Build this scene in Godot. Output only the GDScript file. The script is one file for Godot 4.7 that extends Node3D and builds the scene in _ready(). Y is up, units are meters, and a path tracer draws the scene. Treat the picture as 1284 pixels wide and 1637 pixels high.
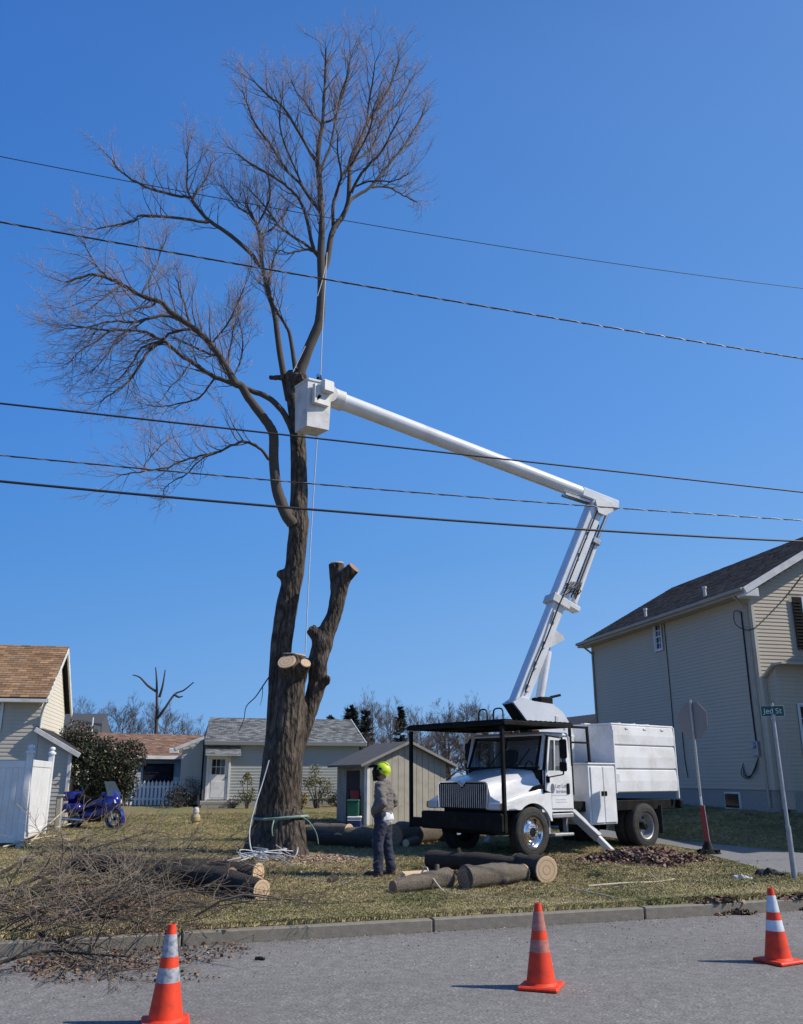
extends Node3D

var used := {}
var M := {}
var cache := {}
var rng := RandomNumberGenerator.new()


func V(x: float, y: float, z: float) -> Vector3:
	return Vector3(x, y, z)


# ---------------------------------------------------------------- the scene
func _ready() -> void:
	var cam := Camera3D.new()
	cam.name = "camera"
	cam.fov = rad_to_deg(2.0 * atan(818.5 / 1386.0))
	cam.near = 0.1
	cam.far = 3000.0
	cam.position = V(0, 1.8, 0)
	cam.rotation.x = atan(424.5 / 1386.0)
	add_child(cam)
	var to_sun := V(.741, .667, .07).normalized()
	var sun := DirectionalLight3D.new()
	sun.name = "sun"
	sun.light_energy = 1.6
	sun.light_color = Color(1.0, .965, .91)
	sun.light_angular_distance = 0.53
	sun.shadow_enabled = true
	add_child(sun)
	sun.look_at_from_position(to_sun * 50.0, Vector3.ZERO, Vector3.UP)
	var env := Environment.new()
	env.background_mode = Environment.BG_SKY
	env.tonemap_mode = Environment.TONE_MAPPER_LINEAR
	env.tonemap_exposure = 1.0
	env.sdfgi_enabled = true
	env.ssao_enabled = true
	env.ssil_enabled = true
	var sky := Sky.new()
	var pano := PanoramaSkyMaterial.new()
	pano.panorama = sky_picture(to_sun)
	sky.sky_material = pano
	env.sky = sky
	var we := WorldEnvironment.new()
	we.name = "world_environment"
	we.environment = env
	add_child(we)
	materials()
	setting()
	right_house()
	grey_house()
	brown_house()
	left_house()
	small_buildings()
	far_vegetation()
	big_tree()
	bucket_truck()
	wires()
	signs()
	cones()
	logs()
	brush()
	ropes()
	motorcycle()
	yard()
	worker()


func sky_picture(to_sun: Vector3) -> ImageTexture:
	# clear air: paler towards the horizon and a little towards the sun's side
	var stops := [[0.0, C(.30, .52, .84)], [4.0, C(.235, .455, .81)], [8.0, C(.19, .41, .79)], [14.0, C(.135, .35, .76)], [22.0, C(.104, .30, .74)], [32.0, C(.086, .258, .66)], [44.0, C(.078, .222, .60)], [55.0, C(.052, .165, .46)], [90.0, C(.03, .10, .32)]]
	var w := 512
	var h := 256
	var im := Image.create(w, h, false, Image.FORMAT_RGBF)
	var flat := V(to_sun.x, 0, to_sun.z).normalized()
	for y in h:
		var el := 90.0 - (y + .5) / h * 180.0
		var c: Color = stops[0][1]
		for i in stops.size() - 1:
			if el >= stops[i][0]:
				c = (stops[i][1] as Color).lerp(stops[i + 1][1], clampf((el - stops[i][0]) / (stops[i + 1][0] - stops[i][0]), 0, 1))
		if el < 0:
			c = C(.2, .2, .17)
		for x in w:
			var az := (x + .5) / w * TAU
			var d := V(sin(az), 0, -cos(az))
			var s := 1.0 + .38 * d.dot(flat)
			im.set_pixel(x, y, Color(c.r * s * s, c.g * s, c.b * (1.0 + .16 * d.dot(flat))))
	return ImageTexture.create_from_image(im)


# ---------------------------------------------------------------- mesh buffer
class MB:
	var v := PackedVector3Array()
	var n := PackedVector3Array()
	var c := PackedColorArray()
	var ix := PackedInt32Array()
	var col := Color(1, 1, 1)

	func tri(a: Vector3, b: Vector3, d: Vector3, o: Vector3) -> void:
		var cr := (b - a).cross(d - a)
		if cr.dot(o) > 0.0:
			var t := b
			b = d
			d = t
			cr = -cr
		var nn := (-cr).normalized()
		var k := v.size()
		v.append(a); v.append(b); v.append(d)
		n.append(nn); n.append(nn); n.append(nn)
		c.append(col); c.append(col); c.append(col)
		ix.append(k); ix.append(k + 1); ix.append(k + 2)

	func quad(a: Vector3, b: Vector3, d: Vector3, e: Vector3, o: Vector3) -> void:
		tri(a, b, d, o)
		tri(a, d, e, o)

	func box(t: Transform3D, s: Vector3, bev := 0.0) -> void:
		var h := s * 0.5
		var bb: float = minf(bev, minf(h.x, minf(h.y, h.z)) * 0.9)
		for i in 3:
			var j := (i + 1) % 3
			var k := (i + 2) % 3
			for si in [-1.0, 1.0]:
				var p := []
				for q in [[-1, -1], [1, -1], [1, 1], [-1, 1]]:
					var w := Vector3()
					w[i] = si * h[i]
					w[j] = q[0] * (h[j] - bb)
					w[k] = q[1] * (h[k] - bb)
					p.append(t * w)
				var o := Vector3()
				o[i] = si
				o = t.basis * o
				quad(p[0], p[1], p[2], p[3], o)
				if bb > 0.0:
					for sj in [-1.0, 1.0]:
						var e := []
						for sk in [-1.0, 1.0]:
							var w1 := Vector3()
							w1[i] = si * h[i]; w1[j] = sj * (h[j] - bb); w1[k] = sk * (h[k] - bb)
							var w2 := Vector3()
							w2[i] = si * (h[i] - bb); w2[j] = sj * h[j]; w2[k] = sk * (h[k] - bb)
							e.append(t * w1); e.append(t * w2)
						var oo := Vector3()
						oo[i] = si; oo[j] = sj
						quad(e[0], e[1], e[3], e[2], t.basis * oo)
		if bb > 0.0:
			for sx in [-1.0, 1.0]:
				for sy in [-1.0, 1.0]:
					for sz in [-1.0, 1.0]:
						var a := Vector3(sx * h.x, sy * (h.y - bb), sz * (h.z - bb))
						var b := Vector3(sx * (h.x - bb), sy * h.y, sz * (h.z - bb))
						var d := Vector3(sx * (h.x - bb), sy * (h.y - bb), sz * h.z)
						tri(t * a, t * b, t * d, t.basis * Vector3(sx, sy, sz))

	func bar(a: Vector3, b: Vector3, w: float, h: float, up := Vector3.UP, bev := 0.0) -> void:
		var z := (b - a).normalized()
		var x := up.cross(z)
		if x.length() < 0.01:
			x = Vector3.RIGHT.cross(z)
		x = x.normalized()
		var y := z.cross(x)
		box(Transform3D(Basis(x, y, z), (a + b) * 0.5), Vector3(w, h, (b - a).length()), bev)

	func tube(p: PackedVector3Array, r: PackedFloat32Array, sides := 8, caps := true, rough := 0.0, nz: FastNoiseLite = null) -> void:
		var m := p.size()
		if m < 2:
			return
		var t := (p[1] - p[0]).normalized()
		var u := t.cross(Vector3(0.31, 0.12, 0.94))
		if u.length() < 0.1:
			u = t.cross(Vector3.RIGHT)
		u = u.normalized()
		var k := v.size()
		for i in m:
			if i > 0:
				if i < m - 1:
					t = (p[i + 1] - p[i - 1]).normalized()
				else:
					t = (p[i] - p[i - 1]).normalized()
				u = (u - t * u.dot(t)).normalized()
			var w := t.cross(u)
			for j in sides:
				var a := TAU * j / sides
				var dir := u * cos(a) + w * sin(a)
				var rr := r[i]
				if nz:
					var q := p[i] + dir * rr
					rr *= 1.0 + rough * nz.get_noise_3d(q.x * 9.0, q.y * 2.2, q.z * 9.0) + rough * 0.8 * nz.get_noise_3d(q.x * 2.0 + 40.0, q.y * 1.6, q.z * 2.0)
				v.append(p[i] + dir * rr)
				n.append(dir)
				c.append(col)
		for i in m - 1:
			for j in sides:
				var a := k + i * sides + j
				var b := k + i * sides + (j + 1) % sides
				ix.append(a); ix.append(a + sides); ix.append(b)
				ix.append(b); ix.append(a + sides); ix.append(b + sides)
		if caps and sides > 2:
			for e in 2:
				var base: int = k + (0 if e == 0 else (m - 1) * sides)
				var o: Vector3 = (p[0] - p[1]) if e == 0 else (p[m - 1] - p[m - 2])
				var ctr: Vector3 = p[0] if e == 0 else p[m - 1]
				for j in sides:
					tri(ctr, v[base + j], v[base + (j + 1) % sides], o)

	func cyl(a: Vector3, b: Vector3, ra: float, rb := -1.0, sides := 14) -> void:
		tube(PackedVector3Array([a, b]), PackedFloat32Array([ra, ra if rb < 0.0 else rb]), sides)

	func lathe(t: Transform3D, prof: Array, segs := 20, smooth := false) -> void:
		# prof: Vector2(radius, y)
		for i in prof.size() - 1:
			var a: Vector2 = prof[i]
			var b: Vector2 = prof[i + 1]
			var d := (b - a)
			var nr := Vector2(d.y, -d.x).normalized()
			var na := nr
			var nb := nr
			if smooth:
				if i > 0:
					var d0: Vector2 = prof[i] - prof[i - 1]
					na = (nr + Vector2(d0.y, -d0.x).normalized()).normalized()
				if i < prof.size() - 2:
					var d1: Vector2 = prof[i + 2] - prof[i + 1]
					nb = (nr + Vector2(d1.y, -d1.x).normalized()).normalized()
			var k := v.size()
			for j in segs + 1:
				var g := TAU * j / segs
				var cs := cos(g)
				var sn := sin(g)
				v.append(t * Vector3(a.x * cs, a.y, a.x * sn)); n.append((t.basis * Vector3(na.x * cs, na.y, na.x * sn)).normalized()); c.append(col)
				v.append(t * Vector3(b.x * cs, b.y, b.x * sn)); n.append((t.basis * Vector3(nb.x * cs, nb.y, nb.x * sn)).normalized()); c.append(col)
			for j in segs:
				var q := k + j * 2
				var fa := (v[q + 1] - v[q]).cross(v[q + 3] - v[q])
				if fa.length() < 1e-9:
					fa = (v[q + 3] - v[q]).cross(v[q + 2] - v[q])
				if fa.dot(n[q] + n[q + 1]) > 0.0:
					ix.append_array([q, q + 3, q + 1, q, q + 2, q + 3])
				else:
					ix.append_array([q, q + 1, q + 3, q, q + 3, q + 2])

	func prism(t: Transform3D, poly: Array, z0: float, z1: float) -> void:
		var pp := PackedVector2Array(poly)
		var tr := Geometry2D.triangulate_polygon(pp)
		for s in [0, 1]:
			var z: float = z0 if s == 0 else z1
			var o: Vector3 = t.basis * Vector3(0, 0, signf((z0 - z1) if s == 0 else (z1 - z0)))
			for i in tr.size() / 3:
				var a := pp[tr[i * 3]]
				var b := pp[tr[i * 3 + 1]]
				var d := pp[tr[i * 3 + 2]]
				tri(t * Vector3(a.x, a.y, z), t * Vector3(b.x, b.y, z), t * Vector3(d.x, d.y, z), o)
		var cw := Geometry2D.is_polygon_clockwise(pp)
		for i in pp.size():
			var a := pp[i]
			var b := pp[(i + 1) % pp.size()]
			var d := b - a
			var o2 := Vector3(d.y, -d.x, 0) * (-1.0 if cw else 1.0)
			quad(t * Vector3(a.x, a.y, z0), t * Vector3(b.x, b.y, z0), t * Vector3(b.x, b.y, z1), t * Vector3(a.x, a.y, z1), t.basis * o2)

	func rows(g: Array, closed := false) -> void:
		# smooth skin over a grid of points, g: Array of PackedVector3Array of equal size; outward = left hand of (row, column)
		var nr := g.size()
		var nc: int = g[0].size()
		var k := v.size()
		for i in nr:
			for j in nc:
				var a: Vector3 = g[mini(i + 1, nr - 1)][j] - g[maxi(i - 1, 0)][j]
				var j0 := maxi(j - 1, 0)
				var j1 := mini(j + 1, nc - 1)
				if closed:
					j0 = (j + nc - 1) % nc
					j1 = (j + 1) % nc
				var b: Vector3 = g[i][j1] - g[i][j0]
				v.append(g[i][j])
				n.append(b.cross(a).normalized())
				c.append(col)
		var mid := Vector3()
		for i in range(k, v.size()):
			mid += v[i]
		mid /= float(nr * nc)
		var sum := 0.0
		var ups := 0.0
		for i in range(k, v.size()):
			sum += (v[i] - mid).normalized().dot(n[i])
			ups += n[i].y
		var flip := sum < 0.0
		if absf(sum) < 0.06 * nr * nc:
			flip = ups < 0.0
		if flip:
			for i in range(k, v.size()):
				n[i] = -n[i]
		for i in nr - 1:
			for j in (nc if closed else nc - 1):
				var a := k + i * nc + j
				var b := k + i * nc + (j + 1) % nc
				var cr := (v[b] - v[a]).cross(v[a + nc] - v[a])
				if cr.length_squared() < 1e-14:
					cr = (v[b + nc] - v[b]).cross(v[a + nc] - v[b])
				if cr.dot(n[a] + n[b + nc]) > 0.0:
					ix.append_array([a, a + nc, b, b, a + nc, b + nc])
				else:
					ix.append_array([a, b, a + nc, b, b + nc, a + nc])

	func mesh() -> ArrayMesh:
		var m := ArrayMesh.new()
		if v.is_empty():
			return m
		var arr := []
		arr.resize(Mesh.ARRAY_MAX)
		arr[Mesh.ARRAY_VERTEX] = v
		arr[Mesh.ARRAY_NORMAL] = n
		arr[Mesh.ARRAY_COLOR] = c
		arr[Mesh.ARRAY_INDEX] = ix
		m.add_surface_from_arrays(Mesh.PRIMITIVE_TRIANGLES, arr)
		return m


func sdf_mesh(chains: Array, cell: float, k: float, nz: FastNoiseLite = null, amp := 0.0, nscale := Vector3.ONE) -> MB:
	# chains: [[ [Vector3, r], ... ], flat_end]; smooth union of tapered capsules, meshed as surface nets
	var lo := Vector3(1e9, 1e9, 1e9)
	var hi := -lo
	for ch in chains:
		for q in ch[0]:
			lo = lo.min(q[0] - Vector3.ONE * (q[1] + 3.0 * cell + k))
			hi = hi.max(q[0] + Vector3.ONE * (q[1] + 3.0 * cell + k))
	var nx := int((hi.x - lo.x) / cell) + 2
	var ny := int((hi.y - lo.y) / cell) + 2
	var nzz := int((hi.z - lo.z) / cell) + 2
	var f := PackedFloat32Array()
	f.resize(nx * ny * nzz)
	f.fill(9.0)
	var tmp := PackedFloat32Array()
	tmp.resize(nx * ny * nzz)
	for ch in chains:
		var pts: Array = ch[0]
		tmp.fill(9.0)
		var cl := Vector3(1e9, 1e9, 1e9)
		var chh := -cl
		for s in pts.size() - 1:
			var a: Vector3 = pts[s][0]
			var b: Vector3 = pts[s + 1][0]
			var ra: float = pts[s][1]
			var rb: float = pts[s + 1][1]
			var flat: bool = ch[1] and s == pts.size() - 2
			var mg: float = maxf(ra, rb) + 2.5 * cell + k
			var l := ((a.min(b) - Vector3.ONE * mg - lo) / cell).floor()
			var h := ((a.max(b) + Vector3.ONE * mg - lo) / cell).ceil()
			cl = cl.min(l)
			chh = chh.max(h)
			var ab := b - a
			var il := 1.0 / maxf(ab.length_squared(), 1e-8)
			var len := ab.length()
			for z in range(maxi(int(l.z), 0), mini(int(h.z), nzz - 1) + 1):
				for y in range(maxi(int(l.y), 0), mini(int(h.y), ny - 1) + 1):
					var row := (z * ny + y) * nx
					for x in range(maxi(int(l.x), 0), mini(int(h.x), nx - 1) + 1):
						var p := lo + Vector3(x, y, z) * cell
						var t := (p - a).dot(ab) * il
						var tc := clampf(t, 0.0, 1.0)
						var d: float
						if flat and t > 0.0:
							d = maxf(p.distance_to(a + ab * t) - lerpf(ra, rb, tc), (t - 1.0) * len)
						else:
							d = p.distance_to(a + ab * tc) - lerpf(ra, rb, tc)
						if d < tmp[row + x]:
							tmp[row + x] = d
		for z in range(maxi(int(cl.z), 0), mini(int(chh.z), nzz - 1) + 1):
			for y in range(maxi(int(cl.y), 0), mini(int(chh.y), ny - 1) + 1):
				var row := (z * ny + y) * nx
				for x in range(maxi(int(cl.x), 0), mini(int(chh.x), nx - 1) + 1):
					var d := tmp[row + x]
					if d > 8.0:
						continue
					var o := f[row + x]
					if o > 8.0:
						f[row + x] = d
					else:
						var hh: float = maxf(k - absf(o - d), 0.0) / k
						f[row + x] = minf(o, d) - hh * hh * k * 0.25
	if nz:
		for z in nzz:
			for y in ny:
				for x in nx:
					var i := (z * ny + y) * nx + x
					if absf(f[i]) < 3.0 * cell + amp:
						var p := (lo + Vector3(x, y, z) * cell) * nscale
						f[i] += amp * nz.get_noise_3d(p.x, p.y, p.z)
	var mb := MB.new()
	var at := PackedInt32Array()
	at.resize(nx * ny * nzz)
	at.fill(-1)
	var lim := 2.5 * cell
	var off := [0, 1, nx, nx + 1, nx * ny, nx * ny + 1, nx * ny + nx, nx * ny + nx + 1]
	for z in nzz - 1:
		for y in ny - 1:
			for x in nx - 1:
				var i := (z * ny + y) * nx + x
				if absf(f[i]) > lim:
					continue
				var inside := 0
				for o in 8:
					if f[i + off[o]] < 0.0:
						inside += 1
				if inside == 0 or inside == 8:
					continue
				var sum := Vector3()
				var cnt := 0
				for e in 12:
					var ax := e / 4
					var r := e % 4
					var c0 := 0
					if ax == 0:
						c0 = (r & 1) * 2 + (r >> 1) * 4
					elif ax == 1:
						c0 = (r & 1) + (r >> 1) * 4
					else:
						c0 = (r & 1) + (r >> 1) * 2
					var c1 := c0 + (1 << ax)
					var fa: float = f[i + off[c0]]
					var fb: float = f[i + off[c1]]
					if (fa < 0.0) != (fb < 0.0):
						var t := fa / (fa - fb)
						var q := Vector3(c0 & 1, (c0 >> 1) & 1, c0 >> 2)
						q[ax] += t
						sum += q
						cnt += 1
				var p := lo + (Vector3(x, y, z) + sum / cnt) * cell
				var g := Vector3(f[i + 1] + f[i + nx + 1] + f[i + off[5]] + f[i + off[7]] - f[i] - f[i + nx] - f[i + off[4]] - f[i + off[6]],
					f[i + nx] + f[i + nx + 1] + f[i + off[6]] + f[i + off[7]] - f[i] - f[i + 1] - f[i + off[4]] - f[i + off[5]],
					f[i + off[4]] + f[i + off[5]] + f[i + off[6]] + f[i + off[7]] - f[i] - f[i + 1] - f[i + nx] - f[i + nx + 1])
				at[i] = mb.v.size()
				mb.v.append(p)
				mb.n.append(g.normalized())
				mb.c.append(Color(1, 1, 1))
	var st := [1, nx, nx * ny]
	for z in range(1, nzz - 1):
		for y in range(1, ny - 1):
			for x in range(1, nx - 1):
				var i := (z * ny + y) * nx + x
				if absf(f[i]) > lim:
					continue
				for ax in 3:
					var fa := f[i]
					var fb: float = f[i + st[ax]]
					if (fa < 0.0) == (fb < 0.0):
						continue
					var b1: int = st[(ax + 1) % 3]
					var b2: int = st[(ax + 2) % 3]
					var q := [at[i], at[i - b1], at[i - b1 - b2], at[i - b2]]
					if q.min() < 0:
						continue
					var cr := (mb.v[q[1]] - mb.v[q[0]]).cross(mb.v[q[2]] - mb.v[q[0]])
					if cr.dot(mb.n[q[0]] + mb.n[q[2]]) > 0.0:
						mb.ix.append_array([q[0], q[2], q[1], q[0], q[3], q[2]])
					else:
						mb.ix.append_array([q[0], q[1], q[2], q[0], q[2], q[3]])
	return mb


# ---------------------------------------------------------------- nodes
func numbered(called: String) -> String:
	var k: int = used.get(called, 0)
	used[called] = k + 1
	return called if k == 0 else "%s_%03d" % [called, k]


func thing(called: String, label: String, category: String, at := Vector3.ZERO, turn := 0.0, group := "") -> Node3D:
	var o := Node3D.new()
	o.name = numbered(called)
	add_child(o)
	o.position = at
	o.rotation.y = turn
	tag(o, label, category, group)
	return o


func tag(o: Node, label: String, category := "", group := "", kind := "") -> Node:
	if label:
		o.set_meta("label", label)
	if category:
		o.set_meta("category", category)
	if group:
		o.set_meta("group", group)
	if kind:
		o.set_meta("kind", kind)
	return o


func part(par: Node, called: String, mb, m: Material, label := "") -> MeshInstance3D:
	var o := MeshInstance3D.new()
	o.name = numbered(called) if par == self else called
	o.mesh = mb.mesh() if mb is MB else mb
	o.material_override = m
	par.add_child(o, true)
	if label:
		o.set_meta("label", label)
	return o


func dup(o: Node3D, label: String, at: Vector3, turn := 0.0, sc := Vector3.ONE) -> Node3D:
	var r: Node3D = o.duplicate()
	var base: String = o.name
	var rx := RegEx.create_from_string("_\\d+$")
	r.name = numbered(rx.sub(base, ""))
	add_child(r)
	r.position = at
	r.rotation = Vector3(0, turn, 0)
	r.scale = sc
	r.set_meta("label", label)
	return r


func scatter(par: Node, called: String, mesh: Mesh, m: Material, list: Array, cols: Array, label := "", category := "") -> MultiMeshInstance3D:
	var mm := MultiMesh.new()
	mm.transform_format = MultiMesh.TRANSFORM_3D
	mm.use_colors = true
	mm.mesh = mesh
	mm.instance_count = list.size()
	for i in list.size():
		mm.set_instance_transform(i, list[i])
		mm.set_instance_color(i, cols[i])
	var o := MultiMeshInstance3D.new()
	o.name = numbered(called) if par == self else called
	o.multimesh = mm
	o.material_override = m
	par.add_child(o, true)
	tag(o, label, category, "", "stuff")
	return o


func tf(at: Vector3, rx := 0.0, ry := 0.0, rz := 0.0) -> Transform3D:
	return Transform3D(Basis.from_euler(Vector3(rx, ry, rz)), at)


func curve(p: Array, per := 4) -> PackedVector3Array:
	var o := PackedVector3Array()
	for i in p.size() - 1:
		var a: Vector3 = p[maxi(i - 1, 0)]
		var b: Vector3 = p[i]
		var d: Vector3 = p[i + 1]
		var e: Vector3 = p[mini(i + 2, p.size() - 1)]
		for k in per:
			o.append(b.cubic_interpolate(d, a, e, float(k) / per))
	o.append(p[p.size() - 1])
	return o


func taper(n: int, a: float, b: float) -> PackedFloat32Array:
	var o := PackedFloat32Array()
	for i in n:
		o.append(lerpf(a, b, float(i) / maxi(n - 1, 1)))
	return o


# ---------------------------------------------------------------- materials
func ridged(size: int, fr: float, sd: int, oct := 4) -> PackedByteArray:
	var q := noise(fr, sd, oct)
	q.fractal_type = FastNoiseLite.FRACTAL_RIDGED
	var im := q.get_seamless_image(size, size)
	im.convert(Image.FORMAT_L8)
	return im.get_data()


func noise(fr: float, sd: int, oct := 4, kind := FastNoiseLite.TYPE_SIMPLEX_SMOOTH) -> FastNoiseLite:
	var q := FastNoiseLite.new()
	q.noise_type = kind
	q.frequency = fr
	q.seed = sd
	q.fractal_octaves = oct
	if oct < 2:
		q.fractal_type = FastNoiseLite.FRACTAL_NONE
	return q


func nimg(size: int, fr: float, sd: int, oct := 4, kind := FastNoiseLite.TYPE_SIMPLEX_SMOOTH) -> PackedByteArray:
	var im := noise(fr, sd, oct, kind).get_seamless_image(size, size)
	im.convert(Image.FORMAT_L8)
	return im.get_data()


func ramp_tex(size: int, layers: Array, cols: Array) -> ImageTexture:
	var lut := PackedByteArray()
	for i in 256:
		var x := i / 255.0 * (cols.size() - 1)
		var k := mini(int(x), cols.size() - 2)
		var q: Color = (cols[k] as Color).lerp(cols[k + 1], x - k).linear_to_srgb()
		lut.append(int(clampf(q.r, 0, 1) * 255)); lut.append(int(clampf(q.g, 0, 1) * 255)); lut.append(int(clampf(q.b, 0, 1) * 255))
	var out := PackedByteArray()
	out.resize(size * size * 3)
	var a: PackedByteArray = layers[0][0]
	var b: PackedByteArray = layers[1][0] if layers.size() > 1 else a
	var wa: float = layers[0][1]
	var wb: float = layers[1][1] if layers.size() > 1 else 0.0
	for i in size * size:
		var k := clampi(int(a[i] * wa + b[i] * wb), 0, 255) * 3
		out[i * 3] = lut[k]
		out[i * 3 + 1] = lut[k + 1]
		out[i * 3 + 2] = lut[k + 2]
	return ImageTexture.create_from_image(Image.create_from_data(size, size, false, Image.FORMAT_RGB8, out))


func invert(d: PackedByteArray) -> PackedByteArray:
	var o := d.duplicate()
	for i in o.size():
		o[i] = 255 - o[i]
	return o


func htex(size: int, d: PackedByteArray) -> ImageTexture:
	return ImageTexture.create_from_image(Image.create_from_data(size, size, false, Image.FORMAT_L8, d))


func mat(col: Color, rough := 0.8, o := {}) -> StandardMaterial3D:
	var m := StandardMaterial3D.new()
	m.albedo_color = col.linear_to_srgb()
	m.roughness = rough
	m.vertex_color_use_as_albedo = o.get("vc", false)
	m.metallic = o.get("metal", 0.0)
	m.metallic_specular = o.get("spec", 0.5)
	if o.has("tex"):
		m.albedo_texture = o.tex
		m.albedo_color = Color(1, 1, 1)
	if o.has("bump"):
		m.heightmap_enabled = true
		m.heightmap_texture = o.bump
		m.heightmap_scale = o.get("bumps", 1.0)
	if o.has("tex") or o.has("bump"):
		m.uv1_triplanar = true
		m.uv1_world_triplanar = o.get("world", false)
		var s = o.get("size", 1.0)
		m.uv1_scale = Vector3.ONE / s if s is float else Vector3(1.0 / s.x, 1.0 / s.y, 1.0 / s.z)
	if o.has("coat"):
		m.clearcoat_enabled = true
		m.clearcoat = o.coat
		m.clearcoat_roughness = 0.05
	if o.has("back"):
		m.backlight_enabled = true
		m.backlight = (o.back as Color).linear_to_srgb()
	return m


func C(r: float, g: float, b: float) -> Color:
	return Color(r, g, b)


func dirty(a: Color, b: Color, rough: float, size: float, sd: int, o := {}) -> StandardMaterial3D:
	# a paint or surface with soft uneven tone: mostly a, towards b in stains
	var key := "n%d" % (sd % 4)
	if not cache.has(key):
		cache[key] = [nimg(256, 0.012, sd % 4 + 3, 5), nimg(256, 0.09, sd % 4 + 30, 3)]
	o.tex = ramp_tex(256, [[cache[key][0], 0.75], [cache[key][1], 0.25]], [a, a, a.lerp(b, 0.22), a.lerp(b, 0.65), b])
	o.size = size
	return mat(a, rough, o)


func materials() -> void:
	var fine := nimg(512, 0.15, 11, 3)
	var mid := nimg(512, 0.03, 12, 4)
	var big := nimg(512, 0.008, 13, 4)
	M.asphalt = mat(C(1, 1, 1), 0.93, {"tex": ramp_tex(512, [[fine, 0.72], [mid, 0.28]], [C(.08, .075, .07), C(.09, .085, .078), C(.155, .146, .135), C(.192, .181, .168), C(.235, .222, .205), C(.42, .4, .375), C(.55, .53, .5)]), "size": 2.6, "world": true, "vc": true, "bump": htex(512, fine), "bumps": 0.25})
	M.asphalt_old = mat(C(1, 1, 1), 0.93, {"tex": ramp_tex(512, [[fine, 0.55], [mid, 0.45]], [C(.10, .10, .10), C(.17, .17, .17), C(.21, .205, .2), C(.27, .265, .26)]), "size": 3.0, "world": true, "bump": htex(512, mid), "bumps": 0.6})
	M.concrete = mat(C(1, 1, 1), 0.9, {"tex": ramp_tex(512, [[fine, 0.4], [mid, 0.6]], [C(.12, .105, .083), C(.19, .168, .132), C(.24, .213, .172), C(.34, .305, .255)]), "size": 1.7, "world": true, "bump": htex(512, fine), "bumps": 0.2})
	M.concrete_top = mat(C(1, 1, 1), 0.9, {"tex": ramp_tex(512, [[fine, 0.4], [mid, 0.6]], [C(.2, .19, .16), C(.3, .28, .24), C(.36, .34, .3), C(.45, .43, .39)]), "size": 1.3})
	M.lawn = mat(C(1, 1, 1), 0.97, {"tex": ramp_tex(512, [[fine, 0.5], [mid, 0.5]], [C(.10, .076, .038), C(.2, .16, .076), C(.29, .238, .118), C(.39, .33, .185)]), "size": 1.9, "world": true, "vc": true, "bump": htex(512, fine), "bumps": 2.0})
	M.grass = mat(C(1, 1, 1), 0.85, {"vc": true, "back": C(.06, .055, .02)})
	M.litter = mat(C(1, 1, 1), 0.85, {"vc": true})
	var bark := nimg(512, 0.05, 21, 5)
	var fiss := ridged(512, 0.016, 24, 3)
	var bark2 := nimg(512, 0.015, 22, 4, FastNoiseLite.TYPE_CELLULAR)
	M.bark = mat(C(1, 1, 1), 0.95, {"tex": ramp_tex(512, [[fiss, 0.72], [bark, 0.28]], [C(.27, .22, .168), C(.20, .16, .12), C(.115, .09, .067), C(.055, .041, .03), C(.016, .012, .009), C(.007, .005, .004)]), "size": V(1.5, 5.2, 1.5), "bump": htex(512, invert(fiss)), "bumps": 7.0})
	M.log_bark = mat(C(1, 1, 1), 0.95, {"tex": ramp_tex(512, [[bark, 0.8], [bark2, 0.3]], [C(.04, .032, .024), C(.11, .09, .066), C(.22, .185, .14), C(.34, .295, .23)]), "size": V(.9, .35, .35), "bump": htex(512, bark), "bumps": 3.0})
	M.log_dark = mat(C(1, 1, 1), 0.95, {"tex": ramp_tex(512, [[bark, 0.8], [bark2, 0.3]], [C(.015, .012, .01), C(.035, .028, .022), C(.065, .052, .042), C(.11, .09, .072)]), "size": V(.9, .35, .35), "bump": htex(512, bark), "bumps": 3.0})
	M.limb = mat(C(1, 1, 1), 0.95, {"tex": ramp_tex(512, [[bark, 0.8], [bark2, 0.3]], [C(.024, .019, .016), C(.055, .045, .037), C(.098, .082, .068), C(.15, .13, .108)]), "size": V(.25, .8, .25)})
	M.twig = mat(C(1, 1, 1), 0.85, {"vc": true})
	M.cut = mat(C(1, 1, 1), 0.85, {"tex": ramp_tex(512, [[mid, 0.6], [fine, 0.4]], [C(.36, .22, .12), C(.56, .39, .235), C(.66, .49, .31), C(.78, .64, .46)]), "size": 0.35})
	M.cut_ring = mat(C(.42, .285, .17), .9)
	M.cut_red = mat(C(1, 1, 1), 0.85, {"tex": ramp_tex(512, [[mid, 0.6], [fine, 0.4]], [C(.12, .065, .04), C(.24, .13, .085), C(.36, .21, .14), C(.5, .33, .23)]), "size": 0.35})
	M.needle = mat(C(1, 1, 1), 0.9, {"vc": true})
	M.leaf = mat(C(1, 1, 1), 0.45, {"vc": true, "back": C(.05, .06, .02)})
	M.white = dirty(C(.78, .79, .8), C(.58, .57, .54), 0.32, 2.6, 1, {"coat": 0.5})
	M.white_flat = dirty(C(.72, .72, .7), C(.45, .43, .39), 0.55, 1.6, 2)
	M.vinyl = dirty(C(.76, .77, .79), C(.6, .59, .55), 0.45, 1.8, 3)
	M.trim = dirty(C(.7, .69, .66), C(.5, .48, .44), 0.6, 1.5, 1)
	M.black = dirty(C(.008, .008, .009), C(.022, .02, .018), 0.6, 1.0, 2, {"spec": .25})
	M.black_gloss = mat(C(.01, .01, .012), 0.2)
	M.rubber = dirty(C(.022, .022, .022), C(.055, .05, .045), 0.85, 0.5, 1)
	M.dark = mat(C(.02, .02, .022), 0.9)
	M.steel = dirty(C(.5, .5, .5), C(.3, .29, .28), 0.38, 0.6, 0, {"metal": 0.8})
	M.chrome = mat(C(.75, .75, .76), 0.14, {"metal": 1.0})
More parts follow.
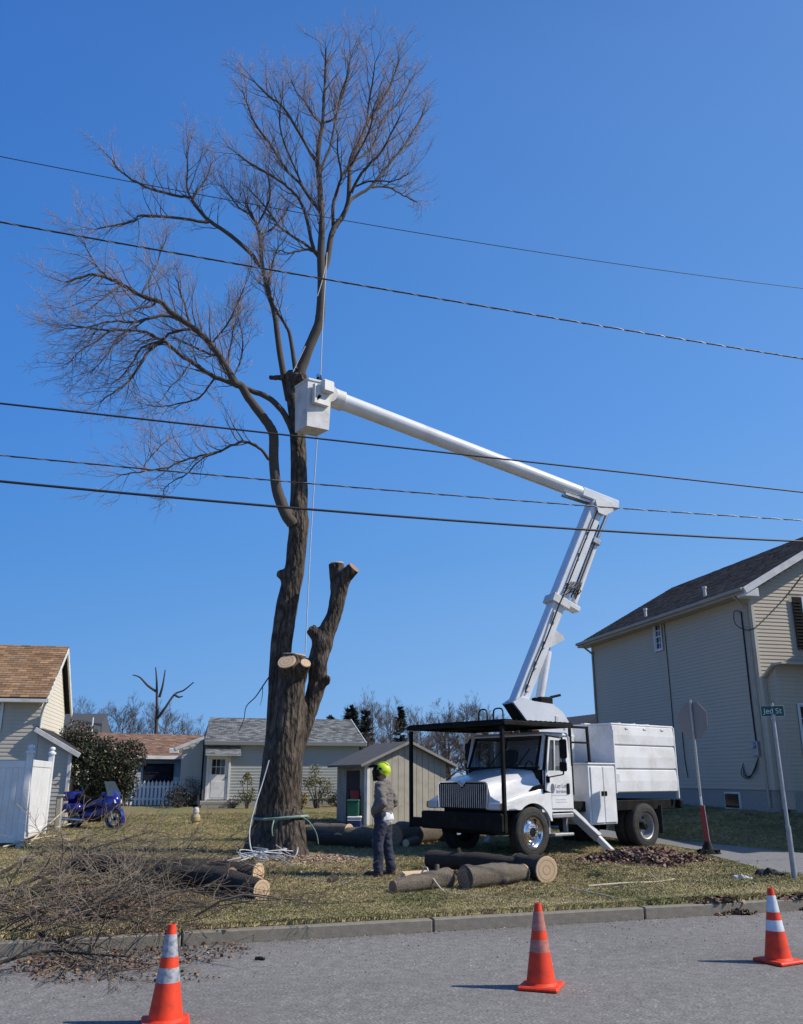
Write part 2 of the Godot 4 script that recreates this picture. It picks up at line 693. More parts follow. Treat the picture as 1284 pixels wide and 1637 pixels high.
	M.galv = dirty(C(.42, .43, .44), C(.28, .29, .3), 0.5, 0.5, 3, {"metal": 0.5})
	M.orange = dirty(C(.87, .052, .006), C(.42, .03, .015), 0.62, 0.35, 1)
	M.collar = dirty(C(.45, .46, .5), C(.03, .03, .03), 0.35, 0.16, 2)
	M.glass = mat(C(.015, .018, .022), 0.06, {"spec": 0.6})
	M.clear = mat(Color(.06, .075, .08, .5), 0.02)
	M.clear.transparency = BaseMaterial3D.TRANSPARENCY_ALPHA
	M.trim_tan = dirty(C(.40, .345, .27), C(.3, .26, .2), 0.6, 1.5, 1)
	M.siding_grey = dirty(C(.52, .45, .34), C(.42, .36, .27), 0.6, 3.0, 0)
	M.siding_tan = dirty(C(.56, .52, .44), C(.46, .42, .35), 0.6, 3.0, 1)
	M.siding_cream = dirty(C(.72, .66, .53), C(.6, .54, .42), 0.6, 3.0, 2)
	M.siding_sage = dirty(C(.40, .41, .375), C(.32, .33, .3), 0.6, 3.0, 3)
	M.siding_blue = dirty(C(.36, .38, .42), C(.28, .3, .34), 0.6, 3.0, 0)
	M.shed = dirty(C(.42, .39, .32), C(.32, .295, .24), 0.75, 1.4, 1)
	M.shed_trim = dirty(C(.26, .25, .22), C(.18, .17, .15), 0.75, 1.4, 2)
	M.shingle_brown = mat(C(1, 1, 1), 0.95, {"vc": true, "tex": ramp_tex(512, [[fine, 0.7], [mid, 0.3]], [C(.5, .5, .5), C(.8, .8, .8), C(1, 1, 1), C(1, 1, 1)]), "size": 1.0})
	M.stone = mat(C(1, 1, 1), 0.9, {"vc": true})
	M.boot = dirty(C(.05, .034, .022), C(.12, .09, .06), 0.8, 0.2, 1)
	M.skin = mat(C(.42, .24, .16), 0.6)
	M.sweat = dirty(C(.17, .15, .138), C(.12, .105, .095), 0.95, 0.5, 1)
	M.denim = dirty(C(.022, .026, .048), C(.05, .055, .08), 0.9, 0.5, 2)
	M.tee = dirty(C(.72, .72, .72), C(.45, .44, .43), 0.9, 0.25, 3)
	M.helmet = dirty(C(.62, .78, .03), C(.45, .55, .02), 0.35, 0.3, 0)
	M.blue = dirty(C(.014, .018, .20), C(.008, .01, .09), 0.25, 0.8, 1, {"coat": 0.8})
	M.green_sign = mat(C(.012, .085, .055), 0.45)
	M.rope = mat(C(.5, .53, .56), 0.85)
	M.strap = dirty(C(.12, .22, .17), C(.4, .48, .42), 0.8, .6, 1)
	M.cable = mat(C(.015, .015, .017), 0.6)
	M.red = mat(C(.3, .02, .015), 0.5)
	M.amber = mat(C(.75, .22, .02), 0.25)
	M.lens = mat(C(.6, .62, .64), 0.12, {"coat": 1.0})


# ---------------------------------------------------------------- ground
func gy(x: float, fw: float) -> float:
	var d := -0.319 * x + 0.948 * fw
	if d < 10.88:
		return 0.0
	var h := 0.14 + 0.0166 * (minf(d, 46.0) - 10.88)
	var rx := x - 10.5
	var rf := fw - 25.8
	var a := maxf(0.0, -0.973 * rx - 0.232 * rf)
	var b := maxf(0.0, 0.232 * rx - 0.973 * rf)
	return h + 0.52 * (1.0 - smoothstep(0.6, 5.5, Vector2(a, b).length()))


func W(x: float, fw: float, up := 0.0) -> Vector3:
	return Vector3(x, gy(x, fw) + up, -fw)


func curb_xy(along: float, d: float) -> Vector2:
	# (x, forward) of a point at that distance along and across the kerb
	return Vector2(along * 0.948 - d * 0.319, along * 0.319 + d * 0.948)


var drive_poly := PackedVector2Array([Vector2(3.9, 30), Vector2(5.21, 23.9), Vector2(6.1, 21.9), Vector2(6.5, 20.4), Vector2(6.42, 19.1), Vector2(6.48, 17.8), Vector2(6.5, 16.6), Vector2(6.9, 16.05), Vector2(8.2, 16.0), Vector2(12, 17.0), Vector2(22, 20.2), Vector2(22, 23.0), Vector2(12, 19.7), Vector2(9.4, 19.0), Vector2(8.6, 19.7), Vector2(7.8, 21.2), Vector2(6.6, 22.8), Vector2(5.9, 24.6), Vector2(4.9, 31)])


func on_drive(x: float, fw: float) -> bool:
	return Geometry2D.is_point_in_polygon(Vector2(x, fw), drive_poly)


func setting() -> void:
	# road
	var mb := MB.new()
	var tn := noise(0.12, 77, 4)
	var us := []
	for i in range(-40, 61):
		us.append(i * 0.6 if absi(i) < 30 else signf(i) * (18.0 + (absi(i) - 30) * 9.0))
	var ds := []
	for i in 46:
		ds.append(10.87 - i * 0.35)
	ds.append_array([-12.0, -40.0])
	var g := []
	for d in ds:
		var row := PackedVector3Array()
		for u in us:
			var q := curb_xy(u, d)
			row.append(V(q.x, 0.0, -q.y))
		g.append(row)
	mb.rows(g)
	var sk := noise(0.5, 5, 3)
	for i in mb.v.size():
		var p := mb.v[i]
		var al := p.x * 0.948 - p.z * 0.319
		var d := -p.x * 0.319 - p.z * 0.948
		var s := 1.0 + 0.16 * tn.get_noise_2d(p.x * 2.0, p.z * 2.0) + 0.16 * sk.get_noise_2d(al * 0.25, d * 5.0) + 0.12 * sk.get_noise_2d(p.x * 4.0, p.z * 4.0) + 0.05 * cos(d * 1.9) - 0.10 * smoothstep(10.2, 10.8, d)
		mb.c[i] = Color(s, s, s)
		mb.n[i] = Vector3.UP
	tag(part(self, "road", mb, M.asphalt), "grey asphalt road in front of the kerb", "", "", "structure")
	# ground far around
	mb = MB.new()
	mb.quad(V(-900, -0.05, 900), V(900, -0.05, 900), V(900, -0.05, -900), V(-900, -0.05, -900), Vector3.UP)
	mb.c.fill(Color(.8, .85, .6))
	tag(part(self, "ground", mb, M.lawn), "wide ground under road and lawns", "", "", "structure")
	# lawn
	mb = MB.new()
	us = []
	for i in range(-60, 81):
		us.append(i * 0.35 if absi(i) < 45 else signf(i) * (15.75 + (absi(i) - 45) * 3.0))
	ds = [11.02, 11.05]
	var d0 := 11.3
	while d0 < 300.0:
		ds.append(d0)
		d0 += 0.3 if d0 < 26.0 else 0.3 + (d0 - 26.0) * 0.1
	g = []
	for d in ds:
		var row := PackedVector3Array()
		for u in us:
			var q := curb_xy(u, d)
			row.append(V(q.x, gy(q.x, q.y) - (0.08 if d < 11.04 else 0.0) + (0.02 * sk.get_noise_2d(q.x, q.y) if d > 11.1 else 0.0), -q.y))
		g.append(row)
	mb.rows(g)
	for i in mb.v.size():
		mb.c[i] = tint(mb.v[i].x, -mb.v[i].z)
		if mb.n[i].y < 0:
			mb.n[i] = -mb.n[i]
	tag(part(self, "lawn", mb, M.lawn), "winter lawn of straw and olive grass rising from the kerb", "", "", "structure")
	# driveway
	mb = MB.new()
	for ix in range(1, 23):
		for iz in range(15, 40):
			var cell := PackedVector2Array([Vector2(ix, iz), Vector2(ix + 1, iz), Vector2(ix + 1, iz + 1), Vector2(ix, iz + 1)])
			for pl in Geometry2D.intersect_polygons(cell, drive_poly):
				var t := Geometry2D.triangulate_polygon(pl)
				for k in t.size() / 3:
					var q := []
					for j in 3:
						var w: Vector2 = pl[t[k * 3 + j]]
						q.append(W(w.x, w.y, 0.035))
					mb.tri(q[0], q[1], q[2], Vector3.UP)
	tag(part(self, "driveway", mb, M.asphalt_old), "worn grey asphalt driveway beside the lawn", "", "", "structure")
	# kerb stones
	var kerb := MeshInstance3D.new()
	var sb := MB.new()
	sb.box(tf(V(0, 0, 0)), V(2.985, 0.34, 0.15), 0.014)
	var sm := sb.mesh()
	kerb.name = "kerb"
	add_child(kerb)
	tag(kerb, "weathered concrete kerb along the lawn", "", "", "structure")
	for k in range(-6, 12):
		var o := part(kerb, "kerb_stone", sm, M.concrete)
		var q := curb_xy(1.07 + 3.0 * k + 1.5, 10.955)
		o.position = V(q.x, -0.03 + 0.004 * ((k * 7) % 3), -q.y)
		o.rotation.y = atan2(0.319, 0.948) + 0.002 * ((k * 5) % 3 - 1)
	grass_cover()


var tnz: FastNoiseLite
var tnz2: FastNoiseLite


func tint(x: float, fw: float) -> Color:
	if tnz == null:
		tnz = noise(0.35, 91, 4)
		tnz2 = noise(0.9, 92, 3)
	var a := tnz.get_noise_2d(x, fw) * 1.3 + tnz2.get_noise_2d(x, fw) * 0.9
	var green := clampf(0.20 + a + 0.5 * smoothstep(3.5, 6.5, x) * (1.0 - smoothstep(17, 21, fw)) + 0.25 * smoothstep(22, 30, fw), 0, 1)
	var c := Color(1.0, 0.9, 0.8).lerp(Color(.72, .92, .62), green)
	var brown := smoothstep(3.0, 0.0, Vector2(x + 3.8, fw - 13.4).length()) * 0.85 + smoothstep(2.0, 0.4, Vector2(x - 4.6, (fw - 18.2) * 1.3).length()) * 0.9 + smoothstep(2.2, 0.6, Vector2(x - 1.4, fw - 15.6).length()) * 0.5
	c = c.lerp(Color(.68, .5, .44), clampf(brown, 0, 0.9))
	var bare := smoothstep(0.25, 0.55, tnz2.get_noise_2d(x * .8 + 50.0, fw * .8) + .3 * tnz.get_noise_2d(x * 3.0, fw * 3.0))
	c = c.lerp(Color(.62, .46, .38), bare * .6)
	var dust := smoothstep(1.9, 0.5, Vector2(x + 1.9, fw - 18.4).length())
	return c.lerp(Color(1.7, 1.45, 1.3), dust * 0.7)


func grass_cover() -> void:
	var mb := MB.new()
	rng.seed = 4
	for i in 7:
		var a := TAU * i / 7.0 + rng.randf() * 0.5
		var dir := V(cos(a), 0, sin(a))
		var side := V(-sin(a), 0, cos(a)) * rng.randf_range(0.0028, 0.0045)
		var b := dir * rng.randf_range(0.004, 0.02)
		var h := rng.randf_range(0.028, 0.055)
		var md := b + dir * h * 0.35 + V(0, h * 0.62, 0)
		var tp := b + dir * h * rng.randf_range(0.8, 1.5) + V(0, h * rng.randf_range(0.6, 1.0), 0)
		var o := dir + V(0, 0.6, 0)
		mb.quad(b - side, b + side, md + side * 0.7, md - side * 0.7, o)
		mb.tri(md - side * 0.7, md + side * 0.7, tp, o)
	for i in mb.n.size():
		mb.n[i] = (mb.n[i] + V(0, 1.2, 0)).normalized()
	var ls := []
	var cs := []
	var tries := 0
	while ls.size() < 95000 and tries < 900000:
		tries += 1
		var d := 11.07 + pow(rng.randf(), 1.7) * 23.0
		var fw0 := d / 0.948
		var x := rng.randf_range(-0.53, 0.53) * (fw0 + 3.0)
		var fw := (d + 0.319 * x) / 0.948
		if absf(x / fw) > 0.52 or on_drive(x, fw):
			continue
		if Vector2(x + 2.5, fw - 19.4).length() < 0.75:
			continue
		var t := tint(x, fw)
		if t.r > 1.25 and rng.randf() < 0.75:
			continue
		var gr := clampf((t.g - t.r) * 2.6 + 0.25 + rng.randfn(0, 0.22), 0, 1)
		var c := C(.50, .42, .215).lerp(C(.185, .2, .068), gr)
		if t.r < 0.85 and t.g < 0.72:
			c = c.lerp(C(.16, .10, .065), 0.6)
			if rng.randf() < 0.5:
				continue
		c *= rng.randf_range(0.6, 1.25)
		var s := rng.randf_range(0.65, 1.25) * (1.35 if x > 3.4 and fw < 17.5 else 1.0) * (1.0 + 0.02 * (fw - 12.0))
		if d < 11.3:
			s *= 1.25
		var bs := Basis.from_euler(V(rng.randf_range(-.25, .25), rng.randf() * TAU, rng.randf_range(-.25, .25))).scaled(V(s, s, s))
		ls.append(Transform3D(bs, W(x, fw, 0.0)))
		cs.append(c)
	scatter(self, "grass", mb.mesh(), M.grass, ls, cs, "short straw and olive winter grass covering the lawn")


func litter_mesh(l: float, w: float, bend: float) -> ArrayMesh:
	var mb := MB.new()
	mb.quad(V(-l, 0, -w), V(0, bend, -w * 1.2), V(0, bend, w * 1.2), V(-l, 0, w), Vector3.UP)
	mb.quad(V(0, bend, -w * 1.2), V(l, 0, -w * 0.6), V(l, 0, w * 0.6), V(0, bend, w * 1.2), Vector3.UP)
	return mb.mesh()


func heap(called: String, label: String, cx: float, cf: float, rx: float, rf: float, h: float, count: int, cols: Array, size: float, sd: int, chip := false) -> void:
	# loose leaves or chips lying on one another: nobody could count them
	rng.seed = sd
	var ls := []
	var cs := []
	for i in count:
		var a := rng.randf() * TAU
		var r := pow(rng.randf(), 0.62)
		var nzv := 1.0 + 0.35 * sin(a * 3.0 + sd) + 0.2 * sin(a * 7.0)
		var x := cx + cos(a) * r * rx * nzv
		var fw := cf + sin(a) * r * rf * nzv
		var up := h * maxf(0.0, 1.0 - r * r) * rng.randf_range(0.3, 1.0) + 0.008
		var s := size * rng.randf_range(0.55, 1.4)
		var b := Basis.from_euler(V(rng.randfn(0, 0.55), rng.randf() * TAU, rng.randfn(0, 0.55))).scaled(V(s, s, s * (0.55 if chip else 1.0)))
		var base := gy(x, fw)
		ls.append(Transform3D(b, V(x, base + up, -fw)))
		cs.append(cols[rng.randi() % cols.size()] * rng.randf_range(0.6, 1.25))
	scatter(self, called, litter_mesh(1.0, 0.55, 0.3), M.litter, ls, cs, label)


# ---------------------------------------------------------------- the bare tree being cut
var twigs: MB
var trunk_mb: MB
var twig_cols := [Color(.085, .069, .057), Color(.17, .135, .12), Color(.33, .25, .235)]
var twig_n := 0


func rand_perp(t: Vector3) -> Vector3:
	var a := V(rng.randfn(), rng.randfn(), rng.randfn())
	return (a - t * a.dot(t)).normalized()


func grow(p: Vector3, dir: Vector3, len: float, r: float, level: int, lift: float, pull: Vector3) -> void:
	# one twig and the twigs that it bears
	var n := 5 if level == 1 else (4 if level == 2 else 3)
	var pts := PackedVector3Array([p])
	var rad := PackedFloat32Array([r])
	var q := p
	var d := dir
	for i in n:
		d = (d + rand_perp(d) * (0.20 if level < 3 else 0.28) + V(0, lift, 0) * 0.16 + pull * 0.10).normalized()
		q += d * len / n
		pts.append(q)
		rad.append(maxf(r * (1.0 - 0.72 * (i + 1) / n), 0.0026))
	var tone := rng.randf_range(0.75, 1.25)
	twigs.col = (twig_cols[level - 1] as Color) * tone
	twigs.tube(pts, rad, 5 if level == 1 else 3, false)
	twig_n += 1
	if level >= 3:
		return
	var step := 0.18 if level == 1 else 0.12
	var s := step * rng.randf_range(0.8, 1.6)
	while s < len:
		var k := s / len * n
		var i := mini(int(k), n - 1)
		var b := pts[i].lerp(pts[i + 1], k - i)
		var t := (pts[i + 1] - pts[i]).normalized()
		var cd := (t * 0.75 + rand_perp(t) * rng.randf_range(0.5, 0.85) + V(0, lift * 0.22, 0)).normalized()
		var left := (1.0 - 0.55 * s / len)
		if level == 1:
			grow(b, cd, len * rng.randf_range(0.3, 0.52) * left, maxf(r * 0.45, 0.0042), 2, lift, pull)
		else:
			grow(b, cd, rng.randf_range(0.16, 0.46) * left, 0.0042, 3, lift, pull)
		s += step * rng.randf_range(0.6, 1.5)
	# the tip goes on as finer twigs
	for i in 2:
		var cd := (d + rand_perp(d) * 0.4).normalized()
		if level == 1:
			grow(q, cd, len * rng.randf_range(0.25, 0.45), maxf(r * 0.3, 0.004), 2, lift, pull)
		else:
			grow(q, cd, rng.randf_range(0.15, 0.35), 0.0034, 3, lift, pull)


func _limb(t: Node3D, pts: Array, r0: float, r1: float) -> void:
	var q := curve(pts, 4)
	var mb := MB.new()
	var nz := noise(0.35, 8, 3)
	var w := PackedVector3Array()
	for i in q.size():
		w.append(q[i] + V(0, 0.025, 0.03) * nz.get_noise_1d(i * 2.3 + r0 * 900.0))
	mb.tube(w, taper(w.size(), r0, r1), 9 if r0 > 0.06 else 6, true, 0.10, nz)
	part(t, "limb", mb, M.limb)
	# twigs along it
	var total := 0.0
	for i in q.size() - 1:
		total += q[i].distance_to(q[i + 1])
	var at := 0.0
	var start: float = total * (0.42 if r0 > 0.08 else (0.30 if r0 > 0.04 else 0.12))
	var next: float = start
	for i in q.size() - 1:
		var l := q[i].distance_to(q[i + 1])
		while next < at + l:
			var b := q[i].lerp(q[i + 1], (next - at) / l)
			var tn := (q[i + 1] - q[i]).normalized()
			var k := next / total
			var drop := smoothstep(-4.5, -7.5, b.x) * smoothstep(15.2, 13.0, b.y)
			var lift := lerpf(0.85, -0.25, drop)
			var rr := lerpf(r0, r1, k)
			var pull := V(-0.5, 0, 0) * drop
			var dirv := (tn * 0.65 + rand_perp(tn) * rng.randf_range(0.5, 0.9) + V(0, lift * 0.35, 0)).normalized()
			grow(b, dirv, rng.randf_range(0.55, 1.35) * lerpf(1.0, 0.62, k), clampf(rr * 0.45, 0.007, 0.015), 1, lift, pull)
			next += rng.randf_range(0.075, 0.21)
		at += l
	for i in 3:
		var tn := (q[q.size() - 1] - q[q.size() - 2]).normalized()
		grow(q[q.size() - 1], (tn + rand_perp(tn) * 0.35).normalized(), rng.randf_range(0.45, 0.9), 0.008, 1, 0.4, Vector3.ZERO)


func cut_disc(par: Node, called: String, at: Vector3, nrm: Vector3, r: float, m: Material, squash := 1.0) -> void:
	var mb := MB.new()
	var y := nrm.normalized()
	var x := y.cross(V(0.1, 0.95, 0.3)).normalized()
	var b := Basis(x, y, x.cross(y))
	var pr := [Vector2(0.001, 0.006), Vector2(r * 0.96, 0.006), Vector2(r, 0.0), Vector2(r, -0.02)]
	mb.lathe(Transform3D(b.scaled_local(V(1, 1, squash)), at), pr, 18)
	part(par, called, mb, m)
	# growth rings as shallow raised steps
	if r > 0.1:
		var rg := MB.new()
		for k in [0.3, 0.7]:
			rg.lathe(Transform3D(b.scaled_local(V(1, 1, squash)), at), [Vector2(r * k, 0.0075), Vector2(r * k + r * 0.035, 0.0085), Vector2(r * k + r * 0.07, 0.0065)], 18)
		part(par, "growth_ring", rg, M.cut_ring)


func big_tree() -> void:
	rng.seed = 20
	twigs = MB.new()
	var t := thing("maple_tree", "tall bare maple with cut stems, being taken down beside the bucket", "tree")
	var sk := [
		[[[V(-2.65,0.11,-19.50), 0.524], [V(-2.63,0.58,-19.50), 0.475], [V(-2.62,1.05,-19.50), 0.459], [V(-2.59,1.54,-19.45), 0.454], [V(-2.55,2.24,-19.40), 0.431], [V(-2.46,2.96,-19.35), 0.353], [V(-2.42,3.81,-19.30), 0.302], [V(-2.38,4.38,-19.30), 0.277]], true],
		[[[V(-2.76,1.54,-19.70), 0.230], [V(-2.78,2.25,-19.75), 0.233], [V(-2.77,2.98,-19.80), 0.223], [V(-2.76,3.72,-19.80), 0.232], [V(-2.74,4.74,-19.80), 0.243], [V(-2.65,5.62,-19.80), 0.246], [V(-2.49,6.36,-19.70), 0.226], [V(-2.42,7.32,-19.60), 0.228], [V(-2.44,8.36,-19.60), 0.201], [V(-2.49,9.33,-19.60), 0.189], [V(-2.55,10.08,-19.60), 0.183], [V(-2.66,10.68,-19.60), 0.162], [V(-2.74,11.35,-19.60), 0.140]], false],
		[[[V(-2.36,2.03,-19.60), 0.109], [V(-2.17,2.73,-19.60), 0.165], [V(-1.99,3.34,-19.60), 0.173], [V(-1.87,3.84,-19.60), 0.202], [V(-1.87,4.26,-19.50), 0.217], [V(-1.76,4.78,-19.50), 0.218], [V(-1.53,5.30,-19.50), 0.170], [V(-1.43,5.85,-19.50), 0.186], [V(-1.47,6.17,-19.50), 0.173], [V(-1.50,6.51,-19.50), 0.173]], true],
		[[[V(-1.42,5.95,-19.50), 0.172], [V(-1.29,6.19,-19.40), 0.157], [V(-1.10,6.37,-19.30), 0.157]], true],
		[[[V(-1.76,4.66,-19.50), 0.183], [V(-1.92,4.86,-19.40), 0.140], [V(-2.05,5.01,-19.40), 0.127]], true],
		[[[V(-2.62,6.23,-19.75), 0.175], [V(-2.76,6.31,-19.70), 0.116], [V(-2.82,6.30,-19.60), 0.101]], true],
		[[[V(-2.42,7.55,-19.60), 0.206], [V(-2.72,7.72,-19.40), 0.132], [V(-2.92,8.26,-19.30), 0.117]], false],
		[[[V(-2.70,11.29,-19.60), 0.155], [V(-2.46,11.16,-19.40), 0.138], [V(-2.37,11.17,-19.30), 0.107]], true],
		[[[V(-2.75,11.29,-19.60), 0.078], [V(-3.12,11.24,-19.50), 0.062], [V(-3.27,11.24,-19.50), 0.054]], true],
		[[[V(-2.43,4.00,-19.20), 0.233], [V(-2.49,4.20,-18.95), 0.204]], true],
		[[[V(-2.22,3.93,-19.20), 0.151], [V(-2.08,4.16,-18.90), 0.115]], true],
		[[[V(-2.79,1.08,-19.50), 0.266], [V(-3.05,0.58,-19.40), 0.184], [V(-3.28,0.21,-19.20), 0.103]], false],
		[[[V(-2.44,0.96,-19.20), 0.288], [V(-2.50,0.32,-18.85), 0.178], [V(-2.53,0.10,-18.70), 0.100]], false],
		[[[V(-2.27,0.96,-19.20), 0.235], [V(-2.10,0.46,-19.00), 0.154], [V(-1.93,0.21,-18.90), 0.076]], false],
		[[[V(-2.31,0.96,-19.20), 0.261], [V(-2.20,0.36,-18.80), 0.165], [V(-2.16,0.10,-18.70), 0.088]], false],
		[[[V(-2.83,0.95,-19.60), 0.240], [V(-2.87,0.39,-19.00), 0.154], [V(-2.95,0.09,-18.80), 0.076]], false],
		[[[V(-1.67,3.83,-19.50), 0.083], [V(-1.63,3.89,-19.40), 0.069]], false]
	]
	var nz := noise(1.0, 31, 3)
	trunk_mb = sdf_mesh(sk, 0.032, 0.09, nz, 0.024, V(8.5, 1.0, 8.5))
	part(t, "trunk", trunk_mb, M.bark)
	for q in [[0, .92, M.cut], [2, .93, M.cut], [3, .93, M.cut_red], [9, .98, M.cut], [10, .98, M.cut]]:
		var pts: Array = sk[q[0]][0]
		var e: Array = pts[pts.size() - 1]
		var d: Vector3 = (e[0] - pts[pts.size() - 2][0]).normalized()
		cut_disc(t, "cut_face", e[0] + d * .022, d, e[1] * q[1], q[2])
	_limb(t, [V(-2.65,10.68,-19.60), V(-2.49,11.52,-19.56), V(-2.23,12.30,-19.52), V(-2.09,12.71,-19.48), V(-2.04,13.15,-19.44), V(-2.04,13.87,-19.40), V(-2.07,14.57,-19.36), V(-2.06,15.31,-19.32), V(-2.08,15.88,-19.28), V(-2.17,16.93,-19.24), V(-2.22,17.45,-19.20), V(-2.17,18.08,-19.16), V(-2.11,18.51,-19.12), V(-2.09,19.14,-19.08), V(-2.07,20.00,-19.04), V(-2.07,20.85,-19.00)], 0.144, 0.025)
	_limb(t, [V(-2.08,14.19,-19.60), V(-1.94,14.68,-19.70), V(-1.87,15.43,-19.80), V(-1.77,15.87,-19.90), V(-1.60,16.23,-20.00), V(-1.45,16.82,-20.10), V(-1.44,17.69,-20.20), V(-1.42,18.35,-20.30), V(-1.14,19.13,-20.40), V(-0.99,19.71,-20.50), V(-0.60,20.55,-20.60), V(-0.35,21.20,-20.70), V(-0.07,22.24,-20.80)], 0.089, 0.027)
	_limb(t, [V(-1.45,16.74,-20.10), V(-1.34,17.07,-20.32), V(-0.88,17.60,-20.53), V(-0.43,18.42,-20.75), V(0.02,19.26,-20.97), V(0.33,20.00,-21.18), V(0.66,20.86,-21.40)], 0.054, 0.023)
	_limb(t, [V(-1.37,17.08,-20.10), V(-1.08,17.46,-19.78), V(-0.55,17.88,-19.45), V(-0.35,18.01,-19.12), V(-0.03,18.49,-18.80)], 0.042, 0.018)
	_limb(t, [V(-1.83,15.90,-20.00), V(-1.82,16.39,-19.68), V(-1.68,16.64,-19.36), V(-1.57,16.84,-19.04), V(-1.65,17.24,-18.72), V(-1.63,17.49,-18.40)], 0.053, 0.019)
	_limb(t, [V(-1.64,17.49,-19.90), V(-1.40,17.48,-19.58), V(-1.12,17.77,-19.25), V(-0.83,18.20,-18.93), V(-0.72,18.61,-18.60)], 0.037, 0.018)
	_limb(t, [V(-2.24,17.62,-19.40), V(-2.34,17.51,-19.20), V(-2.68,18.06,-19.00), V(-3.15,18.79,-18.80), V(-3.45,18.89,-18.60), V(-3.81,19.17,-18.40)], 0.047, 0.020)
	_limb(t, [V(-2.19,17.06,-19.40), V(-2.08,17.71,-19.58), V(-1.95,18.30,-19.77), V(-1.85,19.30,-19.95), V(-1.77,19.99,-20.13), V(-1.67,20.64,-20.32), V(-1.57,21.49,-20.50)], 0.041, 0.020)
	_limb(t, [V(-2.12,18.58,-19.20), V(-1.77,18.69,-19.08), V(-1.63,19.33,-18.95), V(-1.49,19.67,-18.83), V(-1.38,20.24,-18.70)], 0.033, 0.018)
	_limb(t, [V(-2.11,18.54,-19.20), V(-2.40,19.04,-19.43), V(-2.63,19.66,-19.65), V(-2.92,20.19,-19.88), V(-3.13,20.84,-20.10)], 0.033, 0.019)
	_limb(t, [V(-2.15,16.08,-19.60), V(-2.23,16.30,-19.71), V(-2.44,16.66,-19.83), V(-2.76,17.26,-19.94), V(-3.13,17.73,-20.05), V(-3.62,18.63,-20.16), V(-4.17,19.58,-20.28), V(-4.36,20.09,-20.39), V(-4.61,20.86,-20.50)], 0.052, 0.022)
	_limb(t, [V(-2.66,17.13,-20.00), V(-2.94,17.72,-19.75), V(-3.22,18.37,-19.50), V(-3.29,18.78,-19.25), V(-3.22,19.17,-19.00)], 0.033, 0.016)
	_limb(t, [V(-2.15,14.75,-19.60), V(-2.30,14.96,-19.44), V(-2.45,15.62,-19.29), V(-2.63,16.08,-19.13), V(-2.94,16.40,-18.97), V(-3.33,16.60,-18.81), V(-3.77,16.80,-18.66), V(-4.17,17.00,-18.50)], 0.056, 0.019)
	_limb(t, [V(-2.14,14.71,-19.60), V(-2.33,14.82,-19.43), V(-2.56,14.70,-19.25), V(-2.87,14.51,-19.08), V(-3.10,14.47,-18.90)], 0.040, 0.017)
	_limb(t, [V(-2.36,14.97,-19.60), V(-2.50,15.22,-19.77), V(-2.87,15.56,-19.93), V(-3.25,15.97,-20.10), V(-3.50,16.41,-20.27), V(-3.92,17.07,-20.43), V(-4.34,17.63,-20.60)], 0.044, 0.019)
	_limb(t, [V(-0.99,19.71,-20.50), V(-0.93,20.22,-20.27), V(-0.82,20.77,-20.03), V(-0.75,21.21,-19.80)], 0.033, 0.017)
	_limb(t, [V(-1.41,18.10,-20.20), V(-1.01,18.67,-20.46), V(-0.76,19.32,-20.72), V(-0.55,20.31,-20.98), V(-0.04,21.22,-21.24), V(0.25,22.16,-21.50)], 0.036, 0.018)
	_limb(t, [V(-0.88,17.65,-20.60), V(-0.39,17.94,-21.00), V(0.05,17.99,-21.40), V(0.42,18.07,-21.80)], 0.034, 0.016)
	_limb(t, [V(-1.34,17.32,-20.20), V(-0.89,17.37,-20.00), V(-0.29,17.21,-19.80), V(0.13,17.26,-19.60)], 0.029, 0.014)
	_limb(t, [V(-2.80,10.77,-19.80), V(-3.02,11.77,-19.84), V(-3.15,12.49,-19.88), V(-3.26,13.18,-19.92), V(-3.40,13.68,-19.96), V(-3.56,14.24,-20.00), V(-3.70,14.83,-20.04), V(-3.79,15.63,-20.08), V(-3.94,16.14,-20.12), V(-4.10,16.45,-20.16), V(-4.26,16.82,-20.20)], 0.089, 0.033)
	_limb(t, [V(-2.62,11.43,-19.40), V(-2.72,12.04,-19.36), V(-2.82,12.45,-19.31), V(-3.01,12.77,-19.27), V(-3.21,13.15,-19.23), V(-3.34,13.66,-19.19), V(-3.26,14.26,-19.14), V(-3.13,14.69,-19.10)], 0.058, 0.019)
	_limb(t, [V(-3.68,14.67,-20.00), V(-3.78,14.80,-20.05), V(-4.08,15.24,-20.11), V(-4.74,15.88,-20.16), V(-5.20,16.25,-20.22), V(-5.68,16.83,-20.27), V(-5.81,17.09,-20.33), V(-6.22,17.20,-20.38), V(-6.96,17.46,-20.44), V(-7.55,17.81,-20.49), V(-7.97,18.19,-20.55), V(-8.20,18.55,-20.60)], 0.065, 0.021)
	_limb(t, [V(-5.20,16.24,-20.20), V(-5.42,16.11,-20.02), V(-5.89,16.07,-19.83), V(-6.87,16.04,-19.65), V(-7.01,15.71,-19.47), V(-7.43,15.47,-19.28), V(-7.78,15.23,-19.10)], 0.046, 0.017)
	_limb(t, [V(-5.84,17.15,-20.40), V(-5.92,17.37,-20.23), V(-5.89,17.81,-20.07), V(-5.90,18.21,-19.90)], 0.034, 0.017)
	_limb(t, [V(-5.78,17.11,-20.40), V(-5.68,17.56,-20.57), V(-5.53,18.05,-20.73), V(-5.47,18.67,-20.90)], 0.034, 0.017)
	_limb(t, [V(-4.11,16.48,-20.20), V(-4.41,16.71,-20.33), V(-4.69,17.16,-20.47), V(-4.95,17.63,-20.60)], 0.031, 0.017)
	_limb(t, [V(-3.92,16.12,-20.20), V(-3.65,16.42,-19.93), V(-3.51,16.71,-19.67), V(-3.52,17.00,-19.40)], 0.031, 0.016)
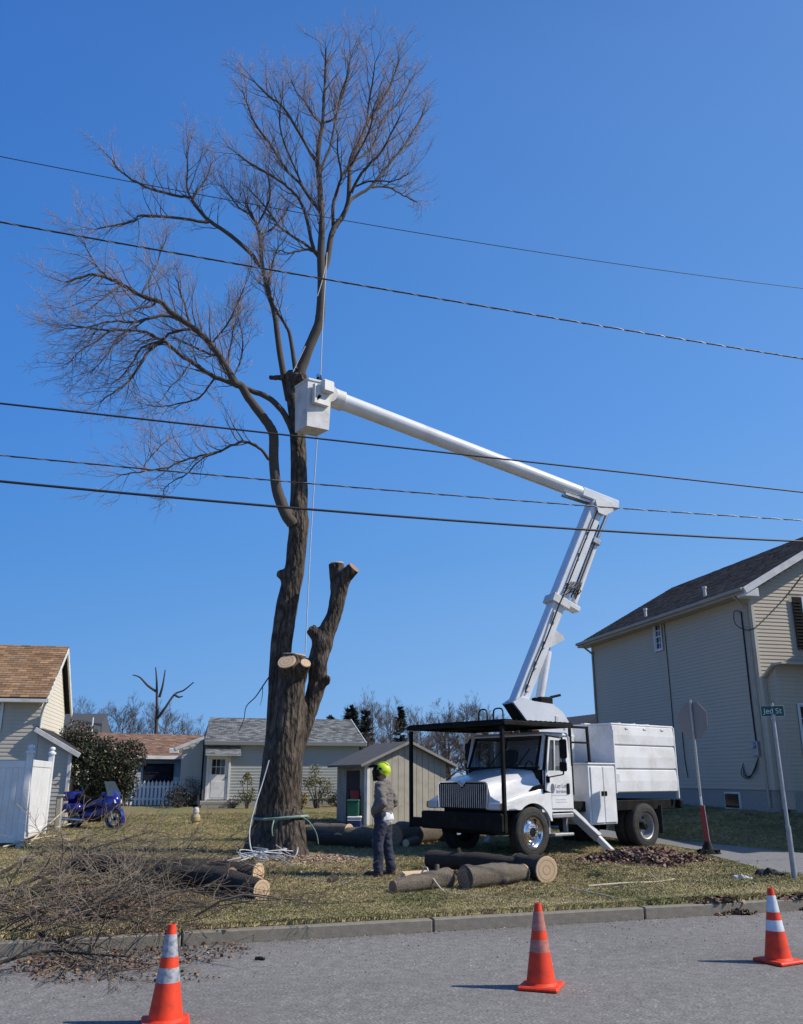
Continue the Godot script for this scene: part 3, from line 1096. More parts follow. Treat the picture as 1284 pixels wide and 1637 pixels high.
	_limb(t, [V(-3.85,15.83,-20.20), V(-3.61,16.17,-20.50), V(-3.36,16.75,-20.80), V(-3.21,17.38,-21.10)], 0.029, 0.017)
	_limb(t, [V(-2.54,7.47,-19.40), V(-2.71,7.69,-19.31), V(-2.91,8.23,-19.22), V(-3.00,8.90,-19.13), V(-3.01,9.49,-19.04), V(-3.10,9.71,-18.95), V(-3.32,10.00,-18.85), V(-3.60,10.35,-18.76), V(-3.77,10.61,-18.67), V(-3.91,10.66,-18.58), V(-4.09,10.98,-18.49), V(-4.32,11.33,-18.40), V(-4.59,11.65,-18.31), V(-4.87,11.89,-18.22), V(-5.14,12.06,-18.13), V(-5.44,12.25,-18.04), V(-5.62,12.43,-17.95), V(-6.01,12.51,-17.85), V(-6.50,12.76,-17.76), V(-6.80,12.89,-17.67), V(-7.14,12.92,-17.58), V(-7.41,12.79,-17.49), V(-7.66,12.62,-17.40)], 0.136, 0.021)
	_limb(t, [V(-2.65,9.85,-19.60), V(-2.84,10.25,-19.55), V(-3.17,10.63,-19.49), V(-3.55,10.81,-19.44), V(-3.82,10.90,-19.39), V(-4.20,11.02,-19.33), V(-4.68,11.22,-19.28), V(-5.07,11.49,-19.23), V(-5.41,11.68,-19.17), V(-5.71,11.96,-19.12), V(-5.93,12.07,-19.07), V(-6.27,12.23,-19.01), V(-6.68,12.25,-18.96), V(-7.13,12.21,-18.91), V(-7.55,12.24,-18.85), V(-7.99,12.30,-18.80)], 0.077, 0.018)
	_limb(t, [V(-5.86,12.07,-19.20), V(-6.14,11.77,-19.04), V(-6.28,11.27,-18.88), V(-6.47,10.78,-18.72), V(-6.67,10.46,-18.56), V(-6.91,10.13,-18.40)], 0.041, 0.016)
	_limb(t, [V(-5.97,12.09,-19.20), V(-6.47,12.03,-19.45), V(-6.72,11.83,-19.70), V(-7.05,11.52,-19.95), V(-7.38,11.44,-20.20)], 0.030, 0.015)
	_limb(t, [V(-4.97,12.10,-18.60), V(-5.33,12.11,-18.73), V(-5.65,12.09,-18.85), V(-5.85,11.97,-18.98), V(-6.15,11.85,-19.10)], 0.037, 0.022)
	_limb(t, [V(-5.24,12.27,-18.50), V(-5.61,12.29,-18.30), V(-5.91,12.09,-18.10), V(-6.20,11.88,-17.90), V(-6.62,11.78,-17.70), V(-6.97,11.56,-17.50), V(-7.31,11.37,-17.30)], 0.044, 0.015)
	_limb(t, [V(-5.00,12.15,-18.60), V(-5.13,12.33,-18.70), V(-5.32,12.92,-18.80), V(-5.45,13.19,-18.90), V(-5.57,13.60,-19.00)], 0.035, 0.019)
	_limb(t, [V(-6.54,12.79,-17.80), V(-6.54,12.61,-17.60), V(-6.70,12.28,-17.40), V(-6.83,11.97,-17.20), V(-6.93,11.65,-17.00)], 0.029, 0.013)
	_limb(t, [V(-5.78,12.54,-18.10), V(-5.83,12.24,-17.83), V(-6.09,12.02,-17.55), V(-6.33,11.71,-17.28), V(-6.57,11.53,-17.00)], 0.029, 0.013)
	_limb(t, [V(-4.44,11.56,-18.90), V(-4.65,11.70,-19.20), V(-5.12,12.06,-19.50), V(-5.45,12.34,-19.80), V(-5.85,12.66,-20.10)], 0.031, 0.017)
	_limb(t, [V(-4.57,11.21,-19.40), V(-4.96,10.78,-19.60), V(-5.48,10.68,-19.80), V(-6.02,10.69,-20.00), V(-6.37,10.81,-20.20)], 0.024, 0.013)
	_limb(t, [V(-5.15,11.50,-19.20), V(-5.28,10.96,-18.87), V(-5.41,10.51,-18.53), V(-5.49,10.04,-18.20)], 0.021, 0.010)
	_limb(t, [V(-3.10,9.07,-19.60), V(-3.19,9.10,-19.46), V(-3.35,9.28,-19.32), V(-3.62,9.40,-19.18), V(-3.92,9.30,-19.04), V(-4.23,9.07,-18.90), V(-4.65,8.90,-18.76), V(-5.05,8.71,-18.62), V(-5.35,8.49,-18.48), V(-5.74,8.39,-18.34), V(-6.23,8.24,-18.20)], 0.040, 0.015)
	_limb(t, [V(-4.25,9.10,-19.00), V(-4.75,8.97,-19.20), V(-5.09,8.68,-19.40), V(-5.49,8.56,-19.60), V(-5.72,8.44,-19.80)], 0.020, 0.011)
	_limb(t, [V(-5.81,8.42,-18.40), V(-5.84,8.67,-18.60), V(-5.66,9.08,-18.80), V(-5.47,9.41,-19.00)], 0.017, 0.011)
	_limb(t, [V(-6.77,12.84,-17.60), V(-7.08,13.18,-17.73), V(-7.31,13.52,-17.87), V(-7.61,14.04,-18.00)], 0.023, 0.013)
	_limb(t, [V(-6.13,12.63,-18.00), V(-6.02,13.22,-18.20), V(-5.94,13.78,-18.40), V(-5.95,14.36,-18.60)], 0.023, 0.013)
	_limb(t, [V(-4.22,11.24,-19.10), V(-4.25,11.90,-19.33), V(-4.25,12.46,-19.57), V(-4.33,13.04,-19.80)], 0.024, 0.013)
	_limb(t, [V(-4.64,11.80,-18.90), V(-4.22,12.23,-18.67), V(-3.96,12.60,-18.43), V(-3.73,13.05,-18.20)], 0.024, 0.013)
	_limb(t, [V(-4.11,11.08,-19.20), V(-3.99,11.72,-19.47), V(-4.03,12.47,-19.73), V(-4.25,13.24,-20.00)], 0.022, 0.014)
	_limb(t, [V(-6.70,12.27,-19.00), V(-6.90,11.88,-18.80), V(-7.01,11.36,-18.60), V(-7.19,10.93,-18.40)], 0.024, 0.012)
	_limb(t, [V(-7.13,12.20,-18.90), V(-7.52,12.11,-19.23), V(-8.02,12.03,-19.57), V(-8.43,11.85,-19.90)], 0.022, 0.013)
	part(t, "hanging_twig", hanging_twig(), M.limb)
	twigs.col = Color(1, 1, 1)
	var o := part(t, "twigs", twigs, M.twig)
	o.set_meta("kind", "stuff")


func hanging_twig() -> MB:
	var mb := MB.new()
	mb.tube(curve([V(-2.85, 4.1, -19.6), V(-3.02, 3.82, -19.5), V(-3.2, 3.5, -19.4), V(-3.38, 3.28, -19.3), V(-3.42, 3.0, -19.3), V(-3.52, 2.75, -19.3)], 4), taper(21, .018, .006), 5)
	mb.tube(curve([V(-3.07, 3.75, -19.45), V(-3.06, 3.5, -19.4), V(-3.1, 3.3, -19.4)], 4), taper(9, .009, .004), 4)
	return mb


# ---------------------------------------------------------------- distant trees
func bare_proto(h: float, spread: float, sd: int, base: Color) -> Array:
	rng.seed = sd
	var tr := MB.new()
	var tw := MB.new()
	tr.col = base * 0.8
	var trunk := curve([V(0, -0.3, 0), V(0.1, h * 0.25, 0.05), V(-0.05, h * 0.5, 0), V(0.1, h * 0.72, 0), V(0.0, h * 0.95, 0)], 4)
	tr.tube(trunk, taper(trunk.size(), h * 0.022, 0.012), 8)
	for i in 27:
		var k := 0.16 + 0.8 * i / 27.0
		var b: Vector3 = trunk[int(k * (trunk.size() - 1))]
		var a := i * 2.4 + rng.randf()
		var d := V(cos(a), rng.randf_range(0.55, 1.2), sin(a)).normalized()
		far_branch(tr, tw, b, d, h * spread * (1.0 - 0.55 * k) * rng.randf_range(0.7, 1.1), h * 0.008 * (1.2 - k), 1, base)
	return [tr.mesh(), tw.mesh()]


func far_branch(tr: MB, tw: MB, p: Vector3, d: Vector3, len: float, r: float, level: int, base: Color) -> void:
	var pts := PackedVector3Array([p])
	var n := 3
	var q := p
	for i in n:
		d = (d + rand_perp(d) * 0.22 + V(0, 0.12, 0)).normalized()
		q += d * len / n
		pts.append(q)
	var m: MB = tr if level == 1 else tw
	m.col = base * rng.randf_range(0.7, 1.3)
	m.tube(pts, taper(n + 1, maxf(r, 0.008), maxf(r * 0.3, 0.005)), 4 if level == 1 else 3, false)
	if level >= 4:
		return
	var cnt := 7 if level == 1 else (6 if level == 2 else 4)
	for i in cnt:
		var k := rng.randf_range(0.25, 1.0) * n
		var j := mini(int(k), n - 1)
		var b := pts[j].lerp(pts[j + 1], k - j)
		var t := (pts[j + 1] - pts[j]).normalized()
		far_branch(tr, tw, b, (t + rand_perp(t) * rng.randf_range(0.5, 1.0) + V(0, .2, 0)).normalized(), len * rng.randf_range(0.35, 0.6), r * 0.5, level + 1, base)


func far_tree(pr: Array, label: String, called: String, at: Vector3, turn: float, sc: Vector3, group := "") -> void:
	var t := thing(called, label, "tree", at, turn, group)
	part(t, "trunk", pr[0], M.twig)
	var o := part(t, "crown", pr[1], M.twig)
	o.set_meta("kind", "stuff")
	t.scale = sc


func conifer(label: String, at: Vector3, h: float, w: float, sd: int) -> void:
	rng.seed = sd
	var t := thing("conifer", label, "tree", at, 0.0, "dark conifers behind the shed")
	var tr := MB.new()
	tr.cyl(V(0, -0.3, 0), V(0, h * 0.98, 0), 0.14, 0.02, 7)
	part(t, "trunk", tr, M.limb)
	var mb := MB.new()
	for i in 120:
		var k := pow(rng.randf(), 0.8)
		var y := h * (0.08 + 0.92 * k)
		var l := w * (1.03 - k) * rng.randf_range(0.6, 1.15) + 0.12
		var a := rng.randf() * TAU
		var d := V(cos(a), -0.25 + 0.4 * k, sin(a))
		for j in 10:
			var s := (j + 0.5) / 10.0
			var c := V(0, y, 0) + d * l * s + V(0, 0.25 * l * s * s, 0)
			for m in 2:
				var e := V(rng.randfn(), rng.randfn() * 0.5, rng.randfn()).normalized() * 0.24
				var f := V(rng.randfn(), rng.randfn(), rng.randfn()).normalized() * 0.09
				mb.col = C(.018, .028, .02) * rng.randf_range(0.6, 1.7)
				mb.tri(c - f, c + f, c + e + d * 0.18, V(0.2, 1, 0.3))
	var o := part(t, "crown", mb, M.needle)
	o.set_meta("kind", "stuff")


func dead_tree() -> void:
	var t := thing("dead_tree", "dead broken tree with three bare arms above the brown roof", "tree", W(-14.2, 52), 0.0)
	var u := 0.0405
	for l in [[V(0, -.2, 0), V(-.1, 4.2, 0), V(-.15, 5.3, .1), V(-.3, 6.6, 0), V(-.42, 7.35, 0)], [V(-.1, 4.35, 0), V(.35, 4.9, .2), V(.85, 5.75, .1), V(1.35, 6.0, 0), V(1.95, 6.45, .2)], [V(-.2, 5.9, 0), V(-.75, 6.25, .1), V(-1.3, 6.75, 0), V(-1.75, 6.9, 0)], [V(-.05, 5.6, 0), V(.12, 6.3, .1), V(.16, 7.2, 0)], [V(.85, 5.75, .1), V(1.1, 5.6, .1), V(1.35, 5.65, .1)]]:
		var mb := MB.new()
		var c := curve(l, 4)
		mb.tube(c, taper(c.size(), 0.125 if l[0].y < 0 else 0.085, 0.03), 8)
		part(t, "trunk" if l[0].y < 0 else "limb", mb, M.limb)


# ---------------------------------------------------------------- shrubs
func leaf_mesh(l: float, w: float) -> ArrayMesh:
	var mb := MB.new()
	mb.quad(V(0, 0, 0), V(w, l * 0.5, 0.12 * l), V(0, l, 0), V(-w, l * 0.5, 0.12 * l), V(0, 0.2, 1))
	return mb.mesh()


func shrub(called: String, label: String, category: String, at: Vector3, rx: float, h: float, count: int, cols: Array, leaf: float, sd: int, stems := 6, group := "") -> Node3D:
	rng.seed = sd
	var t := thing(called, label, category, at, 0.0, group)
	var lobes := []
	for i in 16:
		var a := rng.randf() * TAU
		var k := rng.randf()
		lobes.append([V(cos(a) * rx * 0.62 * sin(k * 2.6 + 0.3), h * (0.18 + 0.68 * k), sin(a) * rx * 0.62 * sin(k * 2.6 + 0.3)), rx * rng.randf_range(0.26, 0.46)])
	var sm := MB.new()
	for i in stems:
		var l: Array = lobes[i % lobes.size()]
		var e: Vector3 = l[0]
		var c := curve([V(rng.randfn() * 0.06 * rx, -0.1, rng.randfn() * 0.06 * rx), e * 0.5 + V(0, 0.05, 0), e], 4)
		sm.tube(c, taper(c.size(), 0.035 * rx + 0.008, 0.008), 5)
	var so := part(t, "stem", sm, M.limb)
	so.set_meta("kind", "stuff")
	var ls := []
	var cs := []
	for i in count:
		var l: Array = lobes[rng.randi() % lobes.size()]
		var d := V(rng.randfn(), rng.randfn(), rng.randfn()).normalized()
		var rr: float = l[1] * pow(rng.randf(), 0.35)
		var p: Vector3 = l[0] + d * rr
		p.y = maxf(p.y, 0.04)
		var s := leaf * rng.randf_range(0.6, 1.4)
		ls.append(Transform3D(Basis.from_euler(V(rng.randfn() * 0.9, rng.randf() * TAU, rng.randfn() * 0.9)).scaled(V(s, s, s)), p))
		var ci := rng.randf()
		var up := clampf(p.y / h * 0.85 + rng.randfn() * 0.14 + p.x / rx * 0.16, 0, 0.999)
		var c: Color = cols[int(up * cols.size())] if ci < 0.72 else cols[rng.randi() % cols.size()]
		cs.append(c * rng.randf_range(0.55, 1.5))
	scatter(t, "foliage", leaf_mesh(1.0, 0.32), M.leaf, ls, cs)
	return t


func far_vegetation() -> void:
	var grey := C(.135, .12, .115)
	var a := bare_proto(10.0, 0.44, 51, grey)
	var b := bare_proto(10.0, 0.36, 52, C(.135, .105, .088))
	var c := bare_proto(10.0, 0.52, 53, C(.15, .13, .118))
	# x, forward, height factor, width factor, prototype, label
	var gl := "bare trees along the skyline behind the houses"
	for q in [
		[-21.6, 61, .70, .85, c, "rounded grey bare tree above the red-leaved bush"],
		[-19.3, 62, .74, .9, a, "highest rounded bare tree left of the dead tree"],
		[-16.6, 63, .70, .9, c, "grey bare tree just left of the dead broken tree"],
		[-14.6, 66, .62, .8, b, "low bare tree behind the dead broken tree"],
		[-18.0, 90, .62, 1.1, a, "far bare tree low over the ridge of the brown roof"],
		[-16.0, 92, .72, 1.0, c, "far bare tree left of the dark chimney pipe"],
		[-12.4, 94, .70, 1.1, a, "far bare tree beside the dark chimney pipe"],
		[-4.0, 70, .74, .7, b, "bare tree between the two dark conifers, left of the pair"],
		[-2.2, 68, .80, .8, a, "tall bare tree between the two dark conifers, right of the pair"],
		[-0.9, 75, .80, .7, b, "slim bare tree behind the shed peak"],
		[1.6, 72, .68, .9, c, "bare brownish tree seen through the black rack, left end"],
		[3.4, 70, .74, .9, b, "bare brownish tree seen through the black rack, middle"],
		[5.2, 71, .78, .9, a, "bare tree behind the two hoops on the rack"],
		[7.2, 74, .72, .9, c, "bare tree behind the cab roof of the truck"],
		[9.4, 76, .62, .9, b, "low bare tree between cab and turret"],
		[13.6, 66, .50, .8, b, "low dark tree left of the grey two-storey house"],
		[14.9, 60, .92, .6, a, "bare tree touching the left edge of the grey two-storey house"]]:
		far_tree(q[4], q[5], "bare_tree", W(q[0], q[1], -0.1), q[0] * 2.1, V(q[3] * q[2], q[2] * .80, q[3] * q[2]), gl)
	for q in [[1.2, 55, .40, 1.5, "low brown thicket tree just right of the shed roof"], [3.0, 57, .44, 1.5, "low brown thicket tree in the middle of the gap under the black rack"], [4.8, 58, .42, 1.5, "low brown thicket tree left of the truck windshield"], [-1.6, 58, .42, 1.4, "low brown thicket tree above the shed roof"], [-3.4, 57, .36, 1.4, "low brown thicket tree left of the shed roof"], [6.6, 60, .42, 1.5, "low brown thicket tree behind the windshield of the truck"], [-24.0, 60, .5, 1.3, "low brown thicket tree beside the cream gable at the left"], [8.6, 62, .42, 1.5, "low brown thicket tree behind the turret"]]:
		far_tree(b, q[4], "thicket_tree", W(q[0], q[1], -0.1), q[0] * 1.7, V(q[3] * q[2], q[2] * .85, q[3] * q[2]), "brown thicket trees")
	conifer("tallest dark conifer, right of the big trunk", W(-3.75, 66), 6.1, 1.5, 61)
	conifer("small dark conifer tip right of the bare trees", W(-0.1, 70), 5.8, 0.9, 62)
	conifer("low dark conifer beside the grey roof edge", W(-5.0, 64), 5.2, 1.1, 63)
	conifer("mid dark conifer right of the tallest one", W(-2.7, 67), 5.6, 1.0, 64)
	dead_tree()
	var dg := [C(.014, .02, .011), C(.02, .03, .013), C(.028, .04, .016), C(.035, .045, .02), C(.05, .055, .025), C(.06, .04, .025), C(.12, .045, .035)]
	shrub("holly_bush", "big dark evergreen bush with reddish top behind the motorcycle", "bush", W(-9.85, 28.9), 1.85, 3.35, 24000, dg, 0.085, 71, 12)
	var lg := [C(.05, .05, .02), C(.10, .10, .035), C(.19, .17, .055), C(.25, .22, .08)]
	shrub("garden_shrub", "yellow-green shrub right of the big trunk", "shrub", W(-3.55, 38.2), 0.75, 1.75, 1500, lg, 0.07, 72, 9)
	shrub("garden_shrub", "pale green shrub just left of the big trunk", "shrub", W(-6.35, 37.6), 0.5, 1.5, 800, lg, 0.07, 73, 7)
	shrub("garden_shrub", "low round dark green shrub by the grey house corner", "shrub", W(-2.75, 39.4), 0.62, 0.62, 1200, [C(.02, .03, .012), C(.04, .05, .02), C(.07, .075, .03)], 0.06, 74, 5)
	shrub("garden_shrub", "dark leafless-looking shrub left of the white stoop", "shrub", W(-9.2, 37.9), 0.75, 0.8, 1300, [C(.015, .014, .014), C(.03, .026, .022), C(.05, .04, .035)], 0.06, 75, 8)
	shrub("garden_shrub", "taller dark shrub between stoop and picket fence", "shrub", W(-9.0, 38.9), 0.6, 1.15, 1200, [C(.012, .012, .012), C(.022, .02, .018), C(.05, .045, .03)], 0.06, 76, 8)
	shrub("garden_shrub", "yellowish grass clump beside the big trunk base", "shrub", W(-4.05, 37.0), 0.35, 0.7, 500, [C(.18, .14, .05), C(.3, .24, .1)], 0.08, 77, 5)
	shrub("garden_shrub", "small weedy plant right of the white stoop", "shrub", W(-7.0, 38.0), 0.4, 0.45, 400, [C(.03, .03, .02), C(.08, .07, .04)], 0.05, 78, 5)


# ---------------------------------------------------------------- the truck
const ZC := -1.175
const AX := Basis(Vector3(1, 0, 0), Vector3(0, 0, 1), Vector3(0, -1, 0))   # lathe axis along z


func wheel(t: Node3D, called: String, x: float, z: float, side: float, dual: bool) -> void:
	var b := Transform3D(AX if side > 0 else AX.rotated(Vector3.UP, PI), V(x, 0.49, z))
	var hub := MB.new()
	hub.lathe(b, [Vector2(.001, .11), Vector2(.06, .11), Vector2(.085, .09), Vector2(.085, -.1)], 16)
	var w := part(t, called, hub, M.black)
	var ty := MB.new()
	for off in ([0.0, -0.31] if dual else [0.0]):
		ty.lathe(b.translated_local(V(0, off, 0)), [Vector2(.285, -.12), Vector2(.31, -.135), Vector2(.40, -.142), Vector2(.455, -.13), Vector2(.49, -.105), Vector2(.497, -.05), Vector2(.488, -.048), Vector2(.488, -.036), Vector2(.497, -.034), Vector2(.497, .034), Vector2(.488, .036), Vector2(.488, .048), Vector2(.497, .05), Vector2(.49, .105), Vector2(.455, .13), Vector2(.40, .142), Vector2(.36, .138), Vector2(.355, .143), Vector2(.335, .143), Vector2(.31, .135), Vector2(.285, .12)], 40)
	part(w, "tyre", ty, M.rubber)
	var rim := MB.new()
	if dual:
		rim.lathe(b, [Vector2(.285, .125), Vector2(.265, .11), Vector2(.25, .02), Vector2(.235, -.06), Vector2(.12, -.075), Vector2(.001, -.07)], 28)
	else:
		rim.lathe(b, [Vector2(.287, .125), Vector2(.27, .115), Vector2(.26, .06), Vector2(.25, .05), Vector2(.19, .075), Vector2(.155, .105), Vector2(.09, .11), Vector2(.085, .05)], 28)
	part(w, "rim", rim, M.galv if dual else M.chrome)
	for i in 5:
		var a := TAU * i / 5.0 + 0.3
		var ho := MB.new()
		ho.lathe(b.translated_local(V(cos(a) * .215, .066 if not dual else -.062, sin(a) * .215)), [Vector2(.001, .004), Vector2(.032, .004), Vector2(.036, 0.0)], 12)
		part(w, "hand_hole", ho, M.dark)
	for i in 10:
		var a := TAU * i / 10.0
		var nu := MB.new()
		nu.lathe(b.translated_local(V(cos(a) * .12, .10 if not dual else -.07, sin(a) * .12)), [Vector2(.001, .03), Vector2(.012, .03), Vector2(.015, .0)], 6)
		part(w, "lug_nut", nu, M.steel)


func mz(side: float, z: float) -> float:
	return z if side > 0 else 2.0 * ZC - z


func bucket_truck() -> void:
	var t := thing("bucket_truck", "white bucket truck with raised boom, black rack over its cab and chip box", "truck", V(2.697, 0.2415, -18.833), deg_to_rad(39.0))
	var mb := MB.new()
	for z in [-0.72, -1.63]:
		mb.box(tf(V(2.2, 0.72, z)), V(5.9, 0.22, 0.09), 0.01)
	for x in [0.03, 1.5, 3.3, 3.85, 4.6]:
		mb.box(tf(V(x, 0.62, ZC)), V(0.16, 0.16, 1.7 if x in [0.03, 3.85] else 0.95), 0.02)
	mb.box(tf(V(0.1, 0.83, ZC)), V(1.5, 0.5, 1.75), 0.05)
	part(t, "chassis", mb, M.black)
	mb = MB.new()
	mb.cyl(V(0.75, 0.55, -2.1), V(1.5, 0.55, -2.1), 0.26, -1.0, 18)
	part(t, "fuel_tank", mb, M.steel)
	wheel(t, "front_wheel", 0.03, -0.16, 1, false)
	wheel(t, "front_wheel", 0.03, 2 * ZC + 0.16, -1, false)
	wheel(t, "rear_wheel", 3.85, -0.16, 1, true)
	wheel(t, "rear_wheel", 3.85, 2 * ZC + 0.16, -1, true)
	for s in [1, -1]:
		mb = MB.new()
		mb.box(tf(V(4.5, 0.62, mz(s, -0.34))), V(0.015, 0.62, 0.58))
		part(t, "mud_flap", mb, M.rubber)
	# bumper
	mb = MB.new()
	mb.box(tf(V(-0.86, 0.69, -1.19)), V(0.22, 0.36, 2.46), 0.03)
	mb.box(tf(V(-0.82, 0.62, -2.6)), V(0.1, 0.2, 0.62), 0.02)
	mb.box(tf(V(-0.72, 0.52, ZC)), V(0.1, 0.16, 1.6), 0.02)
	part(t, "front_bumper", mb, M.black)
	# hood
	var st := [
		[-.84, [[1.10, .93], [1.12, 1.03], [1.06, 1.10], [.92, 1.135], [.80, 1.2], [.76, 1.37], [.68, 1.455], [.36, 1.485], [.001, 1.5]]],
		[-.6, [[1.165, .95], [1.175, 1.09], [1.14, 1.17], [1.0, 1.22], [.83, 1.28], [.78, 1.42], [.69, 1.515], [.37, 1.55], [.001, 1.57]]],
		[-.2, [[1.17, 1.08], [1.178, 1.18], [1.155, 1.25], [1.03, 1.305], [.87, 1.37], [.81, 1.49], [.72, 1.585], [.39, 1.625], [.001, 1.645]]],
		[.1, [[1.17, 1.08], [1.178, 1.2], [1.155, 1.29], [1.04, 1.36], [.91, 1.44], [.86, 1.55], [.79, 1.65], [.43, 1.69], [.001, 1.71]]],
		[.34, [[1.168, 1.08], [1.176, 1.24], [1.16, 1.36], [1.08, 1.46], [1.02, 1.55], [.98, 1.64], [.9, 1.71], [.48, 1.75], [.001, 1.77]]]]
	mb = MB.new()
	var g := []
	for q in st:
		var row := PackedVector3Array()
		for w in q[1]:
			row.append(V(q[0], w[1], ZC + w[0]))
		for k in range(q[1].size() - 2, -1, -1):
			var w: Array = q[1][k]
			row.append(V(q[0], w[1], ZC - w[0]))
		g.append(row)
	mb.rows(g)
	var hood := part(t, "hood", mb, M.white)
	var face := []
	for w in st[0][1]:
		face.append(Vector2(w[0], w[1]))
	for k in range(st[0][1].size() - 2, -1, -1):
		face.append(Vector2(-st[0][1][k][0], st[0][1][k][1]))
	var FX := Transform3D(Basis(V(0, 0, 1), V(0, 1, 0), V(-1, 0, 0)), V(0, 0, ZC))
	mb = MB.new()
	mb.prism(FX, face, 0.82, 0.84)
	part(hood, "nose_panel", mb, M.white)
	for s in [1, -1]:
		mb = MB.new()
		var arch := [Vector2(-.82, .93), Vector2(-.82, 1.0), Vector2(-.5, 1.08), Vector2(0, 1.13), Vector2(.45, 1.25), Vector2(.60, 1.25), Vector2(.60, .69)]
		for i in 13:
			var a := deg_to_rad(21.0 + i * 9.0)
			arch.append(Vector2(.03 + cos(a) * .565, .49 + sin(a) * .565))
		mb.prism(Transform3D(Basis.IDENTITY, V(0, 0, 0)), arch, mz(s, -.004), mz(s, -.2))
		part(t, "fender", mb, M.white)
		mb = MB.new()
		mb.box(tf(V(-.865, 1.0, ZC + s * .95), 0, s * 0.12, 0), V(.06, .15, .33), 0.02)
		var hl := part(t, "headlight", mb, M.lens)
		mb = MB.new()
		mb.box(tf(V(-.83, 1.0, ZC + s * 1.14)), V(.1, .13, .07), 0.02)
		part(hl, "turn_signal", mb, M.amber)
		mb = MB.new()
		mb.prism(Transform3D(Basis.from_euler(V(0.25 * s, -0.1 * s, 0)), V(0, 0, 0)), [Vector2(-.40, 1.34), Vector2(-.3, 1.43), Vector2(-.1, 1.475), Vector2(.0, 1.46), Vector2(.0, 1.40), Vector2(-.14, 1.385)], mz(s, -.32) + (0.33 * s), mz(s, -.32) + 0.37 * s)
		part(hood, "side_vent", mb, M.black)
	# grille
	mb = MB.new()
	mb.prism(FX, [Vector2(-.72, .96), Vector2(-.74, 1.40), Vector2(-.68, 1.45), Vector2(-.12, 1.46), Vector2(0, 1.36), Vector2(.12, 1.46), Vector2(.68, 1.45), Vector2(.74, 1.40), Vector2(.72, .96), Vector2(.66, .93), Vector2(-.66, .93)], 0.84, 0.862)
	var gr := part(t, "grille", mb, M.black)
	for i in 23:
		var z := -0.68 + i * 1.36 / 22.0
		var top := 1.43 if absf(z) > 0.12 else 1.345 + absf(z) * 0.7
		mb = MB.new()
		mb.box(tf(V(-.872, (top + .955) / 2, ZC + z)), V(.02, top - .955, .022), 0.004)
		part(gr, "grille_bar", mb, M.steel)
	mb = MB.new()
	var rimp := [V(-.87, .94, -.73), V(-.87, 1.41, -.75), V(-.87, 1.465, -.68), V(-.87, 1.475, -.13), V(-.87, 1.375, 0), V(-.87, 1.475, .13), V(-.87, 1.465, .68), V(-.87, 1.41, .75), V(-.87, .94, .73)]
	for i in rimp.size() - 1:
		mb.bar(rimp[i] + V(0, 0, ZC), rimp[i + 1] + V(0, 0, ZC), 0.03, 0.035, V(1, 0, 0), 0.006)
	part(gr, "grille_surround", mb, M.chrome)
	# cab
	mb = MB.new()
	mb.box(tf(V(.93, 2.45, ZC)), V(.86, .11, 2.2), 0.05)
	mb.box(tf(V(.8, .9, ZC)), V(.96, .06, 2.3))
	mb.box(tf(V(1.285, 1.35, ZC)), V(.04, .9, 2.33), 0.01)
	mb.box(tf(V(1.285, 2.33, ZC)), V(.04, .18, 2.3), 0.01)
	for z in [-1.0, 1.0]:
		mb.box(tf(V(1.285, 2.0, ZC + z)), V(.04, .5, .3), 0.01)
	var cab := part(t, "cab", mb, M.white)
	mb = MB.new()
	mb.box(tf(V(.43, 1.63, ZC)), V(.22, .26, 2.2), 0.04)
	part(cab, "dashboard", mb, M.black)
	mb = MB.new()
	mb.box(tf(V(.95, 2.385, ZC)), V(.72, .02, 2.1))
	mb.box(tf(V(1.255, 1.35, ZC)), V(.02, .88, 2.2))
	mb.box(tf(V(.85, .945, ZC)), V(.8, .03, 2.16))
	for z in [ZC - 1.08, ZC + 1.08]:
		mb.box(tf(V(.9, 1.3, z)), V(.62, .68, .02))
	part(cab, "cab_lining", mb, M.dark)
	for z in [-.55, .55]:
		mb = MB.new()
		mb.box(tf(V(.9, 1.3, ZC + z)), V(.5, .2, .5), 0.06)
		mb.box(tf(V(1.14, 1.75, ZC + z), 0, 0, -.15), V(.14, .85, .48), 0.06)
		part(cab, "seat", mb, M.dark)
	mb = MB.new()
	var ring := PackedVector3Array()
	for i in 25:
		var a := TAU * i / 24.0
		ring.append(V(.62 + sin(a) * .09, 1.72 + cos(a) * .18, ZC + .55 + sin(a) * .0 + cos(a + PI / 2) * .21))
	mb.tube(ring, taper(25, .016, .016), 6, false)
	mb.cyl(V(.44, 1.55, ZC + .55), V(.62, 1.72, ZC + .55), .03)
	part(cab, "steering_wheel", mb, M.black_gloss)
	for s in [1, -1]:
		var z0 := mz(s, 0.0)
		var z1 := mz(s, -.06)
		mb = MB.new()
		mb.prism(Transform3D.IDENTITY, [Vector2(.41, 1.70), Vector2(.41, 1.31), Vector2(.605, 1.255), Vector2(.605, .94), Vector2(1.265, .93), Vector2(1.265, 1.70)], z0, z1)
		mb.prism(Transform3D.IDENTITY, [Vector2(.47, 1.702), Vector2(.585, 2.34), Vector2(.60, 2.40), Vector2(1.19, 2.40), Vector2(1.262, 1.702), Vector2(1.14, 1.702), Vector2(1.09, 2.33), Vector2(.63, 2.33), Vector2(.525, 1.702)], mz(s, -.004), z1)
		var door := part(t, "door", mb, M.white)
		mb = MB.new()
		mb.box(tf(V(.82, 2.02, mz(s, -.035))), V(.6, .62, .008))
		part(door, "window_pane", mb, M.clear)
		mb = MB.new()
		mb.bar(V(.74, 1.70, mz(s, -.02)), V(.77, 2.34, mz(s, -.02)), .035, .03)
		part(door, "vent_divider", mb, M.white_flat)
		mb = MB.new()
		mb.box(tf(V(1.13, 1.33, mz(s, .012))), V(.085, .22, .03), 0.012)
		part(door, "handle", mb, M.black)
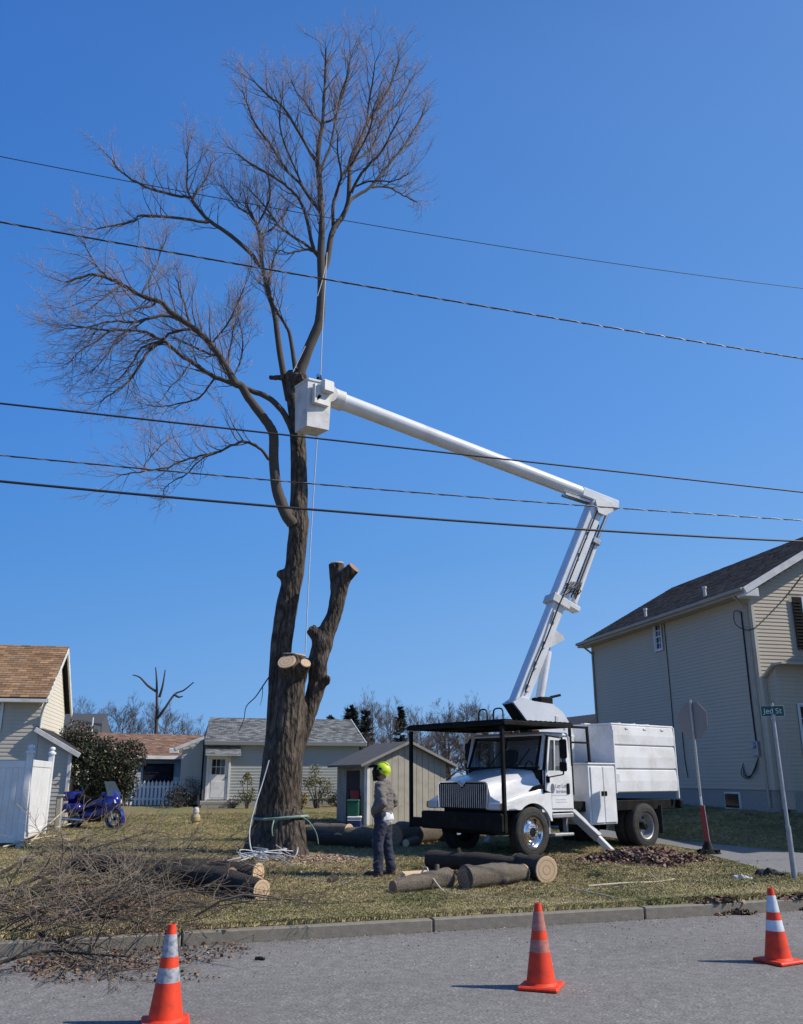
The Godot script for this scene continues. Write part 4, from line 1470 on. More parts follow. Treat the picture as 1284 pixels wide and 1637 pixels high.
		mb = MB.new()
		mb.bar(V(.37, 1.25, mz(s, .006)), V(.40, 1.72, mz(s, .006)), .02, .02)
		mb.bar(V(.40, 1.72, mz(s, .002)), V(.53, 2.40, mz(s, .002)), .03, .05)
		part(cab, "pillar_seal", mb, M.black)
		mb = MB.new()
		mb.prism(Transform3D.IDENTITY, [Vector2(.33, 1.72), Vector2(.375, 1.72), Vector2(.60, 2.47), Vector2(.53, 2.45)], mz(s, -.03), mz(s, -.12))
		part(cab, "windshield_pillar", mb, M.white)
		# mirrors on an arm
		mb = MB.new()
		mb.bar(V(.5, 2.42, mz(s, -.02)), V(.70, 2.36, mz(s, .27)), .025, .025)
		mb.bar(V(.5, 1.56, mz(s, .0)), V(.70, 1.62, mz(s, .27)), .025, .025)
		mb.bar(V(.70, 1.62, mz(s, .27)), V(.70, 2.38, mz(s, .27)), .025, .025)
		mb.box(tf(V(.5, 1.52, mz(s, .01))), V(.1, .13, .03), 0.01)
		var mi := part(t, "mirror", mb, M.black)
		mb = MB.new()
		mb.box(tf(V(.70, 2.14, mz(s, .29))), V(.07, .40, .2), 0.03)
		part(mi, "mirror_head", mb, M.black)
		mb = MB.new()
		mb.box(tf(V(.69, 1.78, mz(s, .28))), V(.07, .2, .2), 0.03)
		part(mi, "mirror_head", mb, M.black)
	mb = MB.new()
	var wa := V(.315, 1.77, ZC - 1.04)
	var wb := V(.315, 1.77, ZC + 1.04)
	var wc := V(.55, 2.42, ZC + 1.0)
	var wd := V(.55, 2.42, ZC - 1.0)
	mb.quad(wa, wb, wc, wd, V(-1, .4, 0))
	part(t, "windshield", mb, M.clear)
	mb = MB.new()
	mb.bar(V(.31, 1.76, ZC - 1.1), V(.31, 1.76, ZC + 1.1), .06, .05)
	mb.bar(V(.55, 2.43, ZC - 1.05), V(.55, 2.43, ZC + 1.05), .06, .06)
	mb.bar(V(.31, 1.78, ZC), V(.55, 2.42, ZC), .03, .02, V(0, 0, 1))
	for z in [-1.03, 1.03]:
		mb.bar(V(.312, 1.78, ZC + z), V(.55, 2.42, ZC + z * .97), .05, .03, V(0, 0, 1))
	part(t, "windshield_seal", mb, M.black)
	for z in [-.35, .5]:
		mb = MB.new()
		mb.bar(V(.29, 1.79, ZC + z), V(.42, 2.16, ZC + z + .28), .012, .02)
		part(t, "wiper", mb, M.black)
	for z in [-.8, -.2, 0.0, .2, .8]:
		mb = MB.new()
		mb.box(tf(V(.62, 2.525, ZC + z)), V(.1, .05, .12), 0.015)
		part(t, "marker_light", mb, M.amber)
	# worn lettering on the driver's door, and its oval badge
	for q in [["Lay Lott", .105, 1.385], ["Services", .088, 1.275]]:
		var tm := TextMesh.new()
		var fo := SystemFont.new()
		fo.font_names = PackedStringArray(["Droid Serif"])
		tm.font = fo
		tm.text = q[0]
		tm.font_size = 32
		tm.pixel_size = q[1] / 32.0
		tm.depth = 0.004
		var o := part(t, "door_lettering", tm, mat(C(.3, .31, .34), 0.7))
		o.position = V(.92, q[2], .004)
	for q in [[.62, 1.08, 1.20], [.72, 1.05, 1.11], [.72, 1.08, 1.06]]:
		mb = MB.new()
		mb.box(tf(V((q[0] + q[1]) / 2, q[2], .002)), V(q[1] - q[0], .008, .004))
		part(t, "door_stripe", mb, mat(C(.34, .35, .39), 0.7))
	mb = MB.new()
	mb.lathe(Transform3D(AX.scaled_local(V(.6, 1, 1)), V(.64, 1.34, .0)), [Vector2(.001, .004), Vector2(.07, .005), Vector2(.085, .008), Vector2(.1, .006), Vector2(.102, -.01)], 20)
	part(t, "door_badge", mb, mat(C(.12, .14, .2), 0.5))
	# steps
	mb = MB.new()
	mb.box(tf(V(.93, .79, -.16)), V(.68, .09, .34), 0.015)
	mb.box(tf(V(.95, .41, -.12)), V(.62, .06, .26), 0.015)
	mb.box(tf(V(.66, .6, -.2)), V(.05, .4, .1))
	mb.box(tf(V(1.22, .6, -.2)), V(.05, .4, .1))
	part(t, "cab_step", mb, M.galv)
	# rack over the cab
	mb = MB.new()
	var z0 := .1
	var z1 := -2.98
	for x in [-.84, .2, 1.22]:
		mb.bar(V(x, 2.635, z0), V(x, 2.635, z1), .07, .075, Vector3.UP, .01)
	for z in [z0, -1.4, z1]:
		mb.bar(V(-.88, 2.637, z), V(1.26, 2.637, z), .07, .085, Vector3.UP, .01)
	mb.box(tf(V(.19, 2.685, -1.44)), V(2.12, .02, 3.06))
	for i in 14:
		mb.bar(V(-.8 + i * .155, 2.7, z0), V(-.8 + i * .155, 2.7, z1), .03, .03)
	var rack := part(t, "cab_rack", mb, M.black)
	for z in [.02, -2.9]:
		mb = MB.new()
		mb.bar(V(-.84, .5, z), V(-.84, 2.58, z), .075, .075, Vector3.RIGHT, .008)
		part(rack, "rack_post", mb, M.black)
	mb = MB.new()
	mb.bar(V(1.2, 2.63, -.04), V(1.95, 2.63, -.04), .05, .05)
	mb.bar(V(1.33, 2.6, -.04), V(1.33, 1.2, -.04), .05, .05, Vector3.RIGHT)
	mb.bar(V(1.92, 2.63, -.04), V(1.95, 1.88, -.04), .05, .05, Vector3.RIGHT)
	mb.bar(V(1.33, 2.3, -.04), V(1.93, 2.3, -.04), .04, .04)
	mb.bar(V(1.85, 1.87, -.05), V(2.12, 1.87, -.05), .08, .05)
	part(rack, "rack_ladder", mb, M.black)
	for q in [[-1.1, -.85], [-.65, -.37]]:
		mb = MB.new()
		var c := curve([V(-.4, 2.68, q[0]), V(-.4, 2.9, q[0]), V(-.4, 2.965, q[0] + .05), V(-.4, 2.975, (q[0] + q[1]) / 2), V(-.4, 2.965, q[1] - .05), V(-.4, 2.9, q[1]), V(-.4, 2.68, q[1])], 4)
		mb.tube(c, taper(c.size(), .017, .017), 6)
		part(rack, "rack_hoop", mb, M.black)
	# deck and toolboxes
	mb = MB.new()
	mb.box(tf(V(3.2, .95, ZC)), V(4.0, .22, 2.1), 0.01)
	part(t, "deck", mb, M.black)
	mb = MB.new()
	mb.box(tf(V(2.3, 1.205, -.38)), V(.94, 1.27, .74), 0.012)
	mb.box(tf(V(2.3, 1.855, -.37)), V(.97, .035, .78), 0.01)
	var tb := part(t, "toolbox", mb, M.white)
	for x in [2.105, 2.535]:
		mb = MB.new()
		mb.box(tf(V(x, 1.2, .002)), V(.41, 1.18, .028), 0.008)
		var dr := part(tb, "toolbox_door", mb, M.white)
		mb = MB.new()
		mb.box(tf(V(x + (.16 if x < 2.3 else -.16), 1.22, .022)), V(.085, .1, .02), 0.008)
		part(dr, "latch", mb, M.black)
	mb = MB.new()
	mb.box(tf(V(2.2, 1.2, -1.97)), V(.9, 1.25, .74), 0.012)
	part(t, "toolbox", mb, M.white)
	# chip box of stacked panels
	mb = MB.new()
	mb.box(tf(V(3.99, 1.98, ZC)), V(2.42, 1.5, 2.28), 0.015)
	var cb := part(t, "chip_box", mb, M.white)
	for q in [[1.235, 1.735], [1.755, 2.265], [2.285, 2.72]]:
		for s in [1, -1]:
			mb = MB.new()
			var h: float = q[1] - q[0]
			mb.prism(Transform3D(Basis(V(0, 0, -1), V(0, 1, 0), V(1, 0, 0)), V(2.775, q[0], 0)), [Vector2(mz(s, -.02) * -1.0, 0), Vector2(-mz(s, .008), .02), Vector2(-mz(s, .016), h * .5), Vector2(-mz(s, .0), h - .02), Vector2(-mz(s, -.02), h)], 0.0, 2.42)
			part(cb, "side_panel", mb, M.white)
	for x in [2.79, 5.17]:
		mb = MB.new()
		mb.box(tf(V(x, 1.92 if x < 3 else 1.9, -.02)), V(.05, 1.4 if x < 3 else 1.66, .08), 0.01)
		part(cb, "corner_post", mb, M.white)
	mb = MB.new()
	mb.box(tf(V(3.98, 2.745, ZC)), V(2.44, .05, 2.34), 0.02)
	part(cb, "roof_panel", mb, M.white)
	rng.seed = 9
	for i in 7:
		mb = MB.new()
		var x := 3.1 + i * .29
		if i in [2, 4]:
			mb.cyl(V(x, 2.76, -.5), V(x, 2.83, -.5), .05)
		else:
			mb.box(tf(V(x, 2.785, -.3 - rng.randf() * .8), 0, rng.randf(), 0), V(rng.randf_range(.1, .3), .05, .12), 0.01)
		part(cb, "roof_fitting", mb, M.white_flat)
	mb = MB.new()
	mb.box(tf(V(2.86, 1.55, .018)), V(.1, .17, .006))
	part(cb, "notice_plate", mb, M.trim)
	for x in [3.3, 4.0, 4.7]:
		mb = MB.new()
		mb.box(tf(V(x, 2.66, .014)), V(.1, .04, .02), 0.005)
		part(cb, "side_marker", mb, M.white_flat)
	mb = MB.new()
	mb.box(tf(V(5.3, .95, ZC)), V(.12, .2, 2.3), 0.02)
	part(t, "rear_bumper", mb, M.black)
	# outriggers
	for s in [1, -1]:
		mb = MB.new()
		mb.bar(V(1.38, .9, mz(s, -.25)), V(1.56, .34, mz(s, .4)), .17, .15, Vector3.RIGHT, .01)
		mb.box(tf(V(1.4, .85, mz(s, -.4))), V(.22, .3, .4), 0.02)
		var og := part(t, "outrigger", mb, M.galv)
		mb = MB.new()
		mb.bar(V(1.53, .42, mz(s, .31)), V(1.62, .06, mz(s, .70)), .12, .10, Vector3.RIGHT, .01)
		part(og, "outrigger_leg", mb, M.white_flat)
		mb = MB.new()
		mb.box(tf(V(1.62, .035, mz(s, .72))), V(.34, .04, .26), 0.01)
		part(og, "foot_plate", mb, M.galv)
	boom(t)


func boom(t: Node3D) -> void:
	# the boom lies in one upright plane: s forward along it, y above the road, w across it
	var B := Transform3D(Basis(V(-.961, 0, -.277), V(0, 1, 0), V(.277, 0, -.961)), V(2.25, -.2415, -1.15))
	var mb := MB.new()
	mb.box(B * tf(V(.1, 2.0, 0)), V(.62, 1.5, .62), 0.02)
	part(t, "pedestal", mb, M.white_flat)
	mb = MB.new()
	for w in [-.27, .2]:
		mb.prism(B, [Vector2(.72, 2.7), Vector2(-.26, 2.7), Vector2(-.17, 2.98), Vector2(.04, 3.28), Vector2(.3, 3.45), Vector2(.8, 3.5), Vector2(1.16, 3.58), Vector2(1.36, 3.46), Vector2(1.2, 3.28)], w, w + .07)
	mb.box(B * tf(V(.15, 2.9, 0)), V(.6, .3, .4), 0.02)
	var tu := part(t, "turret", mb, M.white)
	mb = MB.new()
	mb.prism(B, [Vector2(1.37, 3.44), Vector2(1.1, 3.26), Vector2(.62, 2.76), Vector2(.9, 2.76)], -.2, .2)
	part(tu, "turret_underside", mb, M.black)
	mb = MB.new()
	mb.box(B * tf(V(.42, 3.52, 0)), V(.36, .2, .42), 0.03)
	mb.cyl(B * V(.25, 3.62, -.1), B * V(-.02, 3.68, -.12), .03)
	part(tu, "hydraulic_motor", mb, M.black)
	mb = MB.new()
	mb.box(B * tf(V(.2, 3.1, -.275)), V(.1, .17, .02), 0.01)
	mb.box(B * tf(V(.0, 2.93, -.275)), V(.06, .12, .02), 0.01)
	part(tu, "warning_plate", mb, M.trim)
	# lower boom
	var a := V(1.12, 3.40, 0)
	var c := V(-.16, 5.98, 0)
	var e := V(-1.5, 8.66, 0)
	mb = MB.new()
	mb.bar(B * a, B * c, .32, .35, B.basis * V(1, .4, 0), .02)
	var lb := part(t, "lower_boom", mb, M.white)
	mb = MB.new()
	mb.bar(B * c, B * e, .35, .39, B.basis * V(1, .4, 0), .02)
	part(lb, "boom_section", mb, M.white)
	mb = MB.new()
	mb.bar(B * V(-.10, 5.85, 0), B * V(-.19, 6.05, 0), .47, .52, B.basis * V(1, .4, 0), .015)
	mb.bar(B * V(-.28, 5.98, 0), B * V(-.72, 5.78, 0), .3, .14, B.basis * V(.3, 1, 0), .02)
	part(lb, "boom_collar", mb, M.white_flat)
	mb = MB.new()
	mb.prism(B, [Vector2(.25, 5.35), Vector2(-.16, 5.12), Vector2(-.2, 5.0), Vector2(.32, 4.75)], -.15, .15)
	part(lb, "cylinder_bracket", mb, M.white_flat)
	mb = MB.new()
	mb.bar(B * V(-.52, 6.02, -.24), B * V(-.72, 6.4, -.24), .03, .03)
	for i in 7:
		var s := -.25 - i * .05
		var p := curve([B * V(s, 6.1 + .03 * (i % 3), -.26), B * V(s - .12, 6.22 + .04 * (i % 2), -.29), B * V(s - .05, 6.3, -.27), B * V(s - .2, 6.45, -.24)], 3)
		mb.tube(p, taper(p.size(), .014, .014), 5)
	for w in [-.15, .0, .12]:
		mb.cyl(B * V(-.56, 6.1, w), B * V(-1.55, 8.1, w), .017, -1, 6)
	part(lb, "hydraulic_hose", mb, M.cable)
	mb = MB.new()
	mb.cyl(B * V(.50, 3.52, 0), B * V(.20, 4.72, 0), .105, .105, 16)
	var cy := part(t, "lift_cylinder", mb, M.white)
	mb = MB.new()
	mb.cyl(B * V(.20, 4.72, 0), B * V(.06, 5.12, 0), .045, .045, 10)
	part(cy, "piston_rod", mb, M.steel)
	mb = MB.new()
	mb.cyl(B * V(-.60, 5.95, -.05), B * V(-1.35, 7.55, -.05), .085, .085, 16)
	cy = part(t, "lift_cylinder", mb, M.white)
	mb = MB.new()
	mb.cyl(B * V(-1.35, 7.55, -.05), B * V(-1.82, 8.45, -.05), .045, .045, 10)
	mb.box(B * tf(V(-1.33, 7.6, -.05), 0, 0, .4), V(.24, .16, .3), 0.02)
	part(cy, "piston_rod", mb, M.steel)
	for q in [[.9, 3.86], [.66, 4.4], [.4, 4.9], [-.35, 6.4], [-.75, 7.2], [-1.05, 7.8]]:
		mb = MB.new()
		mb.box(B * tf(V(q[0], q[1], -.185), 0, 0, .46), V(.09, .05, .03), .006)
		mb.cyl(B * V(q[0] + .02, q[1] - .14, -.17), B * V(q[0] + .02, q[1] - .14, -.205), .022, -1, 8)
		part(lb, "boom_fitting", mb, M.galv)
	mb = MB.new()
	for w in [-.2, -.215]:
		mb.tube(curve([B * V(1.0, 3.7, w), B * V(.72, 4.3, w), B * V(.3, 5.1, w - .01), B * V(.0, 5.75, w - .03), B * V(-.3, 6.3, w - .02), B * V(-.8, 7.3, w - .02), B * V(-1.4, 8.45, w - .02)], 4), taper(25, .016, .016), 5)
	part(lb, "control_line", mb, M.cable)
	mb = MB.new()
	mb.box(B * tf(V(.05, 5.55, -.185), 0, 0, .46), V(.12, .3, .012))
	part(lb, "warning_plate", mb, M.trim)
	# elbow and upper boom
	mb = MB.new()
	for w in [-.26, .21]:
		mb.prism(B, [Vector2(-1.38, 8.36), Vector2(-1.6, 8.3), Vector2(-1.86, 8.45), Vector2(-1.84, 8.66), Vector2(-1.5, 8.78), Vector2(-1.32, 8.68)], w, w + .05)
	part(lb, "elbow_plate", mb, M.white_flat)
	mb = MB.new()
	mb.bar(B * V(-2.12, 8.67, 0), B * V(-1.0, 8.92, 0), .36, .27, B.basis * V(0, 1, 0), .03)
	var ub := part(t, "upper_boom", mb, M.white)
	mb = MB.new()
	mb.cyl(B * V(-1.1, 8.91, 0), B * V(5.85, 10.42, 0), .175, .20, 24)
	part(ub, "boom_tube", mb, M.white)
	mb = MB.new()
	mb.cyl(B * V(5.55, 10.36, 0), B * V(5.9, 10.43, 0), .235, .24, 24)
	mb.cyl(B * V(6.0, 10.42, -.24), B * V(6.0, 10.42, .24), .235, .235, 24)
	part(ub, "boom_tip", mb, M.white_flat)
	mb = MB.new()
	for w in [-.1, .05]:
		mb.bar(B * V(-1.6, 8.62, w), B * V(-.5, 8.8, w), .06, .06)
	part(ub, "leveling_rod", mb, M.steel)
	# the bucket
	var inv := t.transform.affine_inverse()
	var bc := [inv * V(-2.15, 9.45, -18.27), inv * V(-2.47, 9.45, -18.69), inv * V(-2.0, 9.45, -18.94), inv * V(-1.67, 9.45, -18.53)]
	var ctr: Vector3 = (bc[0] + bc[1] + bc[2] + bc[3]) / 4.0
	mb = MB.new()
	var lo := []
	var hi := []
	var inn := []
	var inl := []
	for p in bc:
		lo.append(p)
		var d: Vector3 = p - ctr
		hi.append(ctr + d * 1.1 + V(0, 1.17, 0))
		inn.append(ctr + d * 1.02 + V(0, 1.17, 0))
		inl.append(ctr + d * .94 + V(0, .05, 0))
	mb.quad(lo[0], lo[1], lo[2], lo[3], Vector3.DOWN)
	mb.quad(inl[0], inl[1], inl[2], inl[3], Vector3.UP)
	for i in 4:
		var j := (i + 1) % 4
		var o: Vector3 = (lo[i] + lo[j]) * .5 - ctr
		mb.quad(lo[i], lo[j], hi[j], hi[i], o)
		mb.quad(inl[i], inl[j], inn[j], inn[i], -o)
		mb.quad(hi[i], hi[j], inn[j], inn[i], Vector3.UP)
	var bk := part(t, "bucket", mb, M.white_flat)
	mb = MB.new()
	for i in 4:
		mb.bar(hi[i] + V(0, -.02, 0), hi[(i + 1) % 4] + V(0, -.02, 0), .045, .06, Vector3.UP, .01)
	part(bk, "bucket_rim", mb, M.white_flat)
	mb = MB.new()
	var f: Vector3 = (lo[3] + lo[0]) * .5 - ctr
	f = V(f.x, 0, f.z).normalized()
	var sd := V(-f.z, 0, f.x)
	var FB := Transform3D(Basis(sd, Vector3.UP, sd.cross(Vector3.UP)), ctr + f * .34)
	mb.box(FB * tf(V(0, .78, 0)), V(.42, .5, .1), 0.02)
	mb.box(FB * tf(V(-.1, .98, -.1)), V(.3, .3, .2), 0.03)
	part(bk, "bucket_bracket", mb, M.white_flat)
	mb = MB.new()
	mb.bar(FB * V(.12, .62, -.02), FB * V(.06, .74, -.08), .05, .05)
	mb.box(FB * tf(V(-.02, 1.22, .12)), V(.12, .14, .1), 0.02)
	for i in 3:
		mb.cyl(FB * V(-.06 + i * .05, 1.24, .12), FB * V(-.06 + i * .05, 1.36, .12), .01, -1, 6)
	part(bk, "control_lever", mb, M.black)


# ---------------------------------------------------------------- houses
func board_mesh(e: float, proud: float) -> ArrayMesh:
	var key := "board%.3f_%.3f" % [e, proud]
	if not cache.has(key):
		var mb := MB.new()
		var p := [Vector2(0, 0), Vector2(proud, 0), Vector2(proud, e * .12), Vector2(.003, e), Vector2(0, e)]
		mb.prism(Transform3D(Basis(V(0, 0, 1), V(0, 1, 0), V(-1, 0, 0)), Vector3.ZERO), p, -1.0, 0.0)
		cache[key] = mb.mesh()
	return cache[key]


func siding(par: Node, t: Transform3D, poly: Array, holes: Array, e: float, m: Material, proud := 0.016, called := "siding_board") -> void:
	# lapped boards, each one a piece, over a wall outline (local x right, y up, z out); holes: Rect2
	var pp := PackedVector2Array(poly)
	var lo := 1e9
	var hi := -1e9
	for q in pp:
		lo = minf(lo, q.y)
		hi = maxf(hi, q.y)
	var bm := board_mesh(e, proud)
	var y := lo
	while y < hi - e * 0.3:
		var ym := minf(y + e * .5, hi - .001)
		var xs := []
		for i in pp.size():
			var a := pp[i]
			var b := pp[(i + 1) % pp.size()]
			if (a.y <= ym) != (b.y <= ym):
				xs.append(a.x + (b.x - a.x) * (ym - a.y) / (b.y - a.y))
		xs.sort()
		for k in xs.size() / 2:
			var spans := [[xs[k * 2], xs[k * 2 + 1]]]
			for h: Rect2 in holes:
				if h.position.y < ym and h.end.y > ym:
					var out := []
					for s in spans:
						if h.end.x <= s[0] or h.position.x >= s[1]:
							out.append(s)
							continue
						if h.position.x > s[0] + .01:
							out.append([s[0], h.position.x])
						if h.end.x < s[1] - .01:
							out.append([h.end.x, s[1]])
					spans = out
			for s in spans:
				var o := part(par, called, bm, m)
				o.transform = t * Transform3D(Basis.from_scale(V(s[1] - s[0], 1, 1)), V(s[0], y, 0))
		y += e


func slab(par: Node, called: String, t: Transform3D, poly: Array, th: float, m: Material) -> MeshInstance3D:
	var mb := MB.new()
	mb.prism(t, poly, -th, -.001)
	return part(par, called, mb, m)


func window(par: Node, t: Transform3D, w: float, h: float, cols: int, rws: int, m: Material, trim := .07, shutters: Material = null) -> void:
	# double-hung window: t is its lower left corner on the wall face, z out
	t = t * tf(V(0, 0, .042))
	var mb := MB.new()
	mb.box(t * tf(V(w / 2, -trim / 2, .02)), V(w + 2 * trim, trim, .05), .006)
	mb.box(t * tf(V(w / 2, h + trim / 2, .018)), V(w + 2 * trim, trim, .045), .006)
	for x in [-trim / 2, w + trim / 2]:
		mb.box(t * tf(V(x, h / 2, .018)), V(trim, h, .04), .006)
	mb.box(t * tf(V(w / 2, h / 2, -.005)), V(w, .045, .03), .004)
	for x in [.02, w - .02]:
		mb.box(t * tf(V(x, h / 2, -.015)), V(.04, h, .03), .004)
	mb.box(t * tf(V(w / 2, .02, -.015)), V(w, .04, .03), .004)
	mb.box(t * tf(V(w / 2, h - .02, -.015)), V(w, .04, .03), .004)
	var o := part(par, "window", mb, m)
	for k in 2:
		var p := MB.new()
		p.box(t * tf(V(w / 2, h * (.26 + .48 * k), -.03 - .012 * (1 - k)), .0, .0, 0), V(w - .06, h * .46, .008))
		part(o, "pane", p, M.glass)
		for i in range(1, cols):
			p = MB.new()
			p.box(t * tf(V(w * i / cols, h * (.26 + .48 * k), -.022 - .012 * (1 - k))), V(.02, h * .46, .012))
			part(o, "muntin", p, m)
		for i in range(1, rws):
			p = MB.new()
			p.box(t * tf(V(w / 2, h * (.02 + .48 * k) + h * .48 * i / rws, -.0225 - .012 * (1 - k))), V(w - .06, .02, .011))
			part(o, "muntin", p, m)
	if shutters:
		for x in [-trim - .17, w + trim + .17]:
			var p := MB.new()
			p.box(t * tf(V(x, h / 2, .02)), V(.32, h + .1, .03), .008)
			for i in 14:
				p.box(t * tf(V(x, h * (i + .7) / 15.0, .034), .5, 0, 0), V(.24, .02, .03))
			part(par, "shutter", p, shutters)


func shingles(par: Node, a: Vector3, b: Vector3, up: Vector3, tab: float, ex: float, cols: Array, m: Material, sd: int, skew := 0.0) -> void:
	# lapped tabs from eave a-b up along the slope vector: more than anyone could count
	rng.seed = sd
	var mb := MB.new()
	var xd := (b - a).normalized()
	var l := (b - a).length()
	var ud := up.normalized()
	var nn := xd.cross(ud).normalized()
	if nn.y < 0:
		nn = -nn
	var r := 0
	var s := 0.0
	while s < up.length():
		var x := -tab * 0.5 * (r % 2)
		while x < l:
			var x0 := maxf(x, skew * s / up.length())
			var x1 := minf(x + tab - 0.012, l)
			if x1 > x0 + 0.01:
				var lift := rng.randf_range(0.010, 0.02)
				mb.col = (cols[rng.randi() % cols.size()] as Color) * rng.randf_range(0.78, 1.18)
				var p0 := a + xd * x0 + ud * s + nn * lift
				var p1 := a + xd * x1 + ud * s + nn * lift
				var e := minf(ex * 1.04, up.length() - s + .01)
				var p2 := p1 + ud * e - nn * (lift - 0.003)
				var p3 := p0 + ud * e - nn * (lift - 0.003)
				mb.quad(p0, p1, p2, p3, nn)
				mb.quad(p0, p1, p1 - nn * lift, p0 - nn * lift, -ud)
				mb.quad(p0, p3, p3 - nn * 0.003, p0 - nn * lift, -xd)
				mb.quad(p1, p2, p2 - nn * 0.003, p1 - nn * lift, xd)
			x += tab
		s += ex
		r += 1
	var o := part(par, "shingles", mb, m)
	o.set_meta("kind", "stuff")


func plank(par: Node, called: String, a: Vector3, b: Vector3, w: float, h: float, m: Material, up := Vector3.UP) -> void:
	var mb := MB.new()
	mb.bar(a, b, w, h, up, .006)
	part(par, called, mb, m)


func right_house() -> void:
	var y0 := 0.85
	var t := thing("two_storey_house", "two-storey house with grey vinyl siding and dark roof, right of the truck", "house", V(10.5, y0, -25.8), deg_to_rad(13.4))
	var L := 10.9
	var Wd := 8.4
	var H := 6.28
	var side := Transform3D(Basis(V(0, 0, 1), V(0, 1, 0), V(-1, 0, 0)), V(0, 0, -L))
	var mb := MB.new()
	mb.box(tf(V(Wd / 2, .1, -L / 2)), V(Wd - .04, 1.0, L - .04), .01)
	part(t, "foundation", mb, M.concrete_top)
	slab(t, "wall", side, [Vector2(0, .6), Vector2(L, .6), Vector2(L, H), Vector2(0, H)], .15, M.siding_grey)
	slab(t, "wall", Transform3D.IDENTITY, [Vector2(0, .6), Vector2(Wd, .6), Vector2(Wd, H), Vector2(Wd / 2, H + 2.4), Vector2(0, H)], .15, M.siding_grey)
	var right := Transform3D(Basis(V(0, 0, -1), V(0, 1, 0), V(1, 0, 0)), V(Wd, 0, 0))
	slab(t, "wall", right, [Vector2(0, .6), Vector2(L, .6), Vector2(L, H), Vector2(0, H)], .15, M.siding_grey)
	slab(t, "wall", Transform3D(Basis(V(-1, 0, 0), V(0, 1, 0), V(0, 0, -1)), V(Wd, 0, -L)), [Vector2(0, .6), Vector2(Wd, .6), Vector2(Wd, H), Vector2(Wd / 2, H + 2.4), Vector2(0, H)], .15, M.siding_grey)
	var win := Rect2(L - 5.62, 5.32, .44, .92)
	siding(t, side, [Vector2(0, .62), Vector2(L, .62), Vector2(L, H), Vector2(0, H)], [win.grow(.07)], .112, M.siding_grey)
	siding(t, Transform3D.IDENTITY, [Vector2(0, .62), Vector2(5.0, .62), Vector2(5.0, H + 1.9), Vector2(Wd / 2, H + 2.36), Vector2(0, H)], [Rect2(1.35, 4.5, 1.75, 1.85), Rect2(.3, .6, 4.0, 3.4)], .112, M.siding_grey)
	window(t, side * tf(V(win.position.x, win.position.y, 0)), win.size.x, win.size.y, 2, 2, M.vinyl, .05)
	window(t, tf(V(1.82, 4.68, 0)), .85, 1.5, 1, 1, M.vinyl, .06, M.black)
	# corner boards
	for q in [V(-.012, 0, -.05), V(-.012, 0, -L + .05)]:
		mb = MB.new()
		mb.box(tf(q + V(0, (H + .6) / 2, 0)), V(.04, H - .6, .11), .006)
		part(t, "corner_board", mb, M.siding_grey)
	mb = MB.new()
	mb.box(tf(V(.05, (H + .6) / 2, .012)), V(.1, H - .6, .04), .006)
	part(t, "corner_board", mb, M.siding_tan)
	# shallow bay under a deep roof edge
	mb = MB.new()
	mb.prism(Transform3D(Basis(V(0, 0, 1), V(0, 1, 0), V(-1, 0, 0)), Vector3.ZERO), [Vector2(.01, .1), Vector2(.5, .1), Vector2(.5, 4.02), Vector2(.01, 3.72)], -4.6, -.25)
	part(t, "front_bay", mb, M.siding_grey)
	siding(t, Transform3D(Basis(V(0, 0, 1), V(0, 1, 0), V(-1, 0, 0)), V(.25, 0, 0)), [Vector2(.03, .6), Vector2(.5, .6), Vector2(.5, 4.0), Vector2(.03, 3.7)], [], .112, M.siding_grey)
	siding(t, Transform3D(Basis.IDENTITY, V(.25, 0, .5)), [Vector2(0, .6), Vector2(4.3, .6), Vector2(4.3, 4.0), Vector2(0, 4.0)], [Rect2(.50, 1.46, .94, 1.54)], .112, M.siding_grey)
	window(t, tf(V(.82, 1.52, .5)), .80, 1.42, 2, 2, M.vinyl, .06)
	mb = MB.new()
	mb.prism(Transform3D(Basis(V(0, 0, 1), V(0, 1, 0), V(-1, 0, 0)), Vector3.ZERO), [Vector2(.01, 3.74), Vector2(.5, 4.04), Vector2(.95, 4.06), Vector2(.95, 4.11), Vector2(.5, 4.12), Vector2(.01, 3.82)], -4.9, -.12)
	part(t, "bay_roof", mb, M.siding_grey)
	mb = MB.new()
	mb.prism(Transform3D(Basis.IDENTITY, V(0, 0, .5)), [Vector2(.35, .0), Vector2(4.5, .0), Vector2(4.5, .58), Vector2(.35, .58)], -.3, .03)
	part(t, "foundation", mb, M.concrete_top)
	# front wing to the right: its shade lies on the front wall, the bank and the driveway
	var ZW := 7.3
	mb = MB.new()
	mb.prism(Transform3D.IDENTITY, [Vector2(2.75, -.6), Vector2(8.4, -.6), Vector2(8.4, 6.15), Vector2(5.6, 7.7), Vector2(2.75, 6.15)], 1.0, ZW)
	part(t, "front_wing", mb, M.siding_tan)
	siding(t, Transform3D(Basis(V(0, 0, 1), V(0, 1, 0), V(-1, 0, 0)), V(2.75, 0, 0)), [Vector2(1.02, .1), Vector2(ZW, .1), Vector2(ZW, 6.15), Vector2(1.02, 6.15)], [], .112, M.siding_grey)
	for s in [1, -1]:
		mb = MB.new()
		var xe: float = 2.4 if s > 0 else 8.75
		mb.prism(Transform3D.IDENTITY, [Vector2(xe, 5.97), Vector2(5.6, 7.74), Vector2(5.6, 7.86), Vector2(xe, 6.09)], .9, ZW + .3)
		part(t, "wing_roof", mb, M.dark)
	# roof: ridge runs back from the front gable
	var RH := 2.62
	var sl := V(Wd / 2 + .42, RH, 0)
